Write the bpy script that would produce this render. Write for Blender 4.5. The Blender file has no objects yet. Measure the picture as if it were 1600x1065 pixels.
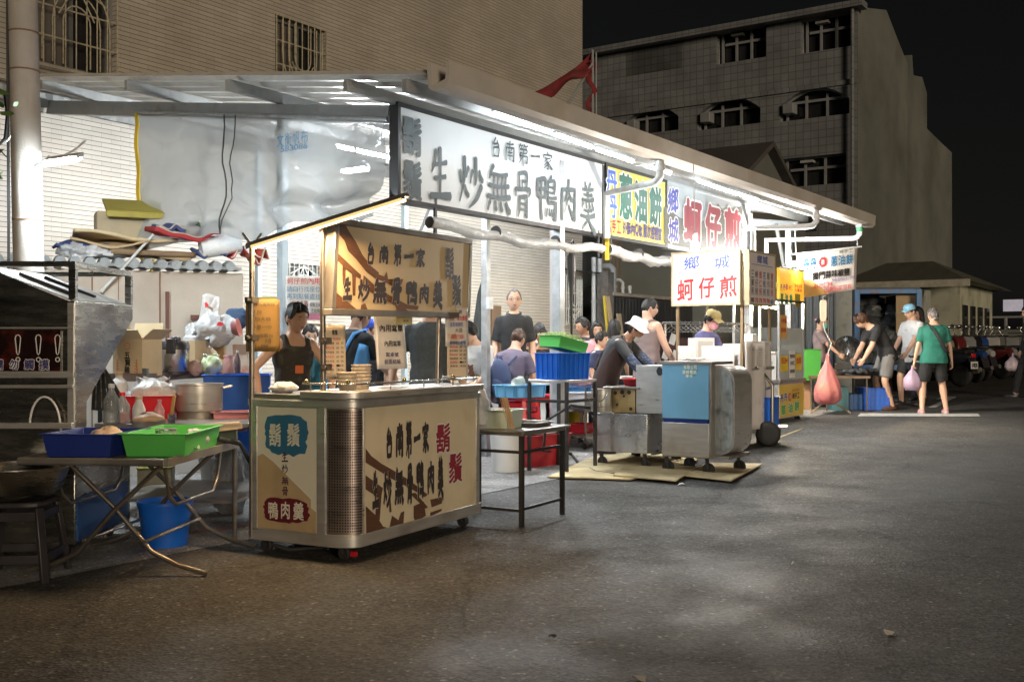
import bpy, bmesh, math, random
from mathutils import Vector, Matrix, Euler, noise
random.seed(7)
SC = bpy.context.scene
COL = SC.collection
R = math.radians
# ------------------------------------------------------------------ camera
FPX, HC, HY = 1650.0, 1.27, 540.0          # focal length in photo pixels, eye height, horizon row
cam_d = bpy.data.cameras.new('camera')
cam_d.sensor_width = 36.0
cam_d.lens = FPX / 1600 * 36.0
cam_d.shift_y = (HY - 532.5) / 1600
cam_d.clip_start, cam_d.clip_end = 0.05, 1500
cam = bpy.data.objects.new('camera', cam_d); COL.objects.link(cam)
cam.location = (0, 0, HC); cam.rotation_euler = (R(90), 0, 0)
SC.camera = cam
# ------------------------------------------------------------------ night sky, street light, exposure
world = bpy.data.worlds.new('World'); SC.world = world; world.use_nodes = True
wn = world.node_tree.nodes; wl = world.node_tree.links
bg = wn['Background']
sky = wn.new('ShaderNodeTexSky'); sky.sky_type = 'NISHITA'; sky.sun_disc = False
SUN_EL, SUN_ROT = R(24), R(130)
sky.sun_elevation, sky.sun_rotation = R(1), SUN_ROT
hsv = wn.new('ShaderNodeHueSaturation'); hsv.inputs['Saturation'].default_value = 0.25
wl.new(sky.outputs[0], hsv.inputs['Color']); wl.new(hsv.outputs[0], bg.inputs['Color'])
bg.inputs['Strength'].default_value = 0.006
sun_d = bpy.data.lights.new('street_glow', 'SUN'); sun_d.energy = 1.0; sun_d.angle = R(14); sun_d.color = (1, .82, .6)
sun = bpy.data.objects.new('street_glow', sun_d); COL.objects.link(sun)
sun.rotation_euler = Vector((-.35, .87, -.17)).to_track_quat('-Z', 'Y').to_euler()
sun.location = (12, -14, 9)
SC.view_settings.view_transform = 'Standard'; SC.view_settings.look = 'None'
SC.view_settings.exposure = 0.22; SC.view_settings.gamma = 1.0
SC.view_settings.use_curve_mapping = False
SC.cycles.use_denoising = True
SC.cycles.max_bounces = 6; SC.cycles.diffuse_bounces = 3; SC.cycles.glossy_bounces = 3
SC.cycles.transmission_bounces = 4; SC.cycles.transparent_max_bounces = 8
SC.cycles.sample_clamp_indirect = 4.0; SC.cycles.caustics_reflective = False; SC.cycles.caustics_refractive = False
# ------------------------------------------------------------------ measuring helpers
def gz(y):                                   # the road climbs gently away from the camera
    return 0.0 if y < 11 else min((y - 11) * 0.035, 0.5)
def pix(px, py, Z): return Vector(((px-800)/FPX*Z, Z, HC-(py-HY)/FPX*Z))
def gpt(px, py):
    Z = 6.0
    for _ in range(60):
        Z = .5*Z + .5*min(80, FPX*(HC-gz(Z))/max(py-HY, 8))
    return Vector(((px-800)/FPX*Z, Z, gz(Z)))
def hitz(px, py, z):
    Z = FPX*(HC-z)/(py-HY); return Vector(((px-800)/FPX*Z, Z, z))
CAM = Vector((0, 0, HC))
def hitp(px, py, p, n):
    d = Vector(((px-800)/FPX, 1, -(py-HY)/FPX)); t = (Vector(p)-CAM).dot(n)/d.dot(n); return CAM + d*t
U = Vector((.565, .825, 0)).normalized(); N_ = Vector((U.y, -U.x, 0)); ROW = math.atan2(U.y, U.x)
RO = Vector((-1.01, 9.0, 0))
def RP(u, v, z=0): p = RO + U*u + N_*v; p.z = z; return p
def frame(loc, rz): return Matrix.Translation(loc) @ Matrix.Rotation(rz, 4, 'Z')
# ------------------------------------------------------------------ materials
def S(r, g, b):
    f = lambda c: (c/255/12.92 if c <= 10 else ((c/255+.055)/1.055)**2.4)
    return (f(r), f(g), f(b))
MATS = {}
def mat(name, col=(.5, .5, .5), rough=.55, metal=0.0, var=.14, vs=5.0, bump=0.0, bs=60, dirt=None, stretch=None,
        emit=0, alpha=1.0, trans=0.0, spec=.5, coat=0.0, ecol=None, dthr=.52):
    if name in MATS: return MATS[name]
    m = bpy.data.materials.new(name); m.use_nodes = True
    nt = m.node_tree; b = nt.nodes['Principled BSDF']; L = nt.links.new
    b.inputs['Roughness'].default_value = rough; b.inputs['Metallic'].default_value = metal
    b.inputs['Specular IOR Level'].default_value = spec
    b.inputs['Coat Weight'].default_value = coat
    tc = nt.nodes.new('ShaderNodeTexCoord'); mp = nt.nodes.new('ShaderNodeMapping')
    L(tc.outputs['Object'], mp.inputs[0])
    if stretch: mp.inputs['Scale'].default_value = stretch
    nz = nt.nodes.new('ShaderNodeTexNoise'); nz.inputs['Scale'].default_value = vs; nz.inputs['Detail'].default_value = 7
    nz.inputs['Roughness'].default_value = .62
    L(mp.outputs[0], nz.inputs['Vector'])
    mr = nt.nodes.new('ShaderNodeMapRange'); mr.inputs[1].default_value = .28; mr.inputs[2].default_value = .72
    mr.inputs[3].default_value = 1-var; mr.inputs[4].default_value = 1+var
    L(nz.outputs[0], mr.inputs[0])
    mx = nt.nodes.new('ShaderNodeVectorMath'); mx.operation = 'MULTIPLY'
    mx.inputs[0].default_value = col; L(mr.outputs[0], mx.inputs[1])
    out = mx.outputs[0]
    if dirt:
        dc, da, ds = dirt
        n2 = nt.nodes.new('ShaderNodeTexNoise'); n2.inputs['Scale'].default_value = ds; n2.inputs['Detail'].default_value = 9
        L(tc.outputs['Object'], n2.inputs['Vector'])
        r2 = nt.nodes.new('ShaderNodeMapRange'); r2.inputs[1].default_value = dthr; r2.inputs[2].default_value = dthr+.2
        r2.inputs[4].default_value = da; L(n2.outputs[0], r2.inputs[0])
        mm = nt.nodes.new('ShaderNodeMix'); mm.data_type = 'RGBA'
        L(r2.outputs[0], mm.inputs[0]); L(out, mm.inputs[6]); mm.inputs[7].default_value = (*dc, 1); out = mm.outputs[2]
    L(out, b.inputs['Base Color'])
    rr = nt.nodes.new('ShaderNodeMapRange'); rr.inputs[1].default_value = .3; rr.inputs[2].default_value = .7
    rr.inputs[3].default_value = max(.03, rough*.8); rr.inputs[4].default_value = min(1, rough*1.25)
    L(nz.outputs[0], rr.inputs[0]); L(rr.outputs[0], b.inputs['Roughness'])
    if bump:
        n3 = nt.nodes.new('ShaderNodeTexNoise'); n3.inputs['Scale'].default_value = bs; n3.inputs['Detail'].default_value = 6
        L(mp.outputs[0], n3.inputs['Vector'])
        bp = nt.nodes.new('ShaderNodeBump'); bp.inputs['Strength'].default_value = bump; bp.inputs['Distance'].default_value = .02
        L(n3.outputs[0], bp.inputs['Height']); L(bp.outputs[0], b.inputs['Normal'])
    if emit:
        b.inputs['Emission Color'].default_value = (*(ecol or col), 1); b.inputs['Emission Strength'].default_value = emit
    if alpha < 1: b.inputs['Alpha'].default_value = alpha
    if trans: b.inputs['Transmission Weight'].default_value = trans
    MATS[name] = m; return m
def brickmat(name, c1, c2, mortar, w, h, off=.5, msize=.006, rough=.5, var=.12, bump=.4, hline=0):
    m = bpy.data.materials.new(name); m.use_nodes = True; nt = m.node_tree; b = nt.nodes['Principled BSDF']; L = nt.links.new
    tc = nt.nodes.new('ShaderNodeTexCoord'); sp = nt.nodes.new('ShaderNodeSeparateXYZ'); cb = nt.nodes.new('ShaderNodeCombineXYZ')
    ad = nt.nodes.new('ShaderNodeMath'); ad.operation = 'ADD'
    L(tc.outputs['Object'], sp.inputs[0]); L(sp.outputs['X'], ad.inputs[0]); L(sp.outputs['Y'], ad.inputs[1])
    L(ad.outputs[0], cb.inputs[0]); L(sp.outputs['Z'], cb.inputs[1])
    br = nt.nodes.new('ShaderNodeTexBrick'); br.offset = off
    br.inputs['Scale'].default_value = 1; br.inputs['Brick Width'].default_value = w; br.inputs['Row Height'].default_value = h
    br.inputs['Mortar Size'].default_value = msize; br.inputs['Mortar Smooth'].default_value = .2
    br.inputs['Color1'].default_value = (*c1, 1); br.inputs['Color2'].default_value = (*c2, 1); br.inputs['Mortar'].default_value = (*mortar, 1)
    L(cb.outputs[0], br.inputs['Vector'])
    nz = nt.nodes.new('ShaderNodeTexNoise'); nz.inputs['Scale'].default_value = .9; nz.inputs['Detail'].default_value = 8
    L(tc.outputs['Object'], nz.inputs['Vector'])
    mr = nt.nodes.new('ShaderNodeMapRange'); mr.inputs[1].default_value = .3; mr.inputs[2].default_value = .7
    mr.inputs[3].default_value = 1-var; mr.inputs[4].default_value = 1+var; L(nz.outputs[0], mr.inputs[0])
    vm = nt.nodes.new('ShaderNodeVectorMath'); vm.operation = 'MULTIPLY'; L(br.outputs['Color'], vm.inputs[0]); L(mr.outputs[0], vm.inputs[1])
    out = vm.outputs[0]
    if hline:                                        # deep bed joints, shallow upright joints
        def mth(op, a, v): k = nt.nodes.new('ShaderNodeMath'); k.operation = op; L(a, k.inputs[0]); k.inputs[1].default_value = v; return k.outputs[0]
        f = mth('FRACT', mth('ADD', mth('DIVIDE', sp.outputs['Z'], h), .06), 0); q = mth('LESS_THAN', f, .15); k = mth('SUBTRACT', mth('MULTIPLY', q, -hline), -1)
        v2 = nt.nodes.new('ShaderNodeVectorMath'); v2.operation = 'MULTIPLY'; L(out, v2.inputs[0]); L(k, v2.inputs[1]); out = v2.outputs[0]
    L(out, b.inputs['Base Color']); b.inputs['Roughness'].default_value = rough
    bp = nt.nodes.new('ShaderNodeBump'); bp.inputs['Strength'].default_value = bump; bp.inputs['Distance'].default_value = .006; bp.invert = True
    L(br.outputs['Fac'], bp.inputs['Height']); L(bp.outputs[0], b.inputs['Normal'])
    MATS[name] = m; return m
def lampmat(name, col, s):
    if name in MATS: return MATS[name]
    m = bpy.data.materials.new(name); m.use_nodes = True; nt = m.node_tree; nt.nodes.clear()
    o = nt.nodes.new('ShaderNodeOutputMaterial'); e = nt.nodes.new('ShaderNodeEmission')
    e.inputs[0].default_value = (*col, 1); e.inputs[1].default_value = s; nt.links.new(e.outputs[0], o.inputs[0])
    MATS[name] = m; return m
def clearmat(name, col, rough=.08, alpha=.25, bump=.0, bs=12, glow=0):
    """thin clear plastic / glass: a glossy skin over a partly see-through sheet"""
    if name in MATS: return MATS[name]
    m = bpy.data.materials.new(name); m.use_nodes = True; nt = m.node_tree; b = nt.nodes['Principled BSDF']; L = nt.links.new
    b.inputs['Base Color'].default_value = (*col, 1); b.inputs['Roughness'].default_value = rough
    b.inputs['Specular IOR Level'].default_value = .7
    fr = nt.nodes.new('ShaderNodeFresnel'); fr.inputs[0].default_value = 1.5
    ad = nt.nodes.new('ShaderNodeMath'); ad.operation = 'ADD'; ad.inputs[1].default_value = alpha; ad.use_clamp = True
    L(fr.outputs[0], ad.inputs[0]); L(ad.outputs[0], b.inputs['Alpha'])
    if bump:
        tc = nt.nodes.new('ShaderNodeTexCoord'); n3 = nt.nodes.new('ShaderNodeTexNoise'); n3.inputs['Scale'].default_value = bs; n3.inputs['Detail'].default_value = 4
        L(tc.outputs['Object'], n3.inputs['Vector']); bp = nt.nodes.new('ShaderNodeBump'); bp.inputs['Strength'].default_value = bump; bp.inputs['Distance'].default_value = .03
        L(n3.outputs[0], bp.inputs['Height']); L(bp.outputs[0], b.inputs['Normal']); L(bp.outputs[0], fr.inputs['Normal'])
    if glow:                                         # lets lamps behind the sheet shine through it
        tl = nt.nodes.new('ShaderNodeBsdfTranslucent'); tl.inputs[0].default_value = (*col, 1); ms = nt.nodes.new('ShaderNodeMixShader'); ms.inputs[0].default_value = glow
        out = nt.nodes['Material Output']; L(b.outputs[0], ms.inputs[1]); L(tl.outputs[0], ms.inputs[2]); L(ms.outputs[0], out.inputs[0])
    MATS[name] = m; return m
# ------------------------------------------------------------------ geometry
def rotm(a, ax='Z'): return Matrix.Rotation(a, 4, ax)
class G:
    def __init__(s): s.v = []; s.f = []; s.mi = []; s.cur = 0; s.uv = None
    def add(s, vs, fs, M=None):
        o = len(s.v)
        s.v += [tuple(M @ Vector(p)) for p in vs] if M is not None else [tuple(p) for p in vs]
        s.f += [tuple(i+o for i in f) for f in fs]; s.mi += [s.cur]*len(fs); return s
    def box(s, c, d, M=None, t=(1, 1)):
        x, y, z = d[0]/2, d[1]/2, d[2]/2; tx, ty = t
        vs = [(-x, -y, -z), (x, -y, -z), (x, y, -z), (-x, y, -z), (-x*tx, -y*ty, z), (x*tx, -y*ty, z), (x*tx, y*ty, z), (-x*tx, y*ty, z)]
        T = Matrix.Translation(c) @ M if M is not None else Matrix.Translation(c)
        return s.add(vs, [(0, 3, 2, 1), (4, 5, 6, 7), (0, 1, 5, 4), (1, 2, 6, 5), (2, 3, 7, 6), (3, 0, 4, 7)], T)
    def bar(s, p, q, w, h=None, up=(0, 0, 1)):       # rectangular bar between two points
        p, q = Vector(p), Vector(q); h = h or w; d = q-p; l = d.length; d.normalize()
        up = Vector(up)
        if abs(d.dot(up)) > .99: up = Vector((0, 1, 0))
        x = d.cross(up).normalized(); z = x.cross(d)
        M = Matrix((( x.x, d.x, z.x, 0), (x.y, d.y, z.y, 0), (x.z, d.z, z.z, 0), (0, 0, 0, 1)))
        return s.box((p+q)/2, (w, l, h), M)
    def tube(s, pts, r, n=10, cap=True, closed=False, sq=1.0):
        pts = [Vector(p) for p in pts]; k = len(pts)
        rs = r if isinstance(r, (list, tuple)) else [r]*k
        t0 = (pts[1]-pts[0]).normalized()
        a = Vector((0, 0, 1)) if abs(t0.z) < .9 else Vector((1, 0, 0))
        nx = (a - t0*a.dot(t0)).normalized(); vs = []; fs = []
        for i, p in enumerate(pts):
            if closed: t = (pts[(i+1) % k]-pts[i-1])
            elif i == 0: t = pts[1]-pts[0]
            elif i == k-1: t = pts[-1]-pts[-2]
            else: t = (pts[i+1]-p).normalized() + (p-pts[i-1]).normalized()
            t = t.normalized() if t.length > 1e-9 else t0
            nx = (nx - t*nx.dot(t)); nx = nx.normalized() if nx.length > 1e-6 else t.orthogonal().normalized()
            ny = t.cross(nx)
            rr = rs[i]
            for j in range(n):
                c, d = math.cos(2*math.pi*j/n), math.sin(2*math.pi*j/n)
                vs.append(p + nx*c*rr + ny*d*rr*sq)
        m = k if closed else k-1
        for i in range(m):
            for j in range(n):
                a_, b_ = i*n+j, i*n+(j+1) % n; c_, d_ = ((i+1) % k)*n+(j+1) % n, ((i+1) % k)*n+j
                fs.append((a_, b_, c_, d_))
        if cap and not closed: fs += [tuple(range(n-1, -1, -1)), tuple((k-1)*n+j for j in range(n))]
        return s.add(vs, fs)
    def cyl(s, p, q, r, r2=None, n=16): return s.tube([p, q], [r, r if r2 is None else r2], n)
    def lathe(s, prof, c=(0, 0, 0), n=24, M=None, arc=None):
        T = Matrix.Translation(c) @ (M if M is not None else Matrix.Identity(4)); vs = []; fs = []
        k = len(prof)
        for (r, z) in prof:
            for j in range(n):
                a = 2*math.pi*j/n; vs.append((r*math.cos(a), r*math.sin(a), z))
        for i in range(k-1):
            for j in range(n):
                fs.append((i*n+j, i*n+(j+1) % n, (i+1)*n+(j+1) % n, (i+1)*n+j))
        if prof[0][0] > 1e-4: fs.append(tuple(range(n-1, -1, -1)))
        if prof[-1][0] > 1e-4: fs.append(tuple((k-1)*n+j for j in range(n)))
        return s.add(vs, fs, T)
    def prism(s, poly, depth, M):                    # poly in plate x,y ; depth along plate +z
        k = len(poly); vs = [(x, y, 0) for x, y in poly] + [(x, y, depth) for x, y in poly]
        fs = [tuple(range(k-1, -1, -1)), tuple(range(k, 2*k))] + [(i, (i+1) % k, k+(i+1) % k, k+i) for i in range(k)]
        return s.add(vs, fs, M)
    def grid(s, fn, nu, nv, M=None):
        vs = [fn(i/nu, j/nv) for j in range(nv+1) for i in range(nu+1)]
        fs = [(j*(nu+1)+i, j*(nu+1)+i+1, (j+1)*(nu+1)+i+1, (j+1)*(nu+1)+i) for j in range(nv) for i in range(nu)]
        return s.add(vs, fs, M)
    def ball(s, c, r, n=12, M=None):
        rx, ry, rz = r if isinstance(r, (tuple, list)) else (r, r, r)
        m = n//2+1; vs = [(0, 0, -rz)]; fs = []
        for i in range(1, m):
            a = -math.pi/2 + math.pi*i/m
            for j in range(n): vs.append((rx*math.cos(a)*math.cos(2*math.pi*j/n), ry*math.cos(a)*math.sin(2*math.pi*j/n), rz*math.sin(a)))
        vs.append((0, 0, rz)); e = len(vs)-1
        for j in range(n): fs.append((0, 1+(j+1) % n, 1+j)); fs.append((e, e-n+j, e-n+(j+1) % n))
        for i in range(m-2):
            for j in range(n): fs.append((1+i*n+j, 1+i*n+(j+1) % n, 1+(i+1)*n+(j+1) % n, 1+(i+1)*n+j))
        T = Matrix.Translation(c) @ M if M is not None else Matrix.Translation(c)
        return s.add(vs, fs, T)
def meshof(name, g, smooth=35):
    me = bpy.data.meshes.new(name); me.from_pydata(g.v, [], g.f)
    if any(g.mi): me.polygons.foreach_set('material_index', g.mi)
    if smooth:
        me.shade_smooth()
        if smooth < 180: me.set_sharp_from_angle(angle=R(smooth))
    me.update(); return me
def obj(name, g, m, parent=None, bevel=0, smooth=35, loc=None, rz=0, sub=0, solid=0):
    me = meshof(name, g, smooth) if isinstance(g, G) else g
    for x in (m if isinstance(m, (list, tuple)) else [m]): me.materials.append(x)
    o = bpy.data.objects.new(name, me); COL.objects.link(o)
    if parent: o.parent = parent
    if loc is not None: o.location = loc
    o.rotation_euler.z = rz
    if solid:
        sm = o.modifiers.new('solid', 'SOLIDIFY'); sm.thickness = solid; sm.offset = 0
    if bevel:
        b = o.modifiers.new('bevel', 'BEVEL'); b.width = bevel; b.segments = 2; b.limit_method = 'ANGLE'; b.angle_limit = R(40)
    if sub:
        sb = o.modifiers.new('sub', 'SUBSURF'); sb.levels = sb.render_levels = sub
    return o
def tag(o, label, cat, group=None, kind=None):
    if label: o['label'] = label
    if cat: o['category'] = cat
    if group: o['group'] = group
    if kind: o['kind'] = kind
    return o
def thing(name, label, cat, loc=(0, 0, 0), rz=0, group=None):
    o = bpy.data.objects.new(name, None); COL.objects.link(o); o.location = loc; o.rotation_euler = (0, 0, rz)
    o.empty_display_size = .1; tag(o, label, cat, group); o['_m'] = 1; del o['_m']
    return o
def struct(name, g, m, **k): o = obj(name, g, m, **k); o['kind'] = 'structure'; return o
def kids(o): return [c for c in bpy.data.objects if c.parent == o]
def dup(root, loc, rz, label, group=None):
    r = root.copy(); COL.objects.link(r); r.location = loc; r.rotation_euler = (0, 0, rz); r['label'] = label
    if group: r['group'] = group
    for ch in kids(root):
        c = ch.copy(); COL.objects.link(c); c.parent = r
        for g2 in kids(ch):
            d = g2.copy(); COL.objects.link(d); d.parent = c
    return r
# plates: flat frames with x = right as seen, y = up, z = out of the face
def plate(o, right, up=(0, 0, 1)):
    r = Vector(right).normalized(); u = Vector(up).normalized(); n = r.cross(u)
    M = Matrix(((r.x, u.x, n.x, o[0]), (r.y, u.y, n.y, o[1]), (r.z, u.z, n.z, o[2]), (0, 0, 0, 1))); return M
def front(y=0, x=0, z=0): return plate((x, y, z), (1, 0, 0))
def sidex(x=0, y=0, z=0): return plate((x, y, z), (0, -1, 0))
def pbox(TM, P, b):
    """photo rectangle -> centre and size on plate P (local to frame TM)"""
    W = TM @ P; n = W.to_3x3() @ Vector((0, 0, 1)); p = W.translation; I = W.inverted()
    x0, y0, x1, y1 = b; xm, ym = (x0+x1)/2, (y0+y1)/2
    a = [I @ hitp(*q, p, n) for q in ((x0, ym), (x1, ym), (xm, y0), (xm, y1))]
    return ((a[0].x+a[1].x)/2, (a[2].y+a[3].y)/2, abs(a[1].x-a[0].x), abs(a[2].y-a[3].y))
def ppt(TM, P, px, py):
    W = TM @ P; n = W.to_3x3() @ Vector((0, 0, 1)); q = W.inverted() @ hitp(px, py, W.translation, n); return (q.x, q.y)
_TXT = {}
def glyphs(body, offset):
    key = (body, offset)
    if key not in _TXT:
        cu = bpy.data.curves.new('t', 'FONT'); cu.body = body; cu.offset = offset; cu.resolution_u = 3
        o = bpy.data.objects.new('t', cu); me = o.to_mesh()
        vs = [v.co.copy() for v in me.vertices]; fs = [tuple(p.vertices) for p in me.polygons]
        o.to_mesh_clear(); bpy.data.objects.remove(o); bpy.data.curves.remove(cu); _TXT[key] = (vs, fs)
    return _TXT[key]
# brush characters as strokes on a 100 grid: points, then widths
BRUSH = {
'生': '30,92 24,70 10,52:10,8,3|22,66 55,70 78,74:7,6,9|24,42 50,45 74,48:7,6,8|48,97 49,60 47,14:12,9,9|4,9 45,12 96,14:11,9,14',
'炒': '10,68 16,50:8,11|41,76 32,58:10,5|26,94 25,55 7,12:10,8,3|27,42 41,24:6,10|70,96 71,60 67,47:11,9,5|57,72 49,49:9,4|84,74 96,56:7,12|93,47 74,22 43,3:11,9,3',
'無': '28,96 12,68:10,4|22,79 86,83:6,8|10,55 92,59:7,9|5,32 97,36:8,11|31,79 29,32:7,6|47,80 46,32:7,6|63,81 63,32:7,6|79,82 80,32:7,7|15,22 5,3:9,6|36,22 39,5:8,10|58,22 63,5:8,10|80,23 95,4:8,14',
'骨': '30,95 30,62:8,7|30,93 71,96 68,62:7,9,7|44,79 67,80:6,6|46,79 46,62:6,6|14,61 11,45:10,6|14,58 87,63 79,47:7,9,4|32,45 31,20 23,1:9,8,4|32,43 71,47 70,3 59,8:7,9,11,3|34,30 67,32:5,6|34,18 67,20:5,6',
'鴨': '8,87 8,47:8,7|8,85 45,89 42,48:7,9,7|10,67 42,69:6,6|10,50 42,51:6,6|26,87 26,3:8,10|73,99 64,88:9,4|58,87 58,42:8,7|58,86 89,89 87,62:6,8,7|60,75 86,77:5,5|60,63 86,64:5,5|57,51 97,54:6,8|58,40 97,42 92,6 79,7:7,9,11,3|52,27 46,9:7,5|62,27 64,13:6,8|72,27 76,13:6,8|82,28 86,16:6,8',
'肉': '16,75 13,4:10,9|16,73 89,79 86,6 71,13:8,10,12,3|53,99 48,70 27,47:10,8,3|52,73 71,51:6,12|50,57 29,23:8,3|52,41 73,19:6,12',
'羹': '34,99 40,88:7,9|67,99 58,88:9,4|17,84 85,88:6,8|24,74 78,76:5,7|13,63 89,67:6,9|51,87 50,64:8,7|22,57 14,45:8,5|38,57 41,48:6,9|58,57 62,48:6,9|76,58 86,46:7,11|26,41 77,43:5,7|7,29 95,34:7,11|52,43 48,22 13,1:9,8,3|51,28 70,12 96,-2:5,9,15',
'台': '46,98 22,67 66,72:10,8,10|60,86 80,61:7,14|24,49 26,5:10,8|24,48 80,52 73,7:8,11,10|27,9 73,11:7,8',
'南': '21,84 82,89:7,10|51,99 49,71:10,8|18,67 15,3:10,8|18,65 87,70 84,4 73,9:8,10,12,3|40,60 45,50:7,9|63,61 56,50:9,4|32,43 71,46:6,8|30,29 73,32:6,8|51,46 50,7:8,7',
'第': '26,99 11,79:9,4|22,90 47,94:6,7|32,89 37,79:5,9|62,99 51,82:9,4|60,92 90,96:6,8|70,91 77,81:5,10|18,73 81,76 78,60:7,9,7|22,58 81,61:6,7|22,58 19,42 87,46 82,13 71,18:7,7,9,11,3|50,77 49,-2:9,8|46,41 9,5:8,3',
'一': '3,46 45,50 97,58:16,10,18',
'家': '48,99 53,88:8,12|12,81 9,65:10,6|12,79 91,84 82,69:7,10,4|26,64 75,67:6,8|52,65 21,43:8,3|40,55 57,34 52,3 41,8:6,11,11,3|50,43 15,23:7,3|52,29 11,3:8,3|81,57 60,44:9,4|57,45 96,9:6,16',
}
def brush_faces(ch, g, box, M, z, fat=0.0, lean=0.0):
    cx, cy, w, h = box; k = 0
    for st in BRUSH[ch].split('|'):
        p, ws = st.split(':'); P = [Vector([float(q) for q in a.split(',')]) for a in p.split()]; W = [float(q) for q in ws.split(',')]
        if len(P) == 2: P = [P[0], (P[0]+P[1])/2+Vector((P[1]-P[0]).yx)*Vector((.04, -.04)), P[1]]; W = [W[0], min(W)*.5+max(W)*.35, W[-1]] if len(W) == 2 else W
        n = len(P); pts = []; wd = []; corner = n > 3
        for i in range(n-1):
            a, b_, c, d = P[max(i-1, 0)], P[i], P[i+1], P[min(i+2, n-1)]
            for j in range(6):
                t = j/6
                if corner: q = b_.lerp(c, t)
                else: q = .5*((2*b_)+(c-a)*t+(2*a-5*b_+4*c-d)*t*t+(3*b_-a-3*c+d)*t**3)
                pts.append(q); wd.append(W[i]*(1-t)+W[i+1]*t)
        pts.append(P[-1]); wd.append(W[-1]); m = len(pts)
        d0 = (pts[0]-pts[1]).normalized(); d1 = (pts[-1]-pts[-2]).normalized()
        pts = [pts[0]+d0*wd[0]*.28]+pts+[pts[-1]+d1*wd[-1]*.35]; wd = [wd[0]*.45]+wd+[wd[-1]*.25]; m = len(pts); vs = []
        for i, q in enumerate(pts):
            t = (pts[min(i+1, m-1)]-pts[max(i-1, 0)]).normalized(); nn = Vector((-t.y, t.x))
            rg = 1+.10*noise.noise(Vector((q.x*.11, q.y*.11, ord(ch))))
            for s in (1, -1):
                e = q+nn*s*(wd[i]*.56*rg+fat); x, y = (e.x-50)/100, (e.y-49)/100
                vs.append((cx+(x+y*lean)*w, cy+y*h, z+k*.00006))
        g.add(vs, [(2*i, 2*i+1, 2*i+3, 2*i+2) for i in range(m-1)], M); k += 1
    return g
def put(g, body, box, M, z=.002, bold=.0, brush=0.0, slant=0.0, lean=0.0, seed=0):
    """fit text into box (cx,cy,w,h) on plate M; bold fattens it, brush warps it like hand lettering"""
    if brush and body in BRUSH: return brush_faces(body, g, box, M, z, bold*100-1.0 if bold > .05 else (bold-.03)*60, lean)
    vs, fs = glyphs(body, 0)
    if not vs: return g
    P = [v.copy() for v in vs]
    if brush:
        for p in P:
            w = noise.noise_vector(Vector((p.x*1.9+seed*3.1, p.y*1.9, seed))); q2 = noise.noise_vector(Vector((p.x*6+seed, p.y*6, 3)))
            p.x += w.x*brush + q2.x*brush*.45; p.y += w.y*brush*.8 + q2.y*brush*.45
    for p in P: p.y += p.x*slant; p.x += p.y*lean
    x0, x1 = min(p.x for p in P), max(p.x for p in P); y0, y1 = min(p.y for p in P), max(p.y for p in P)
    cx, cy, w, h = box
    sx = w/max(x1-x0+2*bold, 1e-6); sy = h/max(y1-y0+2*bold, 1e-6)
    if w == 0: sx = sy
    if h == 0: sy = sx
    sh = [(0, 0)] if bold <= 0 else [(bold*math.cos(a), bold*math.sin(a)) for a in [i*math.pi/4 for i in range(8)]] if bold > .02 else [(bold, bold), (-bold, -bold), (bold, -bold), (-bold, bold)]
    for i, (dx, dy) in enumerate(sh):
        g.add([((p.x+dx-(x0+x1)/2)*sx+cx, (p.y+dy-(y0+y1)/2)*sy+cy, z+i*.00006) for p in P], fs, M)
    return g
def row(g, body, box, M, **k):                      # one glyph per cell along the box
    cx, cy, w, h = box; n = len(body); c = w/n
    for i, ch in enumerate(body):
        if ch != ' ': put(g, ch, (cx-w/2+c*(i+.5), cy, c*.9, h*(.34 if ch in '一' and not (k.get('brush') and ch in BRUSH) else 1)), M, seed=i, **k)
    return g
def colm(g, body, box, M, **k):
    cx, cy, w, h = box; n = len(body); c = h/n
    for i, ch in enumerate(body): put(g, ch, (cx, cy+h/2-c*(i+.5), w, c*.9), M, seed=i, **k)
    return g
def poly_blob(cx, cy, w, h, n=26, rag=.08, seed=0, p=4):
    out = []
    for i in range(n):
        a = 2*math.pi*i/n; c, s = math.cos(a), math.sin(a)
        k = (abs(c)**p+abs(s)**p)**(-1/p) * (1+rag*noise.noise(Vector((i*1.7+seed, seed, 0))))
        out.append((cx+c*k*w/2, cy+s*k*h/2))
    return out
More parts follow.
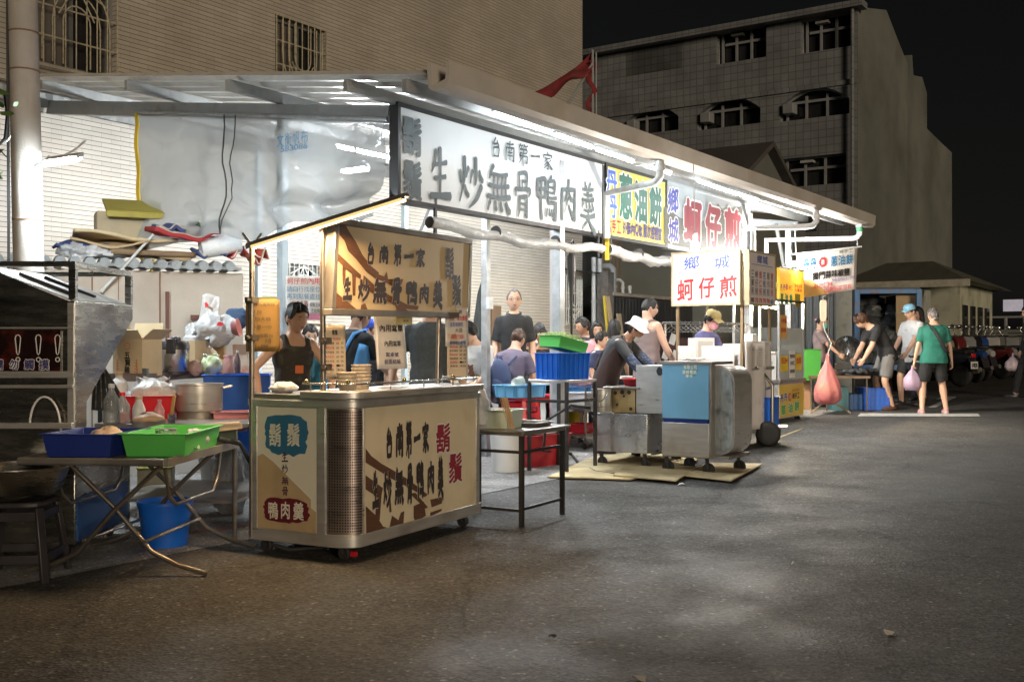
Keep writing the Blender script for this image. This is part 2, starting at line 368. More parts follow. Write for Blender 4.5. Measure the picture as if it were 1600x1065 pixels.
# ================================================================== THE SETTING
def groundmat(name, base, var, speck, patch, rough, crack=0.0):
    m = bpy.data.materials.new(name); m.use_nodes = True; nt = m.node_tree; b = nt.nodes['Principled BSDF']; L = nt.links.new
    tc = nt.nodes.new('ShaderNodeTexCoord')
    def nz(sc, det=6, ro=.6):
        n = nt.nodes.new('ShaderNodeTexNoise'); n.inputs['Scale'].default_value = sc; n.inputs['Detail'].default_value = det; n.inputs['Roughness'].default_value = ro
        L(tc.outputs['Object'], n.inputs['Vector']); return n
    def mrange(src, a, c, lo, hi):
        r = nt.nodes.new('ShaderNodeMapRange'); r.inputs[1].default_value = a; r.inputs[2].default_value = c; r.inputs[3].default_value = lo; r.inputs[4].default_value = hi
        L(src, r.inputs[0]); return r.outputs[0]
    def mul(a, c):
        k = nt.nodes.new('ShaderNodeMath'); k.operation = 'MULTIPLY'; L(a, k.inputs[0]); L(c, k.inputs[1]); return k.outputs[0]
    big = mrange(nz(.55, 7).outputs[0], .36, .66, 1-var, 1+var)
    mid = mrange(nz(3.2, 6).outputs[0], .35, .65, 1-patch, 1+patch)
    vo = nt.nodes.new('ShaderNodeTexVoronoi'); vo.inputs['Scale'].default_value = 62; L(tc.outputs['Object'], vo.inputs['Vector'])
    sep = nt.nodes.new('ShaderNodeSeparateColor'); L(vo.outputs['Color'], sep.inputs[0])
    sp = mrange(sep.outputs[0], .1, .97, 1-speck*1.2, 1+speck*1.2)
    fine = mrange(sep.outputs[1], .955, .985, 1, 2.1)
    k = mul(mul(big, mid), mul(sp, fine))
    if crack:
        v2 = nt.nodes.new('ShaderNodeTexVoronoi'); v2.feature = 'DISTANCE_TO_EDGE'; v2.inputs['Scale'].default_value = .42
        w = nz(2.2, 6, .7); ad = nt.nodes.new('ShaderNodeVectorMath'); ad.operation = 'MULTIPLY_ADD'; L(w.outputs['Color'], ad.inputs[0])
        ad.inputs[1].default_value = (.5, .5, .5); L(tc.outputs['Object'], ad.inputs[2]); L(ad.outputs[0], v2.inputs['Vector'])
        k = mul(k, mrange(v2.outputs['Distance'], .0, .008, 1-crack, 1))
    k = mul(k, mrange(nz(.9, 8, .68).outputs[0], .56, .72, 1, .66)); k = mul(k, mrange(nz(5.5, 5, .6).outputs[0], .68, .76, 1, .62))
    v = nt.nodes.new('ShaderNodeVectorMath'); v.operation = 'MULTIPLY'; v.inputs[0].default_value = base; L(k, v.inputs[1])
    L(v.outputs[0], b.inputs['Base Color'])
    L(mrange(nz(1.3, 5).outputs[0], .35, .65, rough-.14, rough+.12), b.inputs['Roughness'])
    bp = nt.nodes.new('ShaderNodeBump'); bp.inputs['Strength'].default_value = .55; bp.inputs['Distance'].default_value = .006
    L(vo.outputs['Distance'], bp.inputs['Height']); L(bp.outputs[0], b.inputs['Normal'])
    b.inputs['Specular IOR Level'].default_value = .18
    return m
M_ASPH = groundmat('asphalt', (.088, .086, .083), .18, .30, .09, .72, crack=.45)
M_CONC = groundmat('worn_concrete', (.26, .255, .25), .22, .16, .15, .68, crack=.6)
g = G()
ys = [-30, -5, 3, 6, 9, 11, 13, 15, 17, 19, 21, 23, 25.3, 26.5, 40, 120, 900]
xs = [-700, -60, -20, -8, 0, 8, 20, 60, 700]
g.add([(x, y, gz(y)) for y in ys for x in xs], [(j*9+i, j*9+i+1, (j+1)*9+i+1, (j+1)*9+i) for j in range(len(ys)-1) for i in range(8)])
struct('road', g, M_ASPH, smooth=0)
g = G()
us = [-7+.7*i for i in range(31)]; rag = [.60+.035*noise.noise(Vector((u*2.3, 0, 5))) for u in us]
vs = []
for u, e in zip(us, rag):
    for v in (e, -2.2, -5.3):
        p = RP(u, v); vs.append((p.x, p.y, gz(p.y)+.006))
g.add(vs, [(i*3+j, i*3+j+1, (i+1)*3+j+1, (i+1)*3+j) for i in range(30) for j in range(2)])
struct('pavement', g, M_CONC, smooth=0)
M_WPAINT = mat('worn_white_paint', (.55, .55, .53), .6, var=.25, vs=9, dirt=((.12, .12, .11), .8, 16), dthr=.56)
M_RPAINT = mat('worn_red_paint', (.36, .10, .09), .6, var=.3, vs=9, dirt=((.13, .12, .11), .9, 8), dthr=.48)
def roadmark(name, px, label, m=None):
    g = G(); q = [gpt(*p) for p in px]; g.add([(p.x, p.y, p.z+.008) for p in q], [tuple(range(len(q)))])
    return struct(name, g, m or M_WPAINT, smooth=0)
roadmark('road_marking', [(1340, 650.5), (1532, 651), (1528, 646.5), (1345, 646)], '')
roadmark('road_marking', [(1450, 637), (1462, 637), (1492, 621.5), (1482, 621.5)], '')
roadmark('road_marking', [(1462, 624), (1492, 622.5), (1494, 620), (1470, 621)], '')
roadmark('road_marking', [(300, 835), (390, 823), (390, 820), (300, 831)], '', M_RPAINT)
roadmark('road_marking', [(1192, 695), (1250, 672), (1255, 669), (1196, 690)], '', mat('worn_yellow_paint', (.45, .34, .12), .6, var=.3, dirt=((.12, .11, .1), .8, 9)))
# small litter on the road
def litter(px, py, w, lab, col):
    p = gpt(px, py); g = G()
    pts = [(math.cos(a)*w*(1+.3*math.sin(3*a+px)), math.sin(a)*w*.6, .012+.008*math.sin(2*a)) for a in [i*math.pi/5 for i in range(10)]]
    g.add(pts+[(0, 0, .02)], [(i, (i+1) % 10, 10) for i in range(10)])
    tag(obj('litter', g, mat('litter_'+str(col[0]), col, .6), loc=p, rz=px*.7), lab, 'litter')
litter(1065, 758, .05, 'crumpled white tissue lying on the road before the tan cardboard sheets', (.75, .75, .73))
litter(1389, 991, .035, 'pale torn scrap lying on the bare dark asphalt in the lower right', (.5, .48, .42))
litter(1240, 882, .02, 'tiny brown fleck of rubbish on the asphalt right of the middle', (.2, .15, .1))
litter(862, 997, .018, 'small dark leaf scrap on the asphalt below the black table', (.06, .06, .05))
litter(1213, 693, .07, 'yellow plastic scrap on the road by the hand truck wheels', (.75, .68, .15))
litter(1000, 1063, .03, 'pale bit of paper at the bottom edge of the road', (.5, .46, .4))

# ------------------------------------------------------------------ walls with openings
from mathutils.geometry import tessellate_polygon
def wall(g, outer, holes, rev=.16):
    """outer / holes: lists of (x,z) on the front face y=0; reveals go back to y=rev"""
    loops = [[Vector((x, z, 0)) for x, z in outer]] + [[Vector((x, z, 0)) for x, z in h] for h in holes]
    tri = tessellate_polygon(loops); flat = [v for l in loops for v in l]
    fs = []
    for t in tri:
        a, b_, c = [flat[i] for i in t]; 
        fs.append(t if (b_-a).cross(c-a).z > 0 else (t[0], t[2], t[1]))
    g.add([(v.x, 0, v.y) for v in flat], fs)
    for h in holes:
        n = len(h); vs = [(x, 0, z) for x, z in h] + [(x, rev, z) for x, z in h]
        g.add(vs, [(i, (i+1) % n, n+(i+1) % n, n+i) for i in range(n)])
def rect(cx, cz, w, h): return [(cx-w/2, cz-h/2), (cx+w/2, cz-h/2), (cx+w/2, cz+h/2), (cx-w/2, cz+h/2)]
def arch(cx, cz, w, h, k=.5, n=14):
    z0, z1 = cz-h/2, cz+h/2; s = z1-h*k
    return [(cx-w/2, z0), (cx+w/2, z0)] + [(cx+w/2*math.cos(math.pi*i/n), s+h*k*(1-math.cos(math.pi*i/n)**2)) for i in range(n+1)]
M_TILE = brickmat('beige_wall_tile', (.57, .52, .45), (.50, .455, .39), (.33, .285, .23), 0.26, .056, msize=.0025, rough=.4, hline=.6)
M_DARKGL = mat('dark_window_glass', (.025, .025, .027), .12, var=.4, vs=1.2)
M_ALU = mat('window_aluminium', (.33, .33, .32), .45, .6)
M_GRILLE = mat('cream_painted_iron', (.55, .50, .36), .5, var=.25, vs=20, dirt=((.2, .12, .06), .8, 30))
M_GRILLEW = mat('white_painted_iron', (.72, .72, .68), .45, var=.15, vs=20, dirt=((.3, .2, .12), .6, 30))
M_DGREY = mat('dark_grey_metal', (.05, .05, .05), .5, .3)
def grille(g, cx, cz, w, h, y, flip, r=.011, nb=9):
    for i in range(nb):
        x = cx-w/2+w*i/(nb-1); g.cyl((x, y, cz-h/2), (x, y, cz+h/2), r*.8, n=5)
    for z in (-.5, -.18, .15, .5): g.cyl((cx-w/2, y+.01, cz+z*h), (cx+w/2, y+.01, cz+z*h), r, n=5)
    s = -1 if flip else 1
    for k in (.16, .28, .4):                     # nested arches
        ww = w*k; pts = [(cx-ww, y-.012, cz-s*h*.45)] + [(cx-ww*math.cos(a), y-.012, cz+s*(h*.02+ww*1.15*math.sin(a))) for a in [i*math.pi/10 for i in range(11)]] + [(cx+ww, y-.012, cz-s*h*.45)]
        g.tube(pts, r*.8, 5)
    c2 = cz+s*h*.46
    for a in (25, 60, 120, 155): g.cyl((cx, y-.012, c2), (cx+w*.42*math.cos(R(a)), y-.012, c2-s*w*.42*math.sin(R(a))), r*.8, n=5)
bb = thing('brick_building', 'tall beige tiled building with barred windows behind the lit stall roof', 'building', RP(0, -5.25), ROW)
BM = frame(RP(0, -5.25), ROW); BP = front()
def endu(px, v):                                   # u on the row line v that projects to column px
    k = (px-800)/FPX; a = RO + N_*v
    return (k*a.y-a.x)/(U.x-k*U.y)
xe = endu(910, -5.25)
wins = [pbox(BM, BP, (48, -30, 181, 112)), pbox(BM, BP, (430, 36, 508, 145)), pbox(BM, BP, (443, 412, 500, 500)), pbox(BM, BP, (882, 432, 909, 506))]
wins[0] = (wins[0][0], wins[0][1], wins[0][2], wins[0][3]); wins[3] = (wins[3][0], wins[3][1], wins[3][2]*.9, wins[3][3])
g = G(); wall(g, [(-9, 0), (xe, 0), (xe, 12.5), (-9, 12.5)], [rect(*w) for w in wins])
g.add([(xe, 0, 0), (xe, 7, 0), (xe, 7, 12.5), (xe, 0, 12.5), (-9, 7, 12.5), (-9, 0, 12.5)], [(0, 1, 2, 3), (3, 2, 4, 5)])
obj('wall', g, M_TILE, bb, smooth=0)
M_CURT = mat('grey_curtain', (.16, .14, .13), .9)
for i, w in enumerate(wins):
    g = G(); cx, cz, ww, hh = w
    for s in (-1, 1): g.box((cx+s*(ww/2-.03), .10, cz), (.06, .06, hh))
    for s in (-1, 1): g.box((cx, .10, cz+s*(hh/2-.03)), (ww-.12, .06, .06))
    g.box((cx, .10, cz), (.05, .05, hh-.12))
    f = obj('window', g, M_ALU, bb)
    g = G(); g.box((cx, .14, cz), (ww, .02, hh)); obj('pane', g, M_DARKGL, f)
    g = G(); g.box((cx-ww*.25, .125, cz), (ww*.42, .012, hh*.92)); obj('curtain', g, M_CURT, f)
    g = G(); grille(g, cx, cz, ww, hh, -.03, i in (1, 3)); obj('grille', g, M_GRILLE if i < 2 else M_GRILLEW, f)
    g = G(); g.box((cx, -.02, cz-hh/2-.02), (ww+.1, .1, .05)); obj('sill', g, M_TILE, f)
g = G(); cx, cz, ww, hh = wins[3]; g.box((cx+.1, -.25, cz+hh/2+.1), (ww+.7, .5, .02), rotm(R(8), 'X'))
g.bar((cx+ww/2+.3, -.02, cz+hh/2-.2), (cx+ww/2+.3, -.45, cz+hh/2+.06), .02); obj('awning', g, M_DGREY, bb)
# service box, pipes and leaning things along the wall, seen between the posts
M_PVC = mat('white_pvc', (.66, .68, .68), .4, var=.08, dirt=((.3, .29, .27), .5, 10))
M_PVCG = mat('grey_pvc', (.35, .38, .40), .45)
M_PBLUE = mat('pale_blue_painted_steel', (.42, .50, .55), .45, .1, var=.12, dirt=((.25, .2, .16), .5, 9))
M_STEELP = mat('galvanised_steel', (.44, .46, .48), .42, .55, var=.2, vs=14, dirt=((.24, .20, .17), .6, 6))
def vpipe(name, px, y0, y1, v, r, m, lab, cat, elbow=False):
    u = endu(px, v); b_ = RP(u, v); Z = b_.y; zt = HC-(y0-HY)/FPX*Z; zb = max(gz(Z), HC-(y1-HY)/FPX*Z)
    g = G(); pts = [(0, 0, zb), (0, 0, zt)]
    if elbow: pts += [(.0, -.0, zt+.06), (-.06, .02, zt+.12), (-.2, .1, zt+.13)]
    g.tube(pts, r, 12); g.lathe([(r*1.25, 0), (r*1.25, .06)], (0, 0, zb+(zt-zb)*.55), 12)
    return tag(obj(name, g, m, loc=(b_.x, b_.y, 0), smooth=50), lab, cat)
vpipe('drain_pipe', 928, 402, 560, -4.95, .05, M_PVC, 'white drain pipe on the tiled wall, nearer the barred window', 'pipe')
vpipe('drain_pipe', 937, 404, 560, -4.95, .05, M_PVC, 'white drain pipe on the tiled wall, beside the grey pillar', 'pipe')
vpipe('drain_pipe', 958, 425, 480, -4.95, .07, M_PVCG, 'fat grey elbow pipe behind the pale blue post', 'pipe', True)
vpipe('drain_pipe', 973, 446, 458, -5.0, .035, M_PVC, 'short white vent pipe above the dark corrugated fence, left one', 'pipe', True)
vpipe('drain_pipe', 984, 446, 458, -5.0, .035, M_PVC, 'short white vent pipe above the dark corrugated fence, right one', 'pipe')
b_ = RP(endu(946, -4.7), -4.7); g = G(); g.box((0, 0, 1.2), (.26, .26, 2.4)); tag(obj('gate_pillar', g, mat('rough_grey_pillar', (.15, .14, .13), .85, var=.4, vs=9, bump=.5), loc=(b_.x, b_.y, gz(b_.y)), rz=ROW, bevel=.01), 'dark grey rough pillar at the end of the corrugated fence', 'pillar')
def corr(g, x0, x1, z0, z1, per=.14, amp=.02, y=0):
    n = int((x1-x0)/per*4); P = []
    prof = (0, amp, amp, 0)
    for i in range(n+1): P.append((x0+(x1-x0)*i/n, y+(-prof[i % 4])))
    g.add([(x, yy, z) for z in (z0, z1) for x, yy in P], [(i, i+1, n+1+i+1, n+1+i) for i in range(n)])
M_BLKCORR = mat('black_corrugated_sheet', (.035, .036, .038), .5, .2, var=.3, vs=3)
M_BRNCORR = mat('brown_corrugated_sheet', (.16, .135, .10), .7, .1, var=.25, vs=1.5, stretch=(1, 1, .2))
fm = RP(endu(957, -4.6), -4.6); L_ = 4.6
t = thing('corrugated_fence', 'low black corrugated metal fence with pale top board behind the tank top man', 'fence', (fm.x, fm.y, 0), ROW)
zt = HC+(HY-463)/FPX*fm.y
g = G(); corr(g, 0, L_, 0, zt); obj('sheet', g, M_BLKCORR, t, smooth=0)
g = G(); g.box((L_/2, .05, zt+.05), (L_+.1, .22, .07)); obj('coping', g, mat('pale_board', (.34, .31, .27), .7, var=.25), t, bevel=.01)
fm2 = RP(endu(950, -6.5), -6.5)
t = thing('corrugated_shed', 'tall dim brown corrugated shed rising behind the black fence', 'shed', (fm2.x, fm2.y, 0), ROW)
g = G(); corr(g, -.3, 9, 0, 4.6, .18, .03); obj('wall', g, M_BRNCORR, t, smooth=0)
g = G(); g.box((4.3, 1.5, 4.68), (9.4, 3.4, .1)); obj('roof', g, M_BLKCORR, t)
for px, y0, w, m, lab, nm, tl in ((951, 462, .06, mat('yellow_painted_pole', (.62, .48, .06), .5), 'yellow pole leaning beside the grey pillar', 'pole', .01), (962, 463, .13, mat('raw_plank', (.42, .33, .22), .75, var=.25, vs=6, stretch=(6, 6, .5)), 'weathered wooden plank leaning on the black fence', 'plank', .16), (975, 490, .16, MATS['raw_plank'], 'short wooden board leaning on the black fence', 'board', .05)):
    u = endu(px, -4.35); p = RP(u, -4.35); z = HC+(HY-y0)/FPX*p.y; g = G(); g.bar((0, -.1, 0), (-tl, .1, z-gz(p.y)), w, .03, up=(0, 1, 0)); tag(obj(nm, g, m, loc=(p.x, p.y, gz(p.y)), rz=ROW), lab, nm)

# ------------------------------------------------------------------ far dark school block
M_SCHOOL = brickmat('grey_square_tile', (.25, .26, .27), (.21, .22, .225), (.14, .145, .15), .30, .30, off=0, msize=.018, rough=.6, var=.2)
M_PLAST = mat('stained_plaster', (.18, .185, .165), .8, var=.3, vs=.25, dirt=((.12, .11, .085), .8, .3))
cr = pix(1340, 5, 40); HS = cr.z; SRZ = math.atan2(-.565, .825); cr.z = 0
sb = thing('school_block', 'dark four storey tiled block with arched windows beyond the stall roof', 'building', cr, SRZ)
SM = frame(cr, SRZ); SP = front(); SX = plate((0, 0, 0), (0, 1, 0))
hs = [(rect, (978, 57, 1066, 113)), (rect, (1119, 44, 1197, 95)), (rect, (1251, 24, 1331, 78)), (arch, (976, 166, 1060, 208)), (arch, (1090, 152, 1188, 198)), (arch, (1218, 137, 1327, 184)), (rect, (1218, 244, 1322, 290)), (rect, (1090, 255, 1180, 300))]
holes = [(f, pbox(SM, SP, b)) for f, b in hs]
g = G(); hz_ = [f(*b) for f, b in holes]; zz_ = lambda k, a, fn: fn(z for h in hz_[k:a] for x, z in h)
zs_ = [0, (zz_(6, 8, max)+zz_(3, 6, min))/2, (zz_(3, 6, max)+zz_(0, 3, min))/2, HS]
for (k, a), za, zb2 in zip(((6, 8), (3, 6), (0, 3)), zs_[:-1], zs_[1:]):
    xs_ = [-26]+sorted((max(x for x, z in hz_[i])+min(x for x, z in hz_[j]))/2 for i, j in zip(sorted(range(k, a), key=lambda q: hz_[q][0][0])[:-1], sorted(range(k, a), key=lambda q: hz_[q][0][0])[1:]))+[0]
    for xa, xb in zip(xs_[:-1], xs_[1:]): wall(g, [(xa, za), (xb, za), (xb, zb2), (xa, zb2)], [h for h in hz_[k:a] if xa < sum(x for x, z in h)/len(h) < xb], .5)
obj('wall', g, M_SCHOOL, sb, smooth=0)
prof = [ppt(SM, SX, *p) for p in ((1340, 6), (1385, 16), (1402, 60), (1418, 100))]
x2 = prof[-1][0]
g = G(); poly = [(0.62, 0), (x2, 0)] + prof[::-1][:-1] + [(0.62, HS)]
g.prism(poly, -26, SX); g.box((-.1, .31, HS/2-.01), (.2, .61, HS-.02)); obj('side_wall', g, M_PLAST, sb, smooth=0)
p2 = [ppt(SM, SX, *p) for p in ((1420, 84), (1453, 82), (1455, 114), (1468, 117), (1475, 142), (1475, 198), (1496, 220), (1512, 236), (1513, 420))]
g = G(); g.prism([(x2+.02, 0), (p2[-1][0], 0)] + p2[::-1][1:], -24, plate((-.8, 0, 0), (0, 1, 0))); obj('rear_wing', g, M_PLAST, sb, smooth=0)
g = G(); g.box((-13, -.12, HS-.12), (26.6, .7, .24)); g.cyl((-.12, -.25, HS-8), (-.12, -.25, HS), .07, n=8)
g.box((-13, -.03, 11.3), (26, .1, .18)); obj('cornice', g, M_SCHOOL, sb)
M_DIMFR = mat('dim_window_frame', (.30, .31, .32), .5)
for f, (cx, cz, w, h) in holes:
    g = G(); k = f(cx, cz, w, h); n = len(k)
    g.tube([(x, .3, z) for x, z in k], .06, 4, closed=True)
    for q in (-.42, -.14, .16): 
        hh = h*.5 if f is rect else h*.42
        g.box((cx+q*w, .32, cz-h/2+hh*.98), (.09, .08, hh*1.9 if f is rect else h*.8))
    g.box((cx+.06*w, .33, cz+h*.12), (w*.86, .08, .1))
    wo = obj('window', g, M_DIMFR, sb, smooth=0)
    g = G(); g.prism([(x, z) for x, z in k], -.03, front(.46)); obj('pane', g, M_DARKGL, wo, smooth=0)
    if f is arch: g = G(); g.box((cx-w*.36, .1, cz-h*.1), (w*.16, .5, h*.34)); obj('air_conditioner', g, M_DIMFR, wo, bevel=.03)
    else: g = G(); g.box((cx-w*.1, .25, cz+h*.36), (.5, .3, .09)); obj('ceiling_lamp', g, mat('unlit_tube', (.5, .5, .48), .4), wo)
# gabled house roof in front of it
ga = pix(1195, 226, 27)
t = thing('gabled_house', 'dim gable roofed house in front of the dark school block', 'house', (ga.x, ga.y, 0), SRZ)
g = G(); hw, hz, rz_ = 3.1, ga.z, 1.75
g.prism([(-hw, 0), (hw, 0), (hw, hz-rz_), (0, hz-.08), (-hw, hz-rz_)], -9, plate((0, 0, 0), (0, 1, 0))); obj('wall', g, M_PLAST, t, smooth=0)
g = G()
for s in (-1, 1):
    g.add([(.25, 0, hz), (.25, s*(hw+.25), hz-rz_-.12), (-9.2, s*(hw+.25), hz-rz_-.12), (-9.2, 0, hz)], [(0, 1, 2, 3)])
obj('roof', g, mat('dark_roof_tile', (.09, .085, .078), .8, var=.3, vs=3, stretch=(1, 8, 8)), t, smooth=0, solid=.12)
# guard house with the hipped roof on the right
gh = pix(1496, 520, 30); gh.z = 0
t = thing('guard_house', 'small pale walled house with wide hipped roof at the right', 'house', gh, SRZ)
zE = HC+(HY-441)/FPX*30; zA = HC+(HY-403)/FPX*31.5
g = G(); wall(g, [(-3.2, 0), (0, 0), (0, zE), (-3.2, zE)], [rect(-1.7, 1.25, 1.2, 2.2)], .4); g.box((-1.6, 2.9, zE/2), (3.15, 4.9, zE)); obj('wall', g, mat('pale_green_plaster', (.52, .52, .40), .8, var=.2, vs=1.2, dirt=((.2, .2, .15), .7, 2)), t, smooth=0)
for k in (0.8, 1.9, 3.0, 4.1):
    g = G(); g.box((0.01, k+.2, zE*.62), (.06, .5, 1.1)); obj('window', g, M_DARKGL, t)
ex = .85; ax0, ax1 = -2.0, -1.2
g = G(); q = [(-3.3, -ex, zE), (ex-.4, -ex, zE), (ex-.4, 5.3+ex, zE), (-3.3, 5.3+ex, zE), (ax0-.6, 2.4, zA), (ax1, 2.4, zA)]
g.add(q, [(0, 1, 5, 4), (1, 2, 5), (2, 3, 4, 5), (3, 0, 4), (0, 3, 2, 1)]); obj('roof', g, mat('dim_metal_roof', (.15, .15, .115), .6, .1, var=.25, vs=1.2, stretch=(9, .6, 1)), t, smooth=0)
g = G(); g.box((-1.4, -ex-.04, zE-.06), (3.8, .1, .2)); obj('fascia', g, mat('pale_fascia', (.5, .47, .38), .6, var=.3), t)
bw = pix(1470, 520, 33); g = G(); g.box((0, 0, 1.0), (3.2, .2, 1.1)); g.box((.2, .02, 1.62), (3.3, .3, .1))
tag(obj('low_wall', g, MATS['stained_plaster'], loc=(pix(1540, 520, 33).x, 33, .1), rz=SRZ), 'low pale concrete wall before the guard house', 'wall')
fx = pix(1590, 520, 34)
t = thing('railing_fence', 'row of thin pale posts with a lit poster board behind at the right edge', 'fence', (fx.x, fx.y, 0), SRZ)
for i in range(6): g = G(); g.cyl((-.9+i*.55, 0, 0), (-.9+i*.55, 0, 2.2), .05, n=6); obj('post', g, M_DIMFR, t)
g = G(); g.box((.6, 0, 2.2), (3.4, .06, .06)); obj('rail', g, M_DIMFR, t)
pb = pix(1583, 477, 36); g = G(); g.box((0, 0, 0), (.62, .05, .4)); t = tag(obj('lit_poster', g, mat('lit_poster_face', (.6, .55, .62), .5, emit=.3, ecol=(.62, .6, .72), var=.4, vs=4), loc=pb, rz=SRZ), 'distant lit pale poster behind the thin posts', 'poster')
# ================================================================== THE STALL ROOF
u0, u1, vE, vW = -.62, 10.55, .9, -5.15
def rz(v): return 3.30 + (.9-v)*.14
M_ROOF = mat('white_roof_sheet', (.80, .79, .76), .42, .15, var=.12, vs=2, dirt=((.33, .27, .2), .45, 2.5))
M_GUT = mat('cream_gutter_sheet', (.60, .55, .50), .45, var=.1, vs=2, dirt=((.38, .30, .22), .5, 1.6))
M_BEAM = mat('grey_painted_steel', (.36, .37, .37), .45, .3, var=.15, vs=6, dirt=((.22, .14, .08), .8, 5), dthr=.6)
rf = thing('stall_roof', 'long lean-to corrugated roof with white gutter over all the food stalls', 'roof', RO, ROW)
# local frame: x along the row, y = -v
g = G(); per = .26; n = int((u1-u0)/per*4); prof = (0, .045, .045, 0); P = [(u0+(u1-u0)*i/n, prof[i % 4]) for i in range(n+1)]
g.add([(x, -v, rz(v)+z+.02) for v in (vE, -2, vW) for x, z in P], [(j*(n+1)+i, j*(n+1)+i+1, (j+1)*(n+1)+i+1, (j+1)*(n+1)+i) for j in range(2) for i in range(n)])
obj('roof_sheet', g, M_ROOF, rf, smooth=0, solid=.004)
g = G()
sec = [(-.02, .10), (.0, -.09), (.03, -.11), (.15, -.11), (.19, -.07), (.20, .085), (.17, .09), (.16, -.04), (.03, -.08), (.02, .10)]
k = len(sec); g.add([(x, -(vE+a), rz(vE)+b_) for x in (u0-.02, u1+.1) for a, b_ in sec], [(i, (i+1) % k, k+(i+1) % k, k+i) for i in range(k)]+[tuple(range(k)), tuple(range(2*k-1, k-1, -1))])
obj('gutter', g, M_GUT, rf, smooth=0)
for v in (.62, 0, -1.42, -2.86, -4.28):
    g = G(); z = rz(v)-.055; g.box(((u0+.02+u1)/2, -v, z), (u1-u0-.04, .05, .1)); obj('purlin', g, M_BEAM, rf, bevel=.004)
for u in (0.05, 2.73, 5.35, 7.9, 10.3):
    g = G(); a, b_ = (u, .07, rz(-.07)-.185), (u, -vW, rz(vW)-.185); g.bar(a, b_, .08, .15); obj('rafter', g, M_BEAM, rf, bevel=.004)
for u, v in ((.05, -1.4), (2.73, -1.0), (2.66, 0), (2.80, -.12), (7.95, 0), (10.5, -.3), (2.73, -4.7), (5.35, -4.4)):
    p = RP(u, v); g = G(); z0 = gz(p.y); zt = rz(v)-.2; w_ = .078 if v <= -1 else .1; g.box((u, -v, (z0+zt)/2), (w_, w_, zt-z0))
    obj('post', g, M_STEELP if u == 2.66 else M_PBLUE if v < -1 else mat('pinkish_painted_post', (.52, .47, .46), .5, var=.1) if u == 2.8 else M_STEELP, rf, bevel=.006)
g = G(); g.bar((10.5, .3, 2.2), (9.9, .3, rz(-.3)-.2), .05); g.bar((7.95, 0, 2.3), (7.95, 1.0, rz(-1)-.2), .06); g.bar((5.35, 4.4, 2.3), (6.1, 4.4, 3.6), .07); obj('brace', g, M_BEAM, rf)
g = G(); corr(g, u0, u1, 3.95, 4.12, .3, .03, -vW-.02); obj('rear_flashing', g, M_BEAM, rf, smooth=0)
# tarpaulin pipes: white elbow downpipes from the gutter
def downpipe(ua, ub, vb, drop, label):
    p = RO; t = thing('downpipe', label, 'pipe', RP(ua, vE+.1, 0), ROW)
    g = G(); z = rz(vE)-.1; a = Vector((0, 0, z)); b2 = Vector((0, 0, z-.16)); e = Vector((ub-ua, vE+.1-vb, z-.16-drop))
    d = (e-b2).normalized(); g.tube([a, b2, b2+Vector((0, 0, -.05))+d*.05, b2+Vector((0, 0, -.06))+d*.12, e, e+Vector((0, 0, -.5))], .042, 14)
    o = obj('pipe', g, M_PVC, t, smooth=60); g = G(); g.lathe([(.052, 0), (.052, .07)], (0, 0, z-.12), 14); obj('coupling', g, M_PVC if ua < 9 else mat('green_tape', (.05, .25, .12), .5), t)
downpipe(3.05, 3.55, .08, .06, 'white elbow downpipe crossing before the seam of the big white and yellow signs')
downpipe(8.0, 7.9, .1, .05, 'white elbow downpipe from the gutter by the small round ceiling lamp')
downpipe(10.1, 9.2, -.2, .10, 'white elbow downpipe with green tape at the far end of the gutter')
# fluorescent tubes under the eave
M_TUBE = lampmat('cool_tube_glow', (.86, .95, 1.0), 56)
M_TUBEI = lampmat('cool_inner_tube_glow', (.92, .97, 1.0), 1100)
M_CAP = mat('lamp_housing_white', (.7, .7, .7), .4)
def tube_lamp(a, b_, label, group='tube lamps under the eave', cat='lamp', m=None, r=.014):
    a, b_ = Vector(a), Vector(b_); d = (b_-a); L = d.length; t = thing('tube_lamp', label, cat, a, math.atan2(d.y, d.x), group)
    g = G(); g.box((L/2, 0, .03), (L+.03, .035, .02)); obj('fitting', g, M_CAP, t)
    g = G(); g.cyl((.02, 0, 0), (L-.02, 0, 0), r, n=8); obj('tube', g, m or M_TUBE, t)
    return t
for i, (x0, y0, x1, y1) in enumerate(((772, 178, 858, 207), (868, 211, 925, 231), (932, 234, 990, 253), (1024, 263, 1048, 272), (1090, 283, 1128, 296), (1131, 297, 1184, 313))):
    a, b_ = hitz(x0, y0, 3.2), hitz(x1, y1, 3.2)
    w = ('longest tube lamp over the start of the white sign', 'tube lamp over the middle of the white sign', 'tube lamp over the last letters of the white sign', 'short tube lamp right of the elbow pipe over the yellow sign', 'tube lamp over the first letters of the grey picture sign', 'tube lamp over the end of the grey picture sign')[i]
    tube_lamp(a, b_, 'white lit '+w)
for u, v, w in ((1.3, -1.9, 'behind the clear plastic curtain'), (4.3, -2.2, 'over the diners by the barred window'), (7.3, -1.9, 'behind the hanging oyster stall signs')):
    p = RP(u, v, rz(v)-.32); q = RP(u+1.2, v, rz(v)-.32); tube_lamp(p, q, 'white lit tube lamp hung under the roof '+w, 'tube lamps inside the stall', m=M_TUBEI)
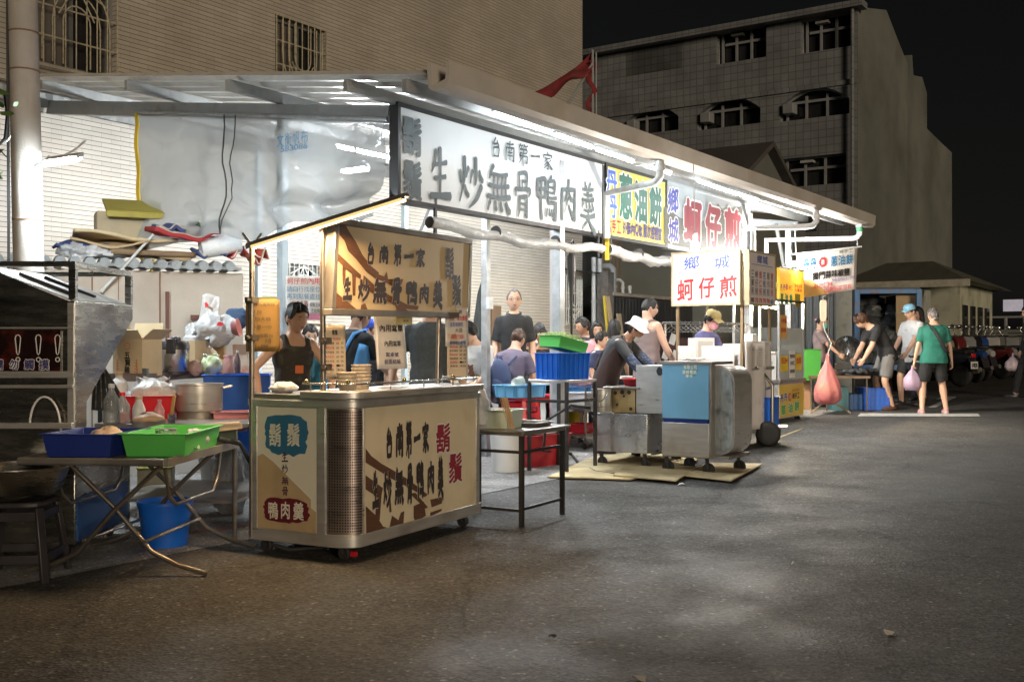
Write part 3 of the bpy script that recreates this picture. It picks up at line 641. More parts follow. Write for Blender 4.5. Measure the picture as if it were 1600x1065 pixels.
# ================================================================== SIGNS UNDER THE EAVE
M_BLK = mat('black_sign_frame', (.03, .03, .032), .4, .2)
M_SIGNW = mat('white_sign_face', (.74, .75, .76), .38, var=.05, vs=1.2, dirt=((.6, .58, .55), .12, 2))
M_SIGNY = mat('yellow_sign_face', (.78, .62, .13), .38, var=.06)
M_INKG = mat('slate_ink', (.075, .095, .105), .5, var=.1)
M_INKB = mat('black_ink', (.02, .017, .018), .5)
M_WHITE = mat('white_ink', (.82, .82, .80), .45, var=.04)
M_BLUE = mat('blue_ink', (.045, .10, .42), .45)
M_GREEN = mat('dark_green_ink', (.02, .11, .075), .45)
M_CRIM = mat('crimson_ink', (.30, .025, .045), .45)
M_RED = mat('red_ink', (.62, .03, .04), .45)
M_NAVY = mat('navy_ink', (.05, .04, .16), .45)
SGM = frame(RO, ROW); SGP = front(-.055)
zt, zb = 3.345, 2.49
def sgbox(b): return pbox(SGM, SGP, b)
def sign(name, label, x0, x1, face, frm=M_BLK, depth=.1):
    t = thing(name, label, 'sign', RO, ROW)
    g = G()
    for z in (zt-.02, zb+.02): g.box(((x0+x1)/2, 0, z), (x1-x0, depth, .04))
    for x in (x0+.02, x1-.02): g.box((x, 0, (zt+zb)/2), (.04, depth, zt-zb-.08))
    obj('frame', g, frm, t, bevel=.003)
    g = G(); g.box(((x0+x1)/2, 0, (zt+zb)/2), (x1-x0-.08, depth-.012, zt-zb-.08)); obj('board', g, face, t)
    return t
def letters(t, items, TM, P, m, z=.002, halo=None, hb=.045, name='lettering', vert=False, **kk):
    fn = colm if vert else row
    for s, b in items:
        bx = pbox(TM, P, b) if len(b) == 4 and max(b) > 20 else b
        g = G(); fn(g, s, bx, P, z=z, **kk); obj(name, g, m, t, smooth=0)
        if halo:
            h = G(); k2 = dict(kk); k2['bold'] = kk.get('bold', 0)+hb; e = 2*hb
            n = len(s); cw = bx[2]/(n if fn is row else 1); ch = bx[3]/(n if fn is colm else 1)
            for i, c in enumerate(s):
                if c == ' ': continue
                if fn is row: cc = (bx[0]-bx[2]/2+cw*(i+.5), bx[1], cw*.9, ch*(.34 if c == '一' and not kk.get('brush') else 1))
                else: cc = (bx[0], bx[1]+bx[3]/2-ch*(i+.5), cw, ch*.9)
                if not (kk.get('brush') and c in BRUSH): cc = (cc[0], cc[1], cc[2]*(1+e*.9), cc[3]*(1+e*.9))
                put(h, c, cc, P, z=z-.0012, seed=i, **k2)
            obj('lettering_outline', h, halo, t, smooth=0)
P = SGP
t = sign('shop_sign', 'long white shop sign with dark grey brush lettering under the eave', 0, 3.56, M_SIGNW)
B = dict(bold=.035, brush=.05)
letters(t, [('鬍', (627, 182, 661, 244)), ('鬚', (628, 250, 661, 313))], SGM, P, M_INKG, bold=.03)
letters(t, [('生', (669, 230, 707, 317)), ('炒', (713, 243, 757, 328)), ('無', (758, 258, 800, 333)), ('骨', (801, 268, 833, 341)), ('鴨', (836, 274, 872, 346)), ('肉', (873, 281, 903, 348)), ('羹', (905, 286, 932, 361))], SGM, P, M_INKG, **B)
letters(t, [('台', (767, 215, 783, 247)), ('南', (787, 221, 806, 253)), ('第', (808, 226, 827, 259)), ('一', (829, 234, 844, 256)), ('家', (847, 238, 864, 266))], SGM, P, M_INKG, bold=.03, brush=.06)
t = sign('shop_sign', 'square yellow shop sign with blue and green lettering beside the white sign', 3.60, 5.15, M_SIGNY)
letters(t, [('丹', (946, 266, 965, 303)), ('丹', (946, 304, 965, 341))], SGM, P, M_BLUE, .003, M_WHITE, .05, bold=.04)
letters(t, [('蔥', (966, 271, 989, 343)), ('油', (990, 282, 1012, 349)), ('餅', (1013, 290, 1035, 354))], SGM, P, M_GREEN, .003, M_WHITE, .045, bold=.045)
letters(t, [('純手工', (948, 343, 971, 364))], SGM, P, M_CRIM, bold=.03)
letters(t, [('外酥內Q軟', (973, 348, 1004, 369)), ('層次感豐富', (1005, 353, 1034, 374))], SGM, P, M_NAVY, bold=.03)
M_GSKY = mat('printed_grey_sky', (.40, .43, .44), .4, var=.35, vs=1.4, stretch=(.5, 1, 2))
t = sign('shop_sign', 'grey picture shop sign with crimson lettering over an old roof print', 5.17, 7.85, M_GSKY, M_GSKY)
g = G()
M_PROOF = mat('printed_dark_roof', (.10, .10, .085), .5, var=.5, vs=10, stretch=(1, 1, 4))
bx = [ppt(SGM, P, *p) for p in ((1038, 379), (1038, 322), (1062, 340), (1090, 350), (1108, 340), (1122, 318), (1130, 330), (1160, 325), (1161, 404))]
g.prism(bx[::-1], .001, P); obj('printed_roof', g, M_PROOF, t, smooth=0)
letters(t, [('鄉', (1042, 293, 1061, 335)), ('城', (1043, 339, 1061, 380))], SGM, P, mat('indigo_ink', (.06, .06, .30), .45), .004, M_WHITE, .06, bold=.03, brush=.05, slant=.1)
letters(t, [('蚵', (1066, 311, 1098, 382)), ('仔', (1100, 319, 1128, 388)), ('煎', (1130, 325, 1159, 392))], SGM, P, mat('maroon_ink', (.25, .03, .045), .45), .004, M_WHITE, .05, bold=.05)
# ------------------------------------------------------------------ clear plastic curtain at the near end of the roof
M_TARP = clearmat('clear_plastic_sheet', (.36, .375, .38), .12, .74, .9, 3.2, glow=.22)
M_YTAPE = mat('yellow_webbing', (.80, .58, .04), .55)
t = thing('plastic_curtain', 'large clear plastic curtain with yellow edge hung under the near roof end', 'curtain', RO, ROW)
# sheet in the cross plane u=0 : local x ~0, local y = 0.05..3.45
def tarp(a, b_):
    y = .08+3.38*a; top = rz(-y)-.23; bot = 2.28+.22*a-.34*(1-a)*0+.10*math.sin(a*3.1)
    bot = 2.36 if a < .25 else 2.36-.16*(a-.25)/.75
    f = b_**.9; z = top+(bot-top)*f
    w = f*f
    x = -.02 - .10*w*math.sin(a*9+1) - .07*w*math.sin(a*23) - .17*math.exp(-((f-.86)/.11)**2)*(.7+.5*math.sin(a*7)) + .045*noise.noise(Vector((a*9, f*4, 2))) 
    x += .10*math.exp(-((a-.60)/.05)**2)*f + .05*math.sin(a*41+f*5)*w*(1-a*.5) + .06*noise.noise(Vector((a*4, f*9, 7)))*w
    x -= .14*math.exp(-(((a-.42)+(f-.7)*.3)/.05)**2)*math.exp(-((f-.68)/.2)**2)
    for k_, am in ((1, .035), (2.3, .014)): x += am*(max(0, 1-3.2*abs(noise.noise(Vector((a*4.5*k_+f*2.2, f*2.6*k_-a*1.5, 3.7*k_)))))**2)*(.3+.7*f)
    z += .10*math.exp(-((a-.62)/.06)**2)*w - .04*math.sin(a*14)*w
    return (x, y-.05*w*math.sin(a*6), z)
g = G(); g.grid(tarp, 170, 80); sh = obj('sheet', g, M_TARP, t, smooth=180)
g = G(); pts = [Vector(tarp(1, i/16))+Vector((-.01, .02, 0)) for i in range(17)]
for p, q in zip(pts[:-1], pts[1:]): g.bar(p, q, .05, .012, up=(1, 0, 0))
obj('edge_strap', g, M_YTAPE, t)
g = G(); e = Vector(tarp(1, 1)); g.tube([e+Vector((-.02, 0, .15)), e+Vector((-.03, .02, -.12)), e+Vector((-.03, -.12, -.2)), e+Vector((-.02, -.16, 0))], .02, 6); obj('strap_end', g, M_YTAPE, t)
M_ROPE = mat('dark_cord', (.05, .05, .05), .8)
g = G(); g.tube([Vector(tarp(.60, i/14))+Vector((-.03, 0, 0)) for i in range(15)], .008, 5); g.tube([Vector(tarp(.60-.05*(1-i/14), i/14))+Vector((-.03, 0, 0)) for i in range(15)], .006, 5); obj('tie_cord', g, M_ROPE, t)
g = G(); TP = sidex(-.06, 0, 0)
for s, b in (('文衡帆布', (432, 206, 482, 227)), ('583086', (438, 226, 481, 235))): row(g, s, pbox(SGM, TP, b), TP, brush=.03)
obj('lettering', g, mat('faded_blue_ink', (.03, .22, .42), .5), t, smooth=0)
g = G(); g.cyl((-.01, .06, rz(0)-.22), (-.01, 3.5, rz(-3.5)-.22), .018, n=8); obj('rail', g, M_STEELP, t)
# lamp that shines through it
p = RP(.55, -.95, 2.93)
t = thing('flood_lamp', 'white lit flood lamp glowing behind the clear plastic curtain', 'lamp', p, ROW)
g = G(); g.box((0, 0, .03), (.1, .3, .03)); g.bar((0, 0, .045), (0, 0, .45), .02); obj('fitting', g, M_CAP, t)
g = G(); g.box((0, 0, 0), (.08, .28, .028)); obj('tube', g, lampmat('flood_glow', (.88, .96, 1), 260), t)
# rolled up plastic under the signs
M_ROLL = clearmat('rolled_plastic', (.60, .58, .55), .22, .62, .9, 22, glow=.3)
def roll(ua, ub, z, lab, r=.056):
    t = thing('rolled_curtain', lab, 'curtain', RP(ua, .05, z), ROW)
    L_ = ub-ua; n = 90
    def prof(a, b_):
        th = b_*2*math.pi; rr = r*(1+.04*math.sin(a*31)+.16*noise.noise(Vector((a*14, math.cos(th)*2, math.sin(th)*2)))); sag = -.05*math.sin(a*math.pi)+.015*math.sin(a*22)
        f2 = .18*noise.noise(Vector((a*30, math.cos(th)*3, math.sin(th)*3))); return (a*L_, rr*(1+f2)*math.cos(th), rr*(.85+f2)*math.sin(th)+sag+.012*noise.noise(Vector((a*9, 1, 1))))
    g = G(); g.grid(prof, n, 18); obj('roll', g, M_ROLL, t, smooth=180)
    g = G(); g.lathe([(.035, 0), (.05, .004), (.05, .012)], n=16, M=rotm(R(90), 'Y')); g.lathe([(r*.98, .008), (r*.92, .014), (.05, .0142)], n=18, M=rotm(R(90), 'Y')); obj('end_core', g, mat('dark_core', (.04, .035, .03), .8), t)
    g = G()
    for k in (.33, .68): g.lathe([(r*1.12, k*L_-.006), (r*1.15, k*L_), (r*1.12, k*L_+.006)], n=16, M=rotm(R(90), 'Y'))
    obj('tie_cord', g, M_ROPE, t)
    g = G(); g.box((.1, r*.2, r*1.0), (.03, .02, .35)); g.box((L_-.06, r*.2, r*1.0), (.03, .02, .3)); obj('hanger', g, M_DGREY, t)
    return t
roll(.42, 3.5, 2.36, 'rolled up clear plastic curtain tied beneath the long white sign')
t = roll(3.62, 5.9, 2.36, 'rolled up clear plastic curtain with faint blue print below the yellow sign', .068)
g = G(); g.box((.0, 0, .02), (.012, .05, .28)); obj('end_strap', g, M_YTAPE, t)
# flag and its poles on the roof
fp = pix(926, 185, 15.5)
t = thing('torn_flag', 'tattered red flag with silvery print on a thin pole above the roof', 'flag', fp)
hz = (185-78)/FPX*15.5
g = G(); g.cyl((0, 0, -1.2), (0, 0, hz), .018, n=8); g.cyl((.06, .02, -1.2), (.05, 0, hz*.96), .012, n=6); g.cyl((-.55, .1, -.1), (0, 0, hz*.8), .022, n=6); obj('pole', g, M_PVCG, t)
def fl(a, b_):
    x = -a*.95; z = hz-.02-a*.62-b_*.24*(1-.55*a)*(1+.3*math.sin(a*12)) ; y = .06*math.sin(a*9+b_*3)+.04*math.sin(b_*5+a*3)
    return (x, y, z-.08*math.sin(a*math.pi))
M_FLAG = mat('torn_red_cloth', (.24, .03, .035), .85, var=.4, vs=8, dirt=((.10, .08, .08), .7, 6), dthr=.56)
g = G(); g.grid(fl, 24, 8)
g.add([(-.9, .0, hz-.62), (-1.0, .02, hz-.78), (-.82, .03, hz-.82)], [(0, 1, 2)]); obj('cloth', g, M_FLAG, t, smooth=60, solid=.004)
g = G(); g.grid(lambda a, b_: (-.06+.10*b_*(1-.4*a)+.05*math.sin(a*17), .03*math.sin(a*11+b_), hz*.85-a*1.0), 16, 3); obj('streamer', g, M_FLAG, t, smooth=60, solid=.004)

# ================================================================== CONCRETE POLE, COPED WALL, JUNK ON TOP
pp = pix(45, 540, 8.3); pp.z = 0
t = thing('utility_pole', 'thick concrete pole at the left edge with rusty straps and lamp arm', 'pole', pp)
dx = (36-47)/FPX*8.3
g = G(); g.tube([(.02, 0, 0), (.0, 0, 1.9), (dx, 0, 4.3), (dx-.03, 0, 6)], [.118, .113, .108, .105], 28); obj('shaft', g, mat('pole_concrete', (.46, .42, .38), .75, var=.13, vs=3, bump=.15, bs=70, dirt=((.30, .2, .13), .6, 2.5), dthr=.56), t, smooth=60)
for z in (2.25, 3.42, 3.72): g = G(); g.lathe([(.1145, z), (.117, z+.004), (.1145, z+.012)], (dx*(z-1.9)/2.4, 0, 0), 24); obj('strap', g, mat('rusty_wire', (.22, .13, .08), .7), t)
g = G(); g.tube([(-.13, -.06, 6), (-.14, -.06, 4), (-.12, -.08, 2.2), (-.12, -.08, .2)], .012, 6); g.tube([(-.12+.05*math.cos(a*.9)+dx, -.09, 3.05+.22*math.sin(a*.9)) for a in range(15)], .014, 6); obj('cable', g, M_ROPE, t, smooth=60)
lp = pix(98, 255, 8.1)
t = thing('flood_lamp', 'bright white flood lamp on an arm beside the concrete pole', 'lamp', lp)
TT = rotm(R(-8), 'Y') @ rotm(R(20), 'X')
g = G(); g.box((0, .02, .045), (.26, .16, .03), TT); g.tube([(-.1, 0, .05), (-.18, .1, .02), (-.30, .15, .0)], .014, 8); g.tube([(0, .02, .06), (.05, .1, .12), (.12, .14, .2)], .01, 6); obj('housing', g, M_CAP, t, bevel=.006)
g = G(); g.box((0, 0, .015), (.24, .14, .026), TT); obj('lens', g, lampmat('flood_glow_pole', (.84, .95, 1), 480), t)
# wall with tiled coping
wa, wb = pix(-40, 540, 9.62), pix(381, 540, 10.72); wa.z = wb.z = 0
wd = wb-wa; WL = wd.length; WRZ = math.atan2(wd.y, wd.x)
CW = thing('coped_wall', 'stained beige plaster wall topped with grey round coping tiles', 'wall', wa, WRZ); CWM = frame(wa, WRZ)
g = G(); g.box((WL/2, .1, 1.0), (WL, .2, 2.0)); obj('wall_face', g, mat('stained_beige_plaster', (.50, .445, .385), .8, var=.14, vs=1.1, bump=.12, bs=40, dirt=((.33, .26, .20), .55, 1.4), dthr=.50), CW, bevel=.01)
g = G()
for x in (1.0, 1.62): g.box((x, -.004, 1.0), (.012, .012, 2.0))
g.box((WL-1.2, -.004, 1.0), (.006, .01, 2.0)); obj('joint', g, mat('rust_seam', (.20, .10, .06), .8), CW)
g = G(); g.box((1.62+.5, -.03, 1.55), (.42, .03, .05)); g.box((WL-.75, -.02, .9), (.03, .04, 1.8)); obj('batten', g, mat('brown_batten', (.13, .05, .04), .6), CW)
M_CTILE = mat('grey_clay_tile', (.30, .32, .33), .7, var=.2, vs=25, bump=.3, bs=90)
g = G(); n = int(WL/.131)
for i in range(n):
    x = .06+i*.131
    g.tube([(x, -.10, 2.06), (x, -.06, 2.062), (x, .05, 2.075), (x, .30, 2.06)], [.040, .053, .052, .05], 14)
    g.lathe([(.0, -.004), (.03, 0), (.034, -.006), (.046, -.006), (.048, .0)], (x, -.10, 2.06), 14, rotm(R(90), 'X'))
    g.box((x+.0655, .06, 2.045), (.09, .28, .03))
obj('coping_tile', g, M_CTILE, CW, smooth=40)
def WP(px, py, off=0):                              # point on the wall face by pixel
    q = ppt(CWM, front(-off), px, py); return CWM @ Vector((q[0], -off, q[1]))
M_CARD = mat('cardboard', (.50, .37, .22), .75, var=.12, vs=4, dirt=((.36, .25, .14), .5, 5))
M_CARDL = mat('pale_cardboard', (.60, .48, .30), .75, var=.12, vs=4)
def lying_sheet(name, lab, cat, px, py, w, d, z, rzv, m, wav=.02, sd=0, th=.012, tilt=0):
    p = WP(px, py, -.12); p.z = z
    g = G(); g.grid(lambda a, b_: ((a-.5)*w*(1-.12*b_), (b_-.5)*d, wav*math.sin(a*5+sd)*math.sin(b_*3+sd)+tilt*(a-.5)+.25*wav*noise.noise(Vector((a*5, b_*5, sd)))), 20, 8)
    return tag(obj(name, g, m, loc=p, rz=WRZ+rzv, solid=th, smooth=60), lab, cat)
lying_sheet('cardboard', 'large flattened pale cardboard carton on top of the coped wall', 'cardboard', 190, 385, .95, .5, 2.32, .1, M_CARDL, .04, 1, .03)
lying_sheet('cardboard', 'folded tan cardboard sheet sloping under the clear curtain on the wall top', 'cardboard', 175, 380, .7, .45, 2.25, -.2, M_CARD, .05, 2, .02)
lying_sheet('cardboard', 'thin stack of brown cardboard lying over the middle coping tiles', 'cardboard', 235, 390, .8, .4, 2.17, .05, mat('brown_card_stack', (.25, .17, .10), .8, var=.3, vs=8, stretch=(1, 1, 30)), .012, 3, .05)
lying_sheet('cardboard', 'short ochre cardboard strip beneath the red rug on the coping', 'cardboard', 270, 402, .30, .3, 2.14, .0, M_CARD, .01, 4, .05)
M_RUGR = mat('red_rug', (.42, .04, .05), .9, var=.15, vs=20); M_RUGB = mat('blue_rug', (.06, .09, .24), .9, var=.2, vs=20); M_RUGG = mat('green_rug', (.05, .10, .05), .9, var=.2, vs=20)
M_RUGE = mat('pale_rug_edge', (.55, .5, .42), .9)
def rug(lab, px, py, w, d, z, m, sd, amp, lay=.045):
    p = WP(px, py, -.02); p.z = z
    t = thing('rug', lab, 'rug', p, WRZ+.1)
    def f(a, b_): return ((a-.5)*w, (b_-.6)*d, amp*math.sin(a*7+sd)*(1-.3*b_)+amp*.5*math.sin(a*13+sd*2)+.05*b_)
    g = G(); g.grid(f, 30, 6); obj('cloth', g, m, t, smooth=70, solid=lay)
    g = G(); g.tube([Vector(f(i/30, 0))+Vector((0, -.008, lay*.5)) for i in range(31)], .007, 5); obj('edging', g, M_RUGE, t)
rug('crumpled red rug with pale edging on the coped wall', 283, 378, .62, .45, 2.34, M_RUGR, 1, .035)
rug('dark green rug corner folded over the red rug', 327, 363, .34, .35, 2.45, M_RUGG, 2, .03)
rug('navy blue rug bunched at the front of the coping beside the white roll', 325, 397, .28, .3, 2.20, M_RUGB, 4, .05, .03)
rug('blue cloth folded behind the red rug by the clear curtain', 262, 372, .25, .3, 2.40, M_RUGB, 3, .02)
rug('bright red mat hanging at the right end of the coping tiles', 375, 398, .30, .3, 2.20, M_RUGR, 5, .05, .02)
rug('faded orange red mat drooping past the wall end behind the lamp bar', 396, 404, .2, .3, 2.15, mat('orange_mat', (.46, .1, .05), .9), 2, .06, .02)
p = WP(345, 388, .1); p.z = 2.27
t = thing('bubble_roll', 'white roll of foam wrap resting on the coping tiles', 'roll', p, WRZ)
g = G(); g.lathe([(.02, -.2), (.10, -.2), (.104, -.19), (.104, .18), (.10, .19)], n=26, M=rotm(R(78), 'Y')); obj('foam', g, mat('foam_wrap', (.72, .73, .74), .5, bump=.3, bs=60), t, smooth=50)
g = G(); g.lathe([(.0, .191), (.02, .192), (.06, .191), (.075, .196), (.1, .1905)], n=26, M=rotm(R(78), 'Y')); obj('end_face', g, mat('foam_end', (.62, .62, .6), .6, var=.3, vs=30), t)
M_BAGW = clearmat('white_poly_bag', (.60, .61, .63), .35, .84, .6, 24)
def lump(g, c, r, sd, amp=.3, n=18, squash=1, M=None):
    vs, fs = [], []; k = G(); k.ball((0, 0, 0), 1, n)
    out = []
    for v in k.v:
        d = Vector(v); q = Vector((d.x*3.2+sd, d.y*3.2, d.z*.9)); s = 1+amp*.8*noise.noise(d*1.5+Vector((sd, 0, 0)))-amp*.55*abs(noise.noise(q))*2-amp*.22*abs(noise.noise(q*2.3))*2+amp*.4
        out.append((d.x*s*r[0], d.y*s*r[1], d.z*s*r[2]))
    T = Matrix.Translation(c) @ M if M is not None else Matrix.Translation(c)
    return g.add(out, k.f, T)
def bag(lab, loc, r, m, sd=0, name='plastic_bag', cat='bag', neck=.5, amp=.32, rzv=0):
    """soft bag: lumpy body gathered into a crumpled neck with two ears"""
    t = thing(name, lab, cat, loc, rzv)
    g = G(); lump(g, (0, 0, r[2]*.9), r, sd, amp, 28); obj('body', g, m, t, smooth=50)
    if neck:
        g = G()
        for s in (-1, 1): g.grid(lambda a, b_: ((a-.5)*r[0]*(.7-b_*.35)+s*r[0]*(.12+.35*b_), .25*r[1]*math.sin(a*8+b_*5+sd)+.3*s*r[1]*b_, r[2]*(1.45-.25*b_*b_)+b_*r[2]*neck*.9+.12*r[2]*math.sin(a*11+sd)), 10, 6)
        obj('handle', g, m, t, smooth=60, solid=.003)
    return t
for i, (px, py, rr, lab) in enumerate(((118, 392, (.14, .14, .07), 'crumpled clear bag on the coping beside the tan carton'), (150, 397, (.18, .16, .06), 'crushed white wrapper heap on the leftmost visible coping tiles'), (172, 398, (.13, .12, .05), 'white wrapper heap with a blue scrap on the coping tiles'))):
    p = WP(px, py, -.05); p.z = 2.11; bag(lab, p, rr, M_BAGW, i*3, 'wrapper_heap', 'rubbish', 0, .6, WRZ)
p = WP(112, 374, -.2); p.z = 2.2
lying_sheet('cloth', 'blue cloth with red corner lying behind the wrappers on the wall', 'cloth', 125, 384, .5, .3, 2.22, .15, M_RUGB, .06, 6, .02)
# yellow box behind the wall top
q = WP(190, 345, -.55)
t = thing('notice_box', 'olive yellow metal box with lid behind the wall top', 'box', (q.x, q.y, 2.25), WRZ)
M_OLIVE = mat('olive_yellow_paint', (.42, .37, .06), .5, var=.15, dirt=((.25, .2, .08), .5, 5))
g = G(); g.box((0, 0, .18), (.5, .3, .36)); obj('body', g, mat('buff_panel', (.50, .43, .30), .7), t, bevel=.01)
g = G(); g.box((.1, -.1, .42), (.55, .45, .03), rotm(R(22), 'X')); g.box((.1, -.3, .32), (.55, .02, .06)); obj('lid', g, M_OLIVE, t, bevel=.006)
q = WP(165, 350, -.5); 
t = thing('pvc_rod', 'thin white rod leaning across the coping tiles', 'rod', WP(158, 456, .04))
a = WP(158, 456, .04); b2 = WP(240, 366, .16); g = G(); g.cyl((0, 0, 0), b2-a, .013, n=8); g.lathe([(.017, 0), (.017, .03)], n=8, M=(b2-a).to_track_quat('Z', 'X').to_matrix().to_4x4()); obj('rod', g, M_PVC, t)
# leaves by the pole
t = thing('leafy_branch', 'green leafy branch reaching in at the left edge by the pole', 'branch', pix(2, 235, 7.6))
g = G(); rnd = random.Random(5); g.tube([(-.4, 0, .35), (-.1, 0, .1), (.04, 0, -.05)], [.012, .009, .004], 6); obj('twig', g, M_ROPE, t)
g = G()
for i in range(22):
    c = Vector((rnd.uniform(-.22, .09), rnd.uniform(-.15, .15), rnd.uniform(-.2, .42))); a = Vector((rnd.gauss(0, 1), rnd.gauss(0, .6), rnd.gauss(-.5, .6))).normalized(); n_ = a.orthogonal().normalized(); L_ = rnd.uniform(.08, .14)
    pts = [c, c+a*L_*.35+n_*L_*.26, c+a*L_*.7+n_*L_*.2, c+a*L_, c+a*L_*.7-n_*L_*.2, c+a*L_*.35-n_*L_*.26]; g.add(pts, [(0, 1, 2, 3), (0, 3, 4, 5)])
obj('leaf', g, mat('leaf_green', (.07, .14, .03), .5, var=.4, vs=9), t, smooth=0)
# ================================================================== SHARED MATERIALS AND SMALL BUILDERS
M_SS = mat('stainless_steel', (.60, .59, .57), .32, .62, var=.14, vs=3, stretch=(1, 1, 8), dirt=((.30, .26, .21), .5, 3), bump=.05, bs=30)
M_SSD = mat('worn_dark_steel', (.36, .34, .315), .38, .7, var=.3, vs=2.2, dirt=((.12, .09, .07), .7, 2.5), bump=.08, bs=18)
M_SSB = mat('bright_steel', (.62, .62, .62), .25, .95, var=.1, vs=4)
M_PIPE = mat('steel_tube', (.36, .33, .29), .32, .9, var=.25, vs=9, dirt=((.16, .1, .06), .7, 9))
M_IRON = mat('black_iron', (.045, .043, .042), .5, .4, var=.3, vs=9)
M_RUB = mat('black_rubber', (.022, .022, .022), .7)
M_CREAM = mat('cream_print', (.76, .67, .49), .4, var=.07, vs=1.6, dirt=((.48, .37, .22), .5, 2.2))
M_CREAM2 = mat('pale_cream_print', (.76, .72, .60), .4, var=.06, vs=1.6)
M_TAN = mat('tan_print', (.52, .38, .22), .42, var=.12, vs=2.5, dirt=((.30, .19, .10), .5, 3))
M_BROWN = mat('brown_print', (.13, .065, .04), .45, var=.3, vs=14, stretch=(1, 1, 5))
M_PAPER = mat('white_paper', (.78, .76, .73), .6, var=.03)
M_PAPERK = mat('beige_paper', (.66, .55, .42), .65, var=.05)
M_LAM = mat('laminated_paper', (.74, .70, .66), .25, var=.04)
M_SKYB = mat('sky_blue_plastic', (.16, .45, .72), .38, var=.06)
M_BLUEP = mat('blue_plastic', (.012, .13, .62), .35, var=.1, vs=3)
M_DBLUE = mat('dark_blue_plastic', (.015, .035, .22), .38, var=.1, vs=3)
M_GREENP = mat('green_plastic', (.10, .50, .10), .38, var=.08, vs=3)
M_REDP = mat('red_plastic', (.62, .02, .03), .36, var=.1, vs=3)
M_YELP = mat('yellow_plastic', (.80, .55, .02), .4, var=.1)
M_WHITEP = mat('white_plastic', (.76, .77, .78), .38, var=.05)
M_MINT = mat('mint_plastic', (.55, .66, .60), .4, var=.06)
M_CLEAR = clearmat('clear_bottle', (.62, .66, .68), .1, .30, .1, 20)
M_GLASS = clearmat('stall_glass', (.55, .58, .58), .06, .14)
M_ORANGE = mat('orange_carton', (.62, .30, .06), .6, var=.1); M_NAVYP = mat('navy_tub', (.04, .06, .16), .4); M_TEAL = mat('teal_tub', (.22, .48, .48), .4)
M_PINK = mat('pink_plastic', (.72, .30, .36), .4)
M_SALMON = mat('food_tan', (.62, .40, .24), .5, var=.2, vs=14)
def at(px, py, z):                                  # ground-plane style placement: pixel on the level z
    return hitz(px, py, z) if py > HY+4 else pix(px, py, 8)
def tray(name, lab, loc, w, d, h, m, rz_=0, th=.008, rim=.018, taper=.9, cat='tray', group=None, base=0):
    t = thing(name, lab, cat, loc, rz_, group); g = G()
    def ringq(s, z, o=0): return [(-w/2*s-o, -d/2*s-o, z), (w/2*s+o, -d/2*s-o, z), (w/2*s+o, d/2*s+o, z), (-w/2*s-o, d/2*s+o, z)]
    R_ = [ringq(taper, base), ringq(1, h), ringq(1, h, rim), ringq(1, h+.006, rim), ringq(1, h+.006, -th), ringq(taper, base+th, -th)]
    vs = [p for r_ in R_ for p in r_]; fs = [(3, 2, 1, 0)]
    for i in range(5): fs += [(i*4+j, i*4+(j+1) % 4, (i+1)*4+(j+1) % 4, (i+1)*4+j) for j in range(4)]
    fs.append((20, 21, 22, 23)); g.add(vs, fs); obj('body', g, m, t, bevel=.006, smooth=30); return t
def crate(name, lab, loc, w, d, h, m, rz_=0, group=None, ribs=6, mesh=False):
    t = tray(name, lab, loc, w, d, h, m, rz_, taper=.95, cat='crate', group=group)
    g = G()
    for i in range(ribs):
        x = -w/2*.9+w*.9*i/(ribs-1)
        for s in (-1, 1): g.bar((x*.95, s*d/2*.955, .0), (x, s*(d/2+.004), h), .014, .016, up=(0, 1, 0))
    for i in range(max(3, ribs-2)):
        y = -d/2*.85+d*.85*i/(max(3, ribs-2)-1)
        for s in (-1, 1): g.bar((s*w/2*.955, y*.95, .0), (s*(w/2+.004), y, h), .014, .016, up=(1, 0, 0))
    if mesh:
        for k in (.3, .55, .8):
            for s in (-1, 1): g.box((0, s*(d/2*.975), h*k), (w*.96, .016, .016)); g.box((s*(w/2*.975), 0, h*k), (.016, d*.94, .016))
    obj('slat', g, m, t, smooth=0)
    return t
def bottle(name, lab, loc, r, h, m, cap, group=None, neck=.35, liquid=None, cat='bottle'):
    t = thing(name, lab, cat, loc, 0, group)
    g = G(); g.lathe([(0, 0), (r*.94, 0), (r, r*.15), (r, h*.55), (r*.92, h*.62), (r*neck, h*.84), (r*neck, h*.9)], n=16); obj('body', g, m, t, smooth=60)
    g = G(); g.lathe([(r*neck*1.15, h*.9), (r*neck*1.15, h), (0, h)], n=12); obj('cap', g, cap, t)
    if liquid: g = G(); g.lathe([(0, .004), (r*.9, .004), (r*.93, h*.38), (0, h*.38)], n=14); obj('liquid', g, liquid, t)
    return t
def pot(name, lab, loc, r, h, m, handles=True, lid=False, rz_=0):
    t = thing(name, lab, 'pot', loc, rz_)
    g = G(); g.lathe([(0, 0), (r*.96, 0), (r, .02), (r, h-.01), (r*1.05, h-.004), (r*1.05, h+.004), (r*.97, h), (r*.95, .02), (0, .012)], n=36); obj('body', g, m, t, smooth=40)
    if handles:
        for s in (-1, 1): g = G(); g.tube([(s*r, -.05, h*.86), (s*(r+.05), -.045, h*.9), (s*(r+.06), 0, h*.91), (s*(r+.05), .045, h*.9), (s*r, .05, h*.86)], .009, 8); obj('handle', g, m, t)
    return t
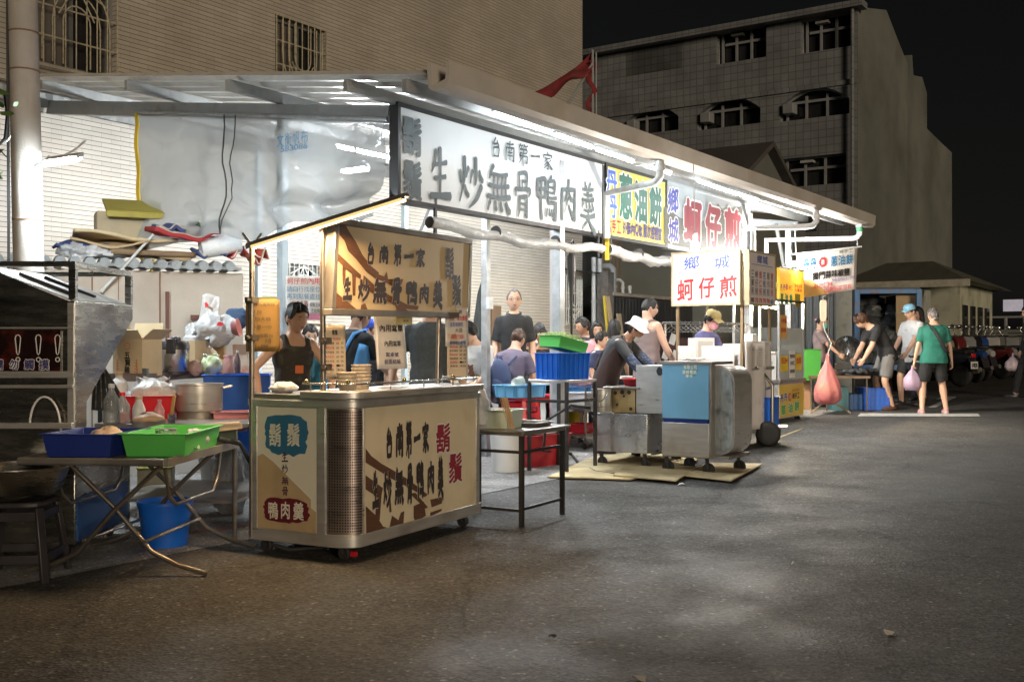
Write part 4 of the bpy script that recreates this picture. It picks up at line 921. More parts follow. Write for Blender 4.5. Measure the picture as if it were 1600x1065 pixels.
def carton(name, lab, loc, w, d, h, m, rz_=0, flaps=False, cat='carton'):
    t = thing(name, lab, cat, loc, rz_)
    g = G(); 
    for s in (-1, 1): g.box((0, s*(d/2-.003), h/2), (w, .006, h)); g.box((s*(w/2-.003), 0, h/2), (.006, d-.013, h))
    g.box((0, 0, .004), (w-.014, d-.014, .006))
    if not flaps: g.box((0, 0, h-.006), (w-.014, d-.014, .006))
    obj('body', g, m, t, smooth=0)
    if flaps:
        for q, (c, dd, ax, an) in enumerate((((w/2+.05, 0, h+.035), (.13, d, .006), 'Y', -35), ((-w/2-.02, 0, h+.06), (.006, d, .13), 'Y', -12), ((0, -d/2-.02, h+.03), (w, .006, .1), 'X', 40), ((0, d/2+.01, h+.06), (w, .006, .13), 'X', -12))):
            g = G(); g.box(c, dd, rotm(R(an), ax)); obj('flap', g, m, t, smooth=0)
    return t
def caster(parent, x, y, r=.05, z=0, red=None, h=.1):
    g = G(); g.bar((x-.018, y, z+r), (x-.018, y+.02, z+h), .006, .024); g.bar((x+.018, y, z+r), (x+.018, y+.02, z+h), .006, .024); g.box((x, y+.02, z+h+.004), (.06, .06, .008)); g.cyl((x-.026, y, z+r), (x+.026, y, z+r), .008, n=8)
    c = obj('caster', g, M_DGREY, parent)
    g = G(); g.lathe([(.0, -.012), (r*.6, -.013), (r*.8, -.016), (r, -.010), (r, .010), (r*.8, .016), (r*.6, .013), (0, .012)], (x, y, z+r), 18, rotm(R(90), 'Y')); obj('wheel', g, M_RUB, c)
    if red: g = G(); g.box((x+.02, y-.045, z+r*.9), (.03, .05, .03)); obj('brake', g, red, c)
    return c
def notice(name, lab, loc, rz_, w, h, face, rows, tilt=0, cat='notice', th=.003, m_default=None, group=None):
    """hanging sheet, base point at its bottom centre; rows: (text, cx, cy, w, h, mat, kw)"""
    t = thing(name, lab, cat, loc, rz_, group)
    T = rotm(R(tilt), 'X')
    g = G(); g.grid(lambda a, b_: ((a-.5)*w, .004*math.sin(a*5+b_*3), b_*h), 8, 8, T); obj('sheet', g, face, t, smooth=60, solid=th)
    P = T @ front(-.009); by = {}
    for r_ in rows:
        s, cx, cy, ww, hh, m = r_[:6]; kw = r_[6] if len(r_) > 6 else {}
        by[len(by)] = (m, G()); (colm if kw.get('v') else row)(by[len(by)-1][1], s, (cx*w, cy*h, ww*w, hh*h), P, z=.0, **{k: v for k, v in kw.items() if k != 'v'})
    for m, g in by.values(): obj('lettering_lines', g, m, t, smooth=0)
    return t
# ================================================================== CART NEAREST THE CAMERA
CRZ = math.atan2(.888, .4605); CL = Vector((-.929, 6.13, 0)); CM = frame(CL, CRZ)
ct = thing('food_cart', 'stainless duck stew cart with cream printed panels and a tilted brown sign board above', 'food cart', CL, CRZ)
CLn, CWd = 1.50, .76
RX, RY = .10, .175
def foot(o, x0=0, y1=CWd):
    a = [(RX-(RX+o)*math.cos(t), RY-(RY+o)*math.sin(t)) for t in [math.pi/2*i/10 for i in range(11)]]
    return [(-o, y1+o)] + a + [(CLn+o, -o), (CLn+o, y1+o)]
UPP = Matrix.Identity(4)
g = G(); g.prism(foot(0), .86, Matrix.Translation((0, 0, .095))); obj('body', g, M_SS, ct, smooth=30)
g = G(); g.prism(foot(.012), .075, Matrix.Translation((0, 0, .088))); obj('lower_rail', g, M_SS, ct, smooth=30, bevel=.004)
g = G(); g.prism(foot(.012), .04, Matrix.Translation((0, 0, .905))); obj('upper_rail', g, M_SS, ct, smooth=30, bevel=.004)
# perforated rounded corner
g = G(); nn = 22; hh0, hh1 = .165, .90
ang = [math.pi/2*i/nn for i in range(nn+1)]
g.add([(RX-(RX+.005)*math.cos(t), RY-(RY+.005)*math.sin(t), z) for z in (hh0, hh1) for t in ang], [(i, i+1, nn+1+i+1, nn+1+i) for i in range(nn)])
g.cur = 1
for i in range(1, 16):
    for j in range(44):
        t = math.pi/2*i/16; z = hh0+.02+(hh1-hh0-.04)*j/43; q = Vector((RX-(RX+.0064)*math.cos(t), RY-(RY+.0064)*math.sin(t), z)); a = Vector(((RX)*math.sin(t), -RY*math.cos(t), 0)).normalized()
        g.add([q+a*.0046*math.cos(k*math.pi/3)+Vector((0, 0, .0046*math.sin(k*math.pi/3))) for k in range(6)], [tuple(range(6))])
obj('perforated_panel', g, [mat('perforated_steel', (.48, .40, .37), .3, .9, var=.15, vs=3, stretch=(1, 1, 6)), mat('hole_black', (.008, .008, .008), .8)], ct, smooth=30)
g = G()
for q, (p, s) in enumerate((((-.006, .215, .53), (.012, .06, .75)), ((-.006, CWd-.03, .53), (.012, .06, .75)), ((RX+.003, -.006, .53), (.012, .012, .75)), ((CLn-.025, -.006, .53), (.05, .012, .75)))): g.box(p, s)
obj('frame', g, M_SS, ct, bevel=.003)
# long side print
LP = front(-.004); lw0, lw1 = RX+.010, CLn-.05
g = G(); g.box(((lw0+lw1)/2, -.001, .53), (lw1-lw0, .006, .745)); pn = obj('front_panel', g, M_CREAM, ct)
def oldhouse(par, TM, P, polys, m, z):
    g = G()
    for i, pl in enumerate(polys): q = [ppt(TM, P, *p) for p in pl]; g.prism(q[::-1], .0006, P @ Matrix.Translation((0, 0, z+i*.0004)))
    return obj('printed_house', g, m, par, smooth=0)
LPP = front(-.0045)
oldhouse(pn, CM, LPP, [[(571, 700), (580, 712), (596, 724), (612, 733), (640, 750), (668, 772), (664, 776), (640, 762), (611, 747), (571, 722)], [(571, 742), (598, 762), (596, 772), (593, 812), (586, 810), (588, 775), (571, 764)], [(646, 790), (662, 783), (665, 805), (655, 812), (653, 824), (646, 808)], [(672, 780), (690, 776), (690, 786), (674, 792)], [(672, 800), (690, 794), (689, 798), (672, 806)], [(571, 790), (588, 806), (598, 822), (603, 823), (600, 835), (572, 838)], [(606, 832), (612, 805), (622, 812), (626, 800), (631, 798), (629, 826)], [(604, 745), (608, 800), (611, 799), (607, 747)], [(640, 771), (648, 769), (668, 792), (664, 794)]], M_BROWN, .0006)
BK = mat('ink_black_brown', (.045, .035, .035), .5)
letters(pn, [('台', (601, 669, 613, 716)), ('南', (616, 662, 630, 714)), ('第', (632, 660, 643, 714)), ('一', (645, 666, 656, 704)), ('家', (658, 660, 669, 706)), ('生', (580, 735, 591, 795)), ('炒', (597, 735, 611, 793)), ('無', (615, 730, 630, 788)), ('骨', (633, 727, 645, 786)), ('鴨', (649, 722, 661, 778)), ('肉', (666, 721, 678, 772)), ('羹', (682, 715, 692, 776))], CM, LPP, BK, .006, mat('pale_grey_ink', (.66, .62, .56), .5), .022, bold=.056, brush=.05)
letters(pn, [('鬍', (679, 661, 704, 707)), ('鬚', (699, 707, 722, 754))], CM, LPP, M_CRIM, .006, M_WHITE, .05, bold=.022)
# short side print
SPL = sidex(-.0035)
g = G(); g.box((-.001, (.245+CWd-.06)/2, .53), (.006, CWd-.06-.245, .735)); ps = obj('side_panel', g, M_CREAM2, ct)
oldhouse(ps, CM, SPL, [[(399, 714), (411, 708), (428, 722), (486, 780), (486, 793), (494, 800), (494, 842), (399, 834)]], M_TAN, .0006)
g = G(); a = ppt(CM, SPL, 447, 679); b2 = ppt(CM, SPL, 480, 679); bw = abs(b2[0]-a[0])*2.05; 
g.prism(poly_blob(a[0], a[1], bw, .24, 40, .16, 3), .0006, SPL @ Matrix.Translation((0, 0, .002))); obj('blue_blot', g, mat('steel_blue_ink', (.035, .16, .30), .5), ps, smooth=0)
g = G(); a = ppt(CM, SPL, 447, 797); g.prism(poly_blob(a[0], a[1], bw*1.02, .145, 40, .2, 8), .0006, SPL @ Matrix.Translation((0, 0, .002))); obj('red_blot', g, mat('oxblood_ink', (.13, .01, .02), .5), ps, smooth=0)
letters(ps, [('鬍', (420, 661, 441, 697)), ('鬚', (448, 661, 470, 697)), ('鴨', (419, 783, 436, 810)), ('肉', (439, 783, 454, 810)), ('羹', (458, 784, 476, 812))], CM, SPL, M_CREAM2, .0035, bold=.016)
letters(ps, [('生', (440, 706, 451, 722)), ('炒', (440, 725, 451, 740)), ('無', (440, 744, 452, 757)), ('骨', (440, 760, 452, 774))], CM, SPL, mat('plum_ink', (.07, .012, .05), .5), .0035, brush=.05, bold=.045)
# counter slab, rail, lower counter
def slab(o, x0, x1, y0, y1, _):
    a = [(x0+RX-(RX+o)*math.cos(t), y0+RY-(RY+o)*math.sin(t)) for t in [math.pi/2*i/10 for i in range(11)]]
    return [(x0-o, y1)] + a + [(x1+o, y0-o), (x1+o, y1)]
g = G(); g.prism(slab(.03, 0, CLn, 0, .36, .17), .045, Matrix.Translation((0, 0, .957))); obj('counter_slab', g, M_SS, ct, smooth=30, bevel=.006)
g = G(); g.prism([(0, .372), (CLn, .372), (CLn, CWd), (0, CWd)], .02, Matrix.Translation((0, 0, .957))); obj('work_top', g, M_SSD, ct)
g = G(); g.tube([(.0, .36, 1.045), (.0, .17, 1.045), (.03, .05, 1.045), (.12, 0, 1.045), (CLn, 0, 1.045), (CLn+.005, .3, 1.045)], .006, 8)
for x, y in ((.0, .3), (.03, .05), (.4, 0), (.78, 0), (1.15, 0), (CLn, 0.01), (CLn+.005, .3)): g.cyl((x, y, 1.0), (x, y, 1.05), .005, n=8)
obj('guard_rail', g, M_SSB, ct, smooth=60)
for x, y in ((.0, .33), (.03, .05), (.55, 0), (1.15, 0), (CLn, .01)): g = G(); g.ball((x, y, 1.058), .0145, 12); obj('knob', g, mat('brass_knob', (.55, .42, .2), .2, .9), ct, smooth=180)
for x, y, rd in ((.08, .70, 0), (.09, .12, 1), (1.42, .08, 0), (1.42, .68, 0)): caster(ct, x, y, .042, 0, M_REDP if rd else None, .088)
g = G(); g.box((CLn+.02, .05, .55), (.03, .05, .8)); g.box((CLn+.03, .16, .15), (.05, .1, .06)); g.cyl((CLn+.035, .02, .08), (CLn+.035, .02, .16), .022, n=10); obj('hinge_post', g, M_SSD, ct, bevel=.004)
g = G(); g.tube([(.1, .6, .08), (.3, .3, .05), (.2, .2, .03), (.5, .3, .05), (.9, .5, .07)], .008, 6); obj('cable', g, M_ROPE, ct, smooth=60)
# poles, lamp bar, tilted sign board
sy = .27
def CP(px, py, y): q = ppt(CM, front(y), px, py); return Vector((q[0], y, q[1]))
g = G(); a = CP(505, 602, sy+.02); g.cyl((a.x, a.y, .97), (a.x-.01, a.y, 2.03), .017, n=12); g.cyl((a.x+.045, a.y+.02, 1.45), (a.x+.04, a.y+.02, 2.0), .012, n=8)
for z in (1.14, 1.3): g.box((a.x, a.y-.02, z), (.05, .05, .04)); g.cyl((a.x-.03, a.y-.03, z), (a.x-.07, a.y-.05, z+.005), .012, n=8)
obj('sign_pole', g, M_PIPE, ct, smooth=40)
px_ = Vector((.0, CWd-.01, 0)); g = G(); g.cyl((px_.x, px_.y, .1), (px_.x, px_.y, 1.9), .017, n=12)
for z in (1.32, 1.55): g.box((px_.x, px_.y, z), (.06, .06, .035)); g.cyl((px_.x-.05, px_.y, z), (px_.x+.06, px_.y, z+.01), .011, n=6)
for s in (-1, 1): g.cyl((px_.x, px_.y, 1.88), (px_.x+.03*s, px_.y-.05*s, 1.96), .008, n=6)
obj('lamp_pole', g, M_PIPE, ct, smooth=40)
g = G(); p = CP(1500, 560, .5); g.cyl((CLn-.06, sy+.03, .97), (CLn-.04, sy+.03, 1.49), .017, n=12); obj('sign_pole', g, M_PIPE, ct, smooth=40)
A = Vector((.0, CWd+.02, 1.888)); B2 = Vector((.03, -.36, 2.125)); bd = (B2-A).normalized()
g = G(); g.bar(A, B2, .045, .02); g.bar(A+Vector((-.022, 0, -.012)), B2+Vector((-.022, 0, -.012)), .004, .03); lb = obj('lamp_bar', g, M_SSD, ct)
g = G(); g.bar(A+bd*.04+Vector((0, 0, -.022)), B2-bd*.02+Vector((0, 0, -.022)), .022, .014); obj('tube', g, lampmat('warm_tube_glow', (1.0, .66, .34), 520), lb)
for e in (-1, 1): g = G(); g.bar(A+bd*.04+Vector((e*.018, 0, -.022)), B2-bd*.02+Vector((e*.018, 0, -.022)), .012, .018); obj('halo_strip', g, lampmat('warm_halo_glow', (1.0, .62, .24), 1.15), lb)  # faintly glowing strips added beside the tube to imitate its warm halo
q = [CP(517, 341, sy), CP(734, 375, sy+.02), CP(729, 498, sy-.02), CP(510, 490, sy-.02)]
xr = (q[1]-q[0]).normalized(); ul = (q[0]-q[3]).normalized(); nl = xr.cross(ul).normalized()
W_, H_ = (q[1]-q[0]).length, (q[0]-q[3]).length
SB = Matrix(((xr.x, ul.x, nl.x, 0), (xr.y, ul.y, nl.y, 0), (xr.z, ul.z, nl.z, 0), (0, 0, 0, 1))); SB.translation = (q[0]+q[1]+q[2]+q[3])/4
W_ = ((q[1]-q[0]).length+(q[2]-q[3]).length)/2; H_ = ((q[0]-q[3]).length+(q[1]-q[2]).length)/2
g = G()
for s in (-1, 1): g.box((0, s*(H_/2-.02), 0), (W_, .04, .07)); g.box((s*(W_/2-.02), 0, 0), (.04, H_-.08, .07))
g.v = [tuple(SB @ Vector(v)) for v in g.v]; bd_ = obj('sign_board', g, M_SSD, ct, bevel=.004)
g = G(); g.box((0, 0, 0), (W_-.08, H_-.08, .05)); g.v = [tuple(SB @ Vector(v)) for v in g.v]; obj('face', g, mat('golden_cream_print', (.72, .57, .35), .4, var=.10, vs=1.5, dirt=((.74, .64, .46), .5, 1.2)), bd_)
SBP = SB @ Matrix.Translation((0, 0, .027))
oldhouse(bd_, CM, SBP, [[(524, 350), (540, 352), (548, 366), (556, 378), (566, 398), (580, 416), (592, 426), (588, 436), (572, 424), (556, 404), (544, 392), (538, 376), (526, 362)], [(524, 392), (564, 430), (563, 436), (556, 432), (555, 462), (551, 462), (550, 428), (540, 420), (539, 448), (536, 446), (535, 414), (524, 404)], [(574, 421), (600, 432), (604, 424), (606, 436), (630, 436), (626, 446), (612, 446), (590, 436)], [(568, 430), (592, 452), (636, 476), (654, 478), (652, 484), (630, 482), (586, 462), (566, 446)], [(519, 452), (558, 484), (556, 487), (519, 484)], [(617, 475), (623, 474), (640, 488), (620, 489)], [(564, 476), (570, 474), (576, 489), (562, 489)]], mat('russet_print', (.17, .075, .035), .45, var=.35, vs=14, stretch=(1, 1, 5)), .0006)
letters(bd_, [('台', (571, 380, 585, 414)), ('南', (590, 384, 607, 412)), ('第', (613, 383, 627, 415)), ('一', (630, 388, 646, 414)), ('家', (648, 389, 663, 417)), ('生', (534, 433, 550, 470)), ('炒', (557, 436, 577, 471)), ('無', (581, 436, 604, 474)), ('骨', (608, 436, 628, 475)), ('鴨', (632, 440, 651, 476)), ('肉', (653, 444, 670, 475)), ('羹', (674, 440, 691, 480))], CM, SBP, BK, .006, mat('rosy_white_ink', (.72, .62, .56), .5), .022, bold=.056, brush=.05)
letters(bd_, [('鬍', (694, 386, 709, 437)), ('鬚', (705, 429, 721, 478))], CM, SBP, BK, .006, MATS['rosy_white_ink'], .05, bold=.02, lean=-.15)
# ---- things on and around that cart
def CW_(x, y, z): return CM @ Vector((x, y, z))
def clocal(px, py, y): return CM @ CP(px, py, y)
M_BOWL = mat('printed_paper_bowl', (.72, .62, .48), .5, var=.1, vs=60, stretch=(1, 1, 9), dirt=((.52, .22, .12), .7, 55))
M_BOWLW = mat('paper_bowl_rim', (.80, .74, .62), .5)
def bowlstack(lab, loc, n, r=.058):
    t = thing('bowl_stack', lab, 'paper bowls', loc, 0, 'stacks of paper bowls on the cart')
    for i in range(n):
        z = i*.021; last = i == n-1
        g = G(); g.lathe([(0, z+.004), (r*.74, z), (r*.80, z+.02), (r*.97, z+.058), (r*1.03, z+.060), (r*1.03, z+.066), (r*.94, z+.063), (r*.72, z+.012), (0, z+.010)], n=26)
        obj('bowl', g, M_BOWL if not last else M_BOWL, t, smooth=40)
bowlstack('shorter stack of printed paper bowls at the cart corner', CW_(.17, .16, 1.003), 3, .062); bowlstack('taller stack of printed paper bowls behind the short stack', CW_(.40, .22, 1.003), 5, .062)
INK = M_INKB; INKR = M_RED; INKBL = M_BLUE
menu_rows = []
for i, yv in enumerate((.66, .575, .495, .41, .33, .25, .17)):
    menu_rows += [(('生炒鴨羹', '鴨肉炒麵', '乾拌麵線', '鴨肉飯飯', '鴨血高湯', '白飯', '燙青菜')[i], -.22, yv, .40, .045, INKR if i % 2 else INK, {}), (('60 75', '60 75', '55 70', '60 80', '45 55', '10', '35')[i], .22, yv, .32, .04, INK, {})]
p = clocal(522, 592, sy+.06)
mrot = CRZ-R(22)
t = notice('menu_sheet', 'tall beige paper menu with red and black rows standing at the near sign pole', p, mrot, .165, .335, M_PAPERK, menu_rows+[('點餐區', .1, .74, .35, .04, INKR, {}), ('鬍鬚', 0, .86, .24, .1, INK, {'bold': .02})])
p = clocal(613, 576, sy+.14)
notice('order_notice', 'white laminated notice with two lines of large black writing and blue writing below', p, mrot, .245, .375, M_LAM, [('內用寫單', .02, .74, .80, .125, INK, {'bold': .02}), ('內用寫單', .04, .46, .56, .10, INK, {'bold': .012}), ('寫桌號', .0, .26, .44, .085, M_NAVY, {'bold': .01}), ('前面結帳', 0, .13, .56, .09, M_NAVY, {'bold': .01})], tilt=-6)
p = clocal(630, 507, sy+.11)
notice('paper_note', 'small yellowish note taped above the white order notice', p, mrot, .15, .09, mat('yellow_note', (.70, .62, .35), .6), [('請先點餐付款', 0, .62, .8, .22, INK, {}), ('謝謝', .1, .3, .3, .2, INK, {})], tilt=4)
p = clocal(714, 541, sy-.03)
notice('rule_notice', 'white laminated rules with red and blue lines hung at the far sign pole', p, mrot, .205, .285, M_LAM, [('公筷', .05, .88, .3, .10, INK, {}), ('加飯 麵免費喔', .03, .72, .80, .13, INKR, {}), ('沒有辣椒的', -.05, .56, .6, .12, INKBL, {}), ('大蒜', .05, .41, .34, .11, INK, {}), ('請自行加料', .0, .25, .6, .12, INKR, {}), ('辣椒在右邊喔', 0, .09, .72, .12, INKBL, {})])
p = clocal(715, 594, sy-.03)
notice('menu_sheet', 'beige paper menu hung below the red and blue rules', p, mrot, .185, .34, M_PAPERK, [(r_[0], r_[1], r_[2]+.14 if r_[2] < .7 else r_[2]+.06, *r_[3:]) for r_ in menu_rows])
g = None
p = CM @ Vector((.13, CWd-.04, 1.42)); 
notice('cardboard_note', 'brown cardboard note with black handwriting hung at the lamp pole', clocal(411, 549, CWd-.03), CRZ-R(35), .21, .325, mat('ochre_cardboard', (.17, .10, .025), .8, var=.1), [('今日鴨羹無辣', -.05, .90, .8, .07, INK, {'brush': .06}), ('三份', -.2, .75, .34, .08, INK, {'brush': .06}), ('不加大蒜', -.1, .62, .66, .07, INK, {'brush': .06}), ('多薑一份', -.05, .47, .62, .07, INK, {'brush': .06}), ('炒麵兩份', 0, .3, .6, .07, INK, {'brush': .06}), ('外帶', .14, .2, .2, .1, INK, {'brush': .06}), ('小碗', -.1, .1, .5, .07, INK, {'brush': .06})])
# bag of wrappers and chopsticks at the end of the cart
bag('white bag of chopsticks tied to the far end of the cart', CW_(CLn+.16, .10, .66), (.10, .09, .15), M_BAGW, 3, neck=.6, amp=.4)
t = thing('chopstick_bundle', 'bundle of tan bamboo chopsticks poking out of the bag over the mint basket', 'chopsticks', hitz(800, 664, .72), 0)
g = G(); rnd = random.Random(3)
for i in range(16): x, y = rnd.uniform(-.02, .02), rnd.uniform(-.02, .02); g.cyl((x, y, -.03), (x*1.3-.06, y+.02, .19), .003, n=5)
obj('sticks', g, mat('bamboo', (.52, .38, .22), .6), t)
bag('clear bag of white packets hanging low at the far end of the cart', CW_(CLn+.12, .18, .25), (.08, .07, .13), clearmat('clear_bag', (.62, .6, .58), .25, .45, .5, 18), 5, neck=.4)
# ---- black table beside the cart
TR = CRZ; tl = Vector((.075, 7.40, 0)); TM_ = frame(tl, math.atan2(.57, .33))
t = thing('side_table', 'thin black legged metal table standing beside the cart', 'table', tl, math.atan2(.57, .33))
TD, TW = .66, .78
g = G(); g.box((TD/2, TW/2, .665), (TD+.06, TW+.06, .018)); g.box((TD/2, TW/2, .645), (TD, TW, .02)); obj('table_top', g, M_SSD, t, bevel=.004)
for x, y in ((.02, .02), (TD-.02, .02), (.02, TW-.02), (TD-.02, TW-.02)): g = G(); g.box((x, y, .325), (.03, .03, .65)); obj('leg', g, M_IRON, t)
for a, b_ in (((.02, .035, .11), (.02, TW-.035, .11)), ((.035, .02, .12), (TD-.035, .02, .12)), ((.035, .02, .52), (TD-.035, .02, .52)), ((.02, .035, .52), (.02, TW-.035, .52))): g = G(); g.bar(a, b_, .02); obj('stretcher', g, M_IRON, t)
def TP(x, y, z=.675): return TM_ @ Vector((x, y, z))
tray('basket', 'mint green plastic basket with white paper on the black table', TP(.16, .30), .25, .30, .13, M_MINT, CRZ, cat='basket')
tray('steel_tray', 'flat steel tray with scraps on the black table', TP(.45, .2), .30, .24, .025, M_SSD, CRZ, taper=.92)
g = G(); g.grid(lambda a, b_: ((a-.5)*.2, (b_-.5)*.2, .1+.04*math.sin(a*6+b_*4)), 8, 8); tag(obj('paper', g, M_PAPER, loc=TP(.16, .30), rz=CRZ, solid=.004), 'white tissue paper lying in the mint basket', 'paper')
# ================================================================== GRILL CART AT THE LEFT EDGE
M_GR = mat('dark_grill_steel', (.40, .40, .37), .26, 1.0, var=.2, vs=3, stretch=(1, 1, 6), dirt=((.16, .13, .1), .6, 3), bump=.06, bs=12)
GL = Vector((-2.585, 6.25, 0)); t = gr = thing('grill_cart', 'dark stainless grill cart with flared hood cut by the left edge', 'grill cart', GL)
gw = 1.35
SXP = plate((0, 0, 0), (0, 1, 0))
g = G(); g.box((-gw/2, .45, .33), (gw, .9, .48)); obj('lower_box', g, M_GR, t, bevel=.006)
g = G(); g.prism([(0, .575), (.17, .575), (.17, .93), (.95, 1.45), (.95, 1.545), (0, 1.535)], -gw, SXP); obj('hood', g, M_GR, t, smooth=0, bevel=.004)
g = G(); g.box((-gw/2, -.012, 1.375), (gw, .02, .012)); g.box((-gw/2, -.012, 1.10), (gw, .02, .04)); g.box((-gw/2, -.02, 1.03), (gw, .035, .02)); g.box((-gw/2, -.025, .80), (gw, .045, .035)); g.box((-.02, -.01, 1.05), (.04, .016, .95)); obj('front_trim', g, M_SS, t, bevel=.003)
g = G()
for x, y in ((-.02, .02), (-.02, .93), (-gw+.02, .02)): g.box((x, y, 1.645), (.04, .04, .2))
g.box((-gw/2, .02, 1.755), (gw, .045, .03)); g.box((-.02, .475, 1.755), (.045, .865, .03)); g.box((-gw/2, .93, 1.755), (gw-.05, .03, .03)); obj('top_frame', g, M_GR, t)
g = G(); g.add([(-.56, .03, 1.742), (-.03, .03, 1.54), (-.03, .92, 1.55), (-.56, .92, 1.745)], [(0, 1, 2, 3)]); obj('hood_lid', g, mat('white_lid_steel', (.66, .67, .68), .35, .2), t, smooth=0, solid=.01)
g = G(); g.add([(-gw, .012, 1.53), (-.03, .012, 1.53), (-.53, .012, 1.735), (-gw, .012, 1.735)], [(0, 1, 2, 3)]); obj('hood_front', g, M_GR, t, smooth=0, solid=.006)
for y in (.2, .55): g = G(); g.bar((-.42, y, 1.71), (-.10, y, 1.584), .03, .02); obj('lid_slot', g, M_IRON, t)
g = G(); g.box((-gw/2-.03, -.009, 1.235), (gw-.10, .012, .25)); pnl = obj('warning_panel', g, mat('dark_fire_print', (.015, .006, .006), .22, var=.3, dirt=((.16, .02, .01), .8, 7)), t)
GM = frame(GL, 0); GP = front(-.016)
for px in (28, 60, 90):
    c = pbox(GM, GP, (px-4, 522, px+4, 556)); h = G(); h.tube([GP @ Vector((c[0]+a*.016*(1-.5*(b_ < -.5)), c[1]+b_*.058, 0)) for a, b_ in ((-1, .7), (-.7, .95), (0, 1.05), (.7, .95), (1, .7), (.9, -.8), (0, -1), (-.9, -.8))], .0032, 5, closed=True, cap=False); obj('exclamation_stroke', h, M_WHITE, pnl)
    h = G(); h.tube([GP @ Vector((c[0]+.012*math.cos(k*.7), c[1]-.085+.013*math.sin(k*.7), 0)) for k in range(9)], .0032, 5, closed=True, cap=False); obj('exclamation_dot', h, M_WHITE, pnl)
letters(pnl, [('請', (-7, 561, 6, 578)), ('勿', (14, 561, 30, 577)), ('觸', (37, 561, 54, 577)), ('摸', (60, 561, 78, 578))], GM, GP, M_NAVY, .002, M_WHITE, .06, bold=.03)
g = G(); g.tube([(-.17-.085*math.cos(a)*(1 if a < 1.57 else 1.1), -.03, .80+.17*math.sin(a)) for a in [math.pi*i/14 for i in range(15)]]+[(-.06, -.03, .72)], .007, 8); obj('hook_wire', g, M_WHITEP, t, smooth=60)
for x, y in ((-.1, .1), (-.1, .8), (-1.2, .1)): caster(t, x, y, .04, 0, None, .085)
g = G(); g.box((.006, .42, .24), (.012, .80, .26)); obj('blue_skirt', g, mat('blue_film', (.03, .10, .30), .35, .3, var=.3), t)
# fan shaped dark chute behind it
q = hitz(150, 650, .8); t = thing('metal_chute', 'black tilted sheet metal chute behind the grill hood', 'chute', pix(150, 640, 7.0))
g = G(); g.add([(-.03, 0, .0), (.16, 0, -.02), (.02, .1, .28), (-.05, .1, .30), (-.03, .2, .0), (.16, .2, -.02)], [(0, 1, 2, 3), (3, 2, 5, 4)]); obj('sheet', g, M_IRON, t, smooth=0, solid=.01)
for k in range(3): g = G(); g.bar((0+k*.04, -.006, .01), (-.03+k*.025, .09, .28), .008); obj('rib', g, M_GR, t)
# ---- bowl on stool
sp = gpt(28, 895); sp = Vector((-2.70, 5.80, 0))
def stool(lab, loc, m, rz_=0, h=.45, w=.30, group=None):
    t = thing('stool', lab, 'stool', loc, rz_, group); g = G()
    g.prism([(w*.5*x, w*.5*y) for x, y in poly_blob(0, 0, 2*.92, 2*.92, 24, 0, 0, 5)], .03, Matrix.Translation((0, 0, h-.03))); obj('seat', g, m, t, bevel=.008)
    for sx in (-1, 1):
        for sy_ in (-1, 1):
            g = G(); a = Vector((sx*w*.40, sy_*w*.40, h-.03)); b_ = Vector((sx*w*.54, sy_*w*.54, 0))
            g.bar(b_, a, .045, .03, up=(sx, sy_, 0)); obj('leg', g, m, t, bevel=.006)
    for s in (-1, 1):
        for z, k in ((.13, .505), (h-.075, .43)):
            g = G(); g.box((0, s*w*k, z), (w*k*2-.03, .016, .05)); obj('rail', g, m, t, bevel=.004); g = G(); g.box((s*w*k, 0, z), (.016, w*k*2-.03, .05)); obj('rail', g, m, t, bevel=.004)
    return t
M_BLKP = mat('black_plastic', (.03, .027, .03), .4)
stool('black plastic stool carrying the wide steel basin', sp, M_BLKP, .1, .43, .36)
t = thing('steel_basin', 'wide stainless basin resting on the black stool', 'basin', sp+Vector((-.02, 0, .432)))
g = G(); g.lathe([(0, 0), (.16, 0), (.23, .05), (.265, .15), (.275, .175), (.30, .18), (.30, .184), (.268, .18), (.225, .055), (.15, .008), (0, .006)], n=44); obj('bowl', g, M_GR, t, smooth=50)
# ---- folding table in front
FL = Vector((-1.87, 5.68, 0)); FRZ = R(-5.0); FM = frame(FL, FRZ)
t = thing('folding_table', 'low folding steel table with crossed tube legs holding two trays', 'table', FL, FRZ)
g = G(); g.box((-.40, .57, .640), (.80, 1.14, .02)); g.tube([(-.82, 0, .642), (0, 0, .642)], .021, 14); g.tube([(-.82, 1.14, .642), (0, 1.14, .642)], .021, 14); g.box((.006, .57, .64), (.02, 1.12, .045)); g.box((-.808, .57, .64), (.02, 1.12, .045)); obj('table_top', g, M_SSD, t, smooth=40)
def cross(y0, y1):
    for s, (ya, yb) in enumerate(((y0, y1), (y1, y0))):
        for x in (-.12, -.68):
            g = G(); g.tube([(x, ya, .62), (x, ya+(yb-ya)*.40, .38), (x, ya+(yb-ya)*.86, .10), (x, yb+(yb-ya)*.25, .018)], .014, 10); obj('leg', g, M_PIPE, t, smooth=50)
        g = G(); yy = ya+(yb-ya)*.84; g.tube([(-.12, yy, .11), (-.68, yy, .11)], .012, 8); obj('stretcher', g, M_PIPE, t)
def crossx(y):
    for xa, xb, dy in ((-.06, -.62, 0), (-.62, -.06, .035)):
        g = G(); g.tube([(xa, y+dy, .62), (xa+(xb-xa)*.5, y+dy, .36), (xa+(xb-xa)*.86, y+dy, .13), (xb+(xb-xa)*.12, y+dy, .06), (xb+(xb-xa)*.42, y+dy, .015)], .014, 10); obj('leg', g, M_PIPE, t, smooth=50)
crossx(.12); crossx(.92)
for x in (-.17, -.52): g = G(); g.tube([(x, .13, .19), (x, .92, .19)], .011, 8); obj('stretcher', g, M_PIPE, t)
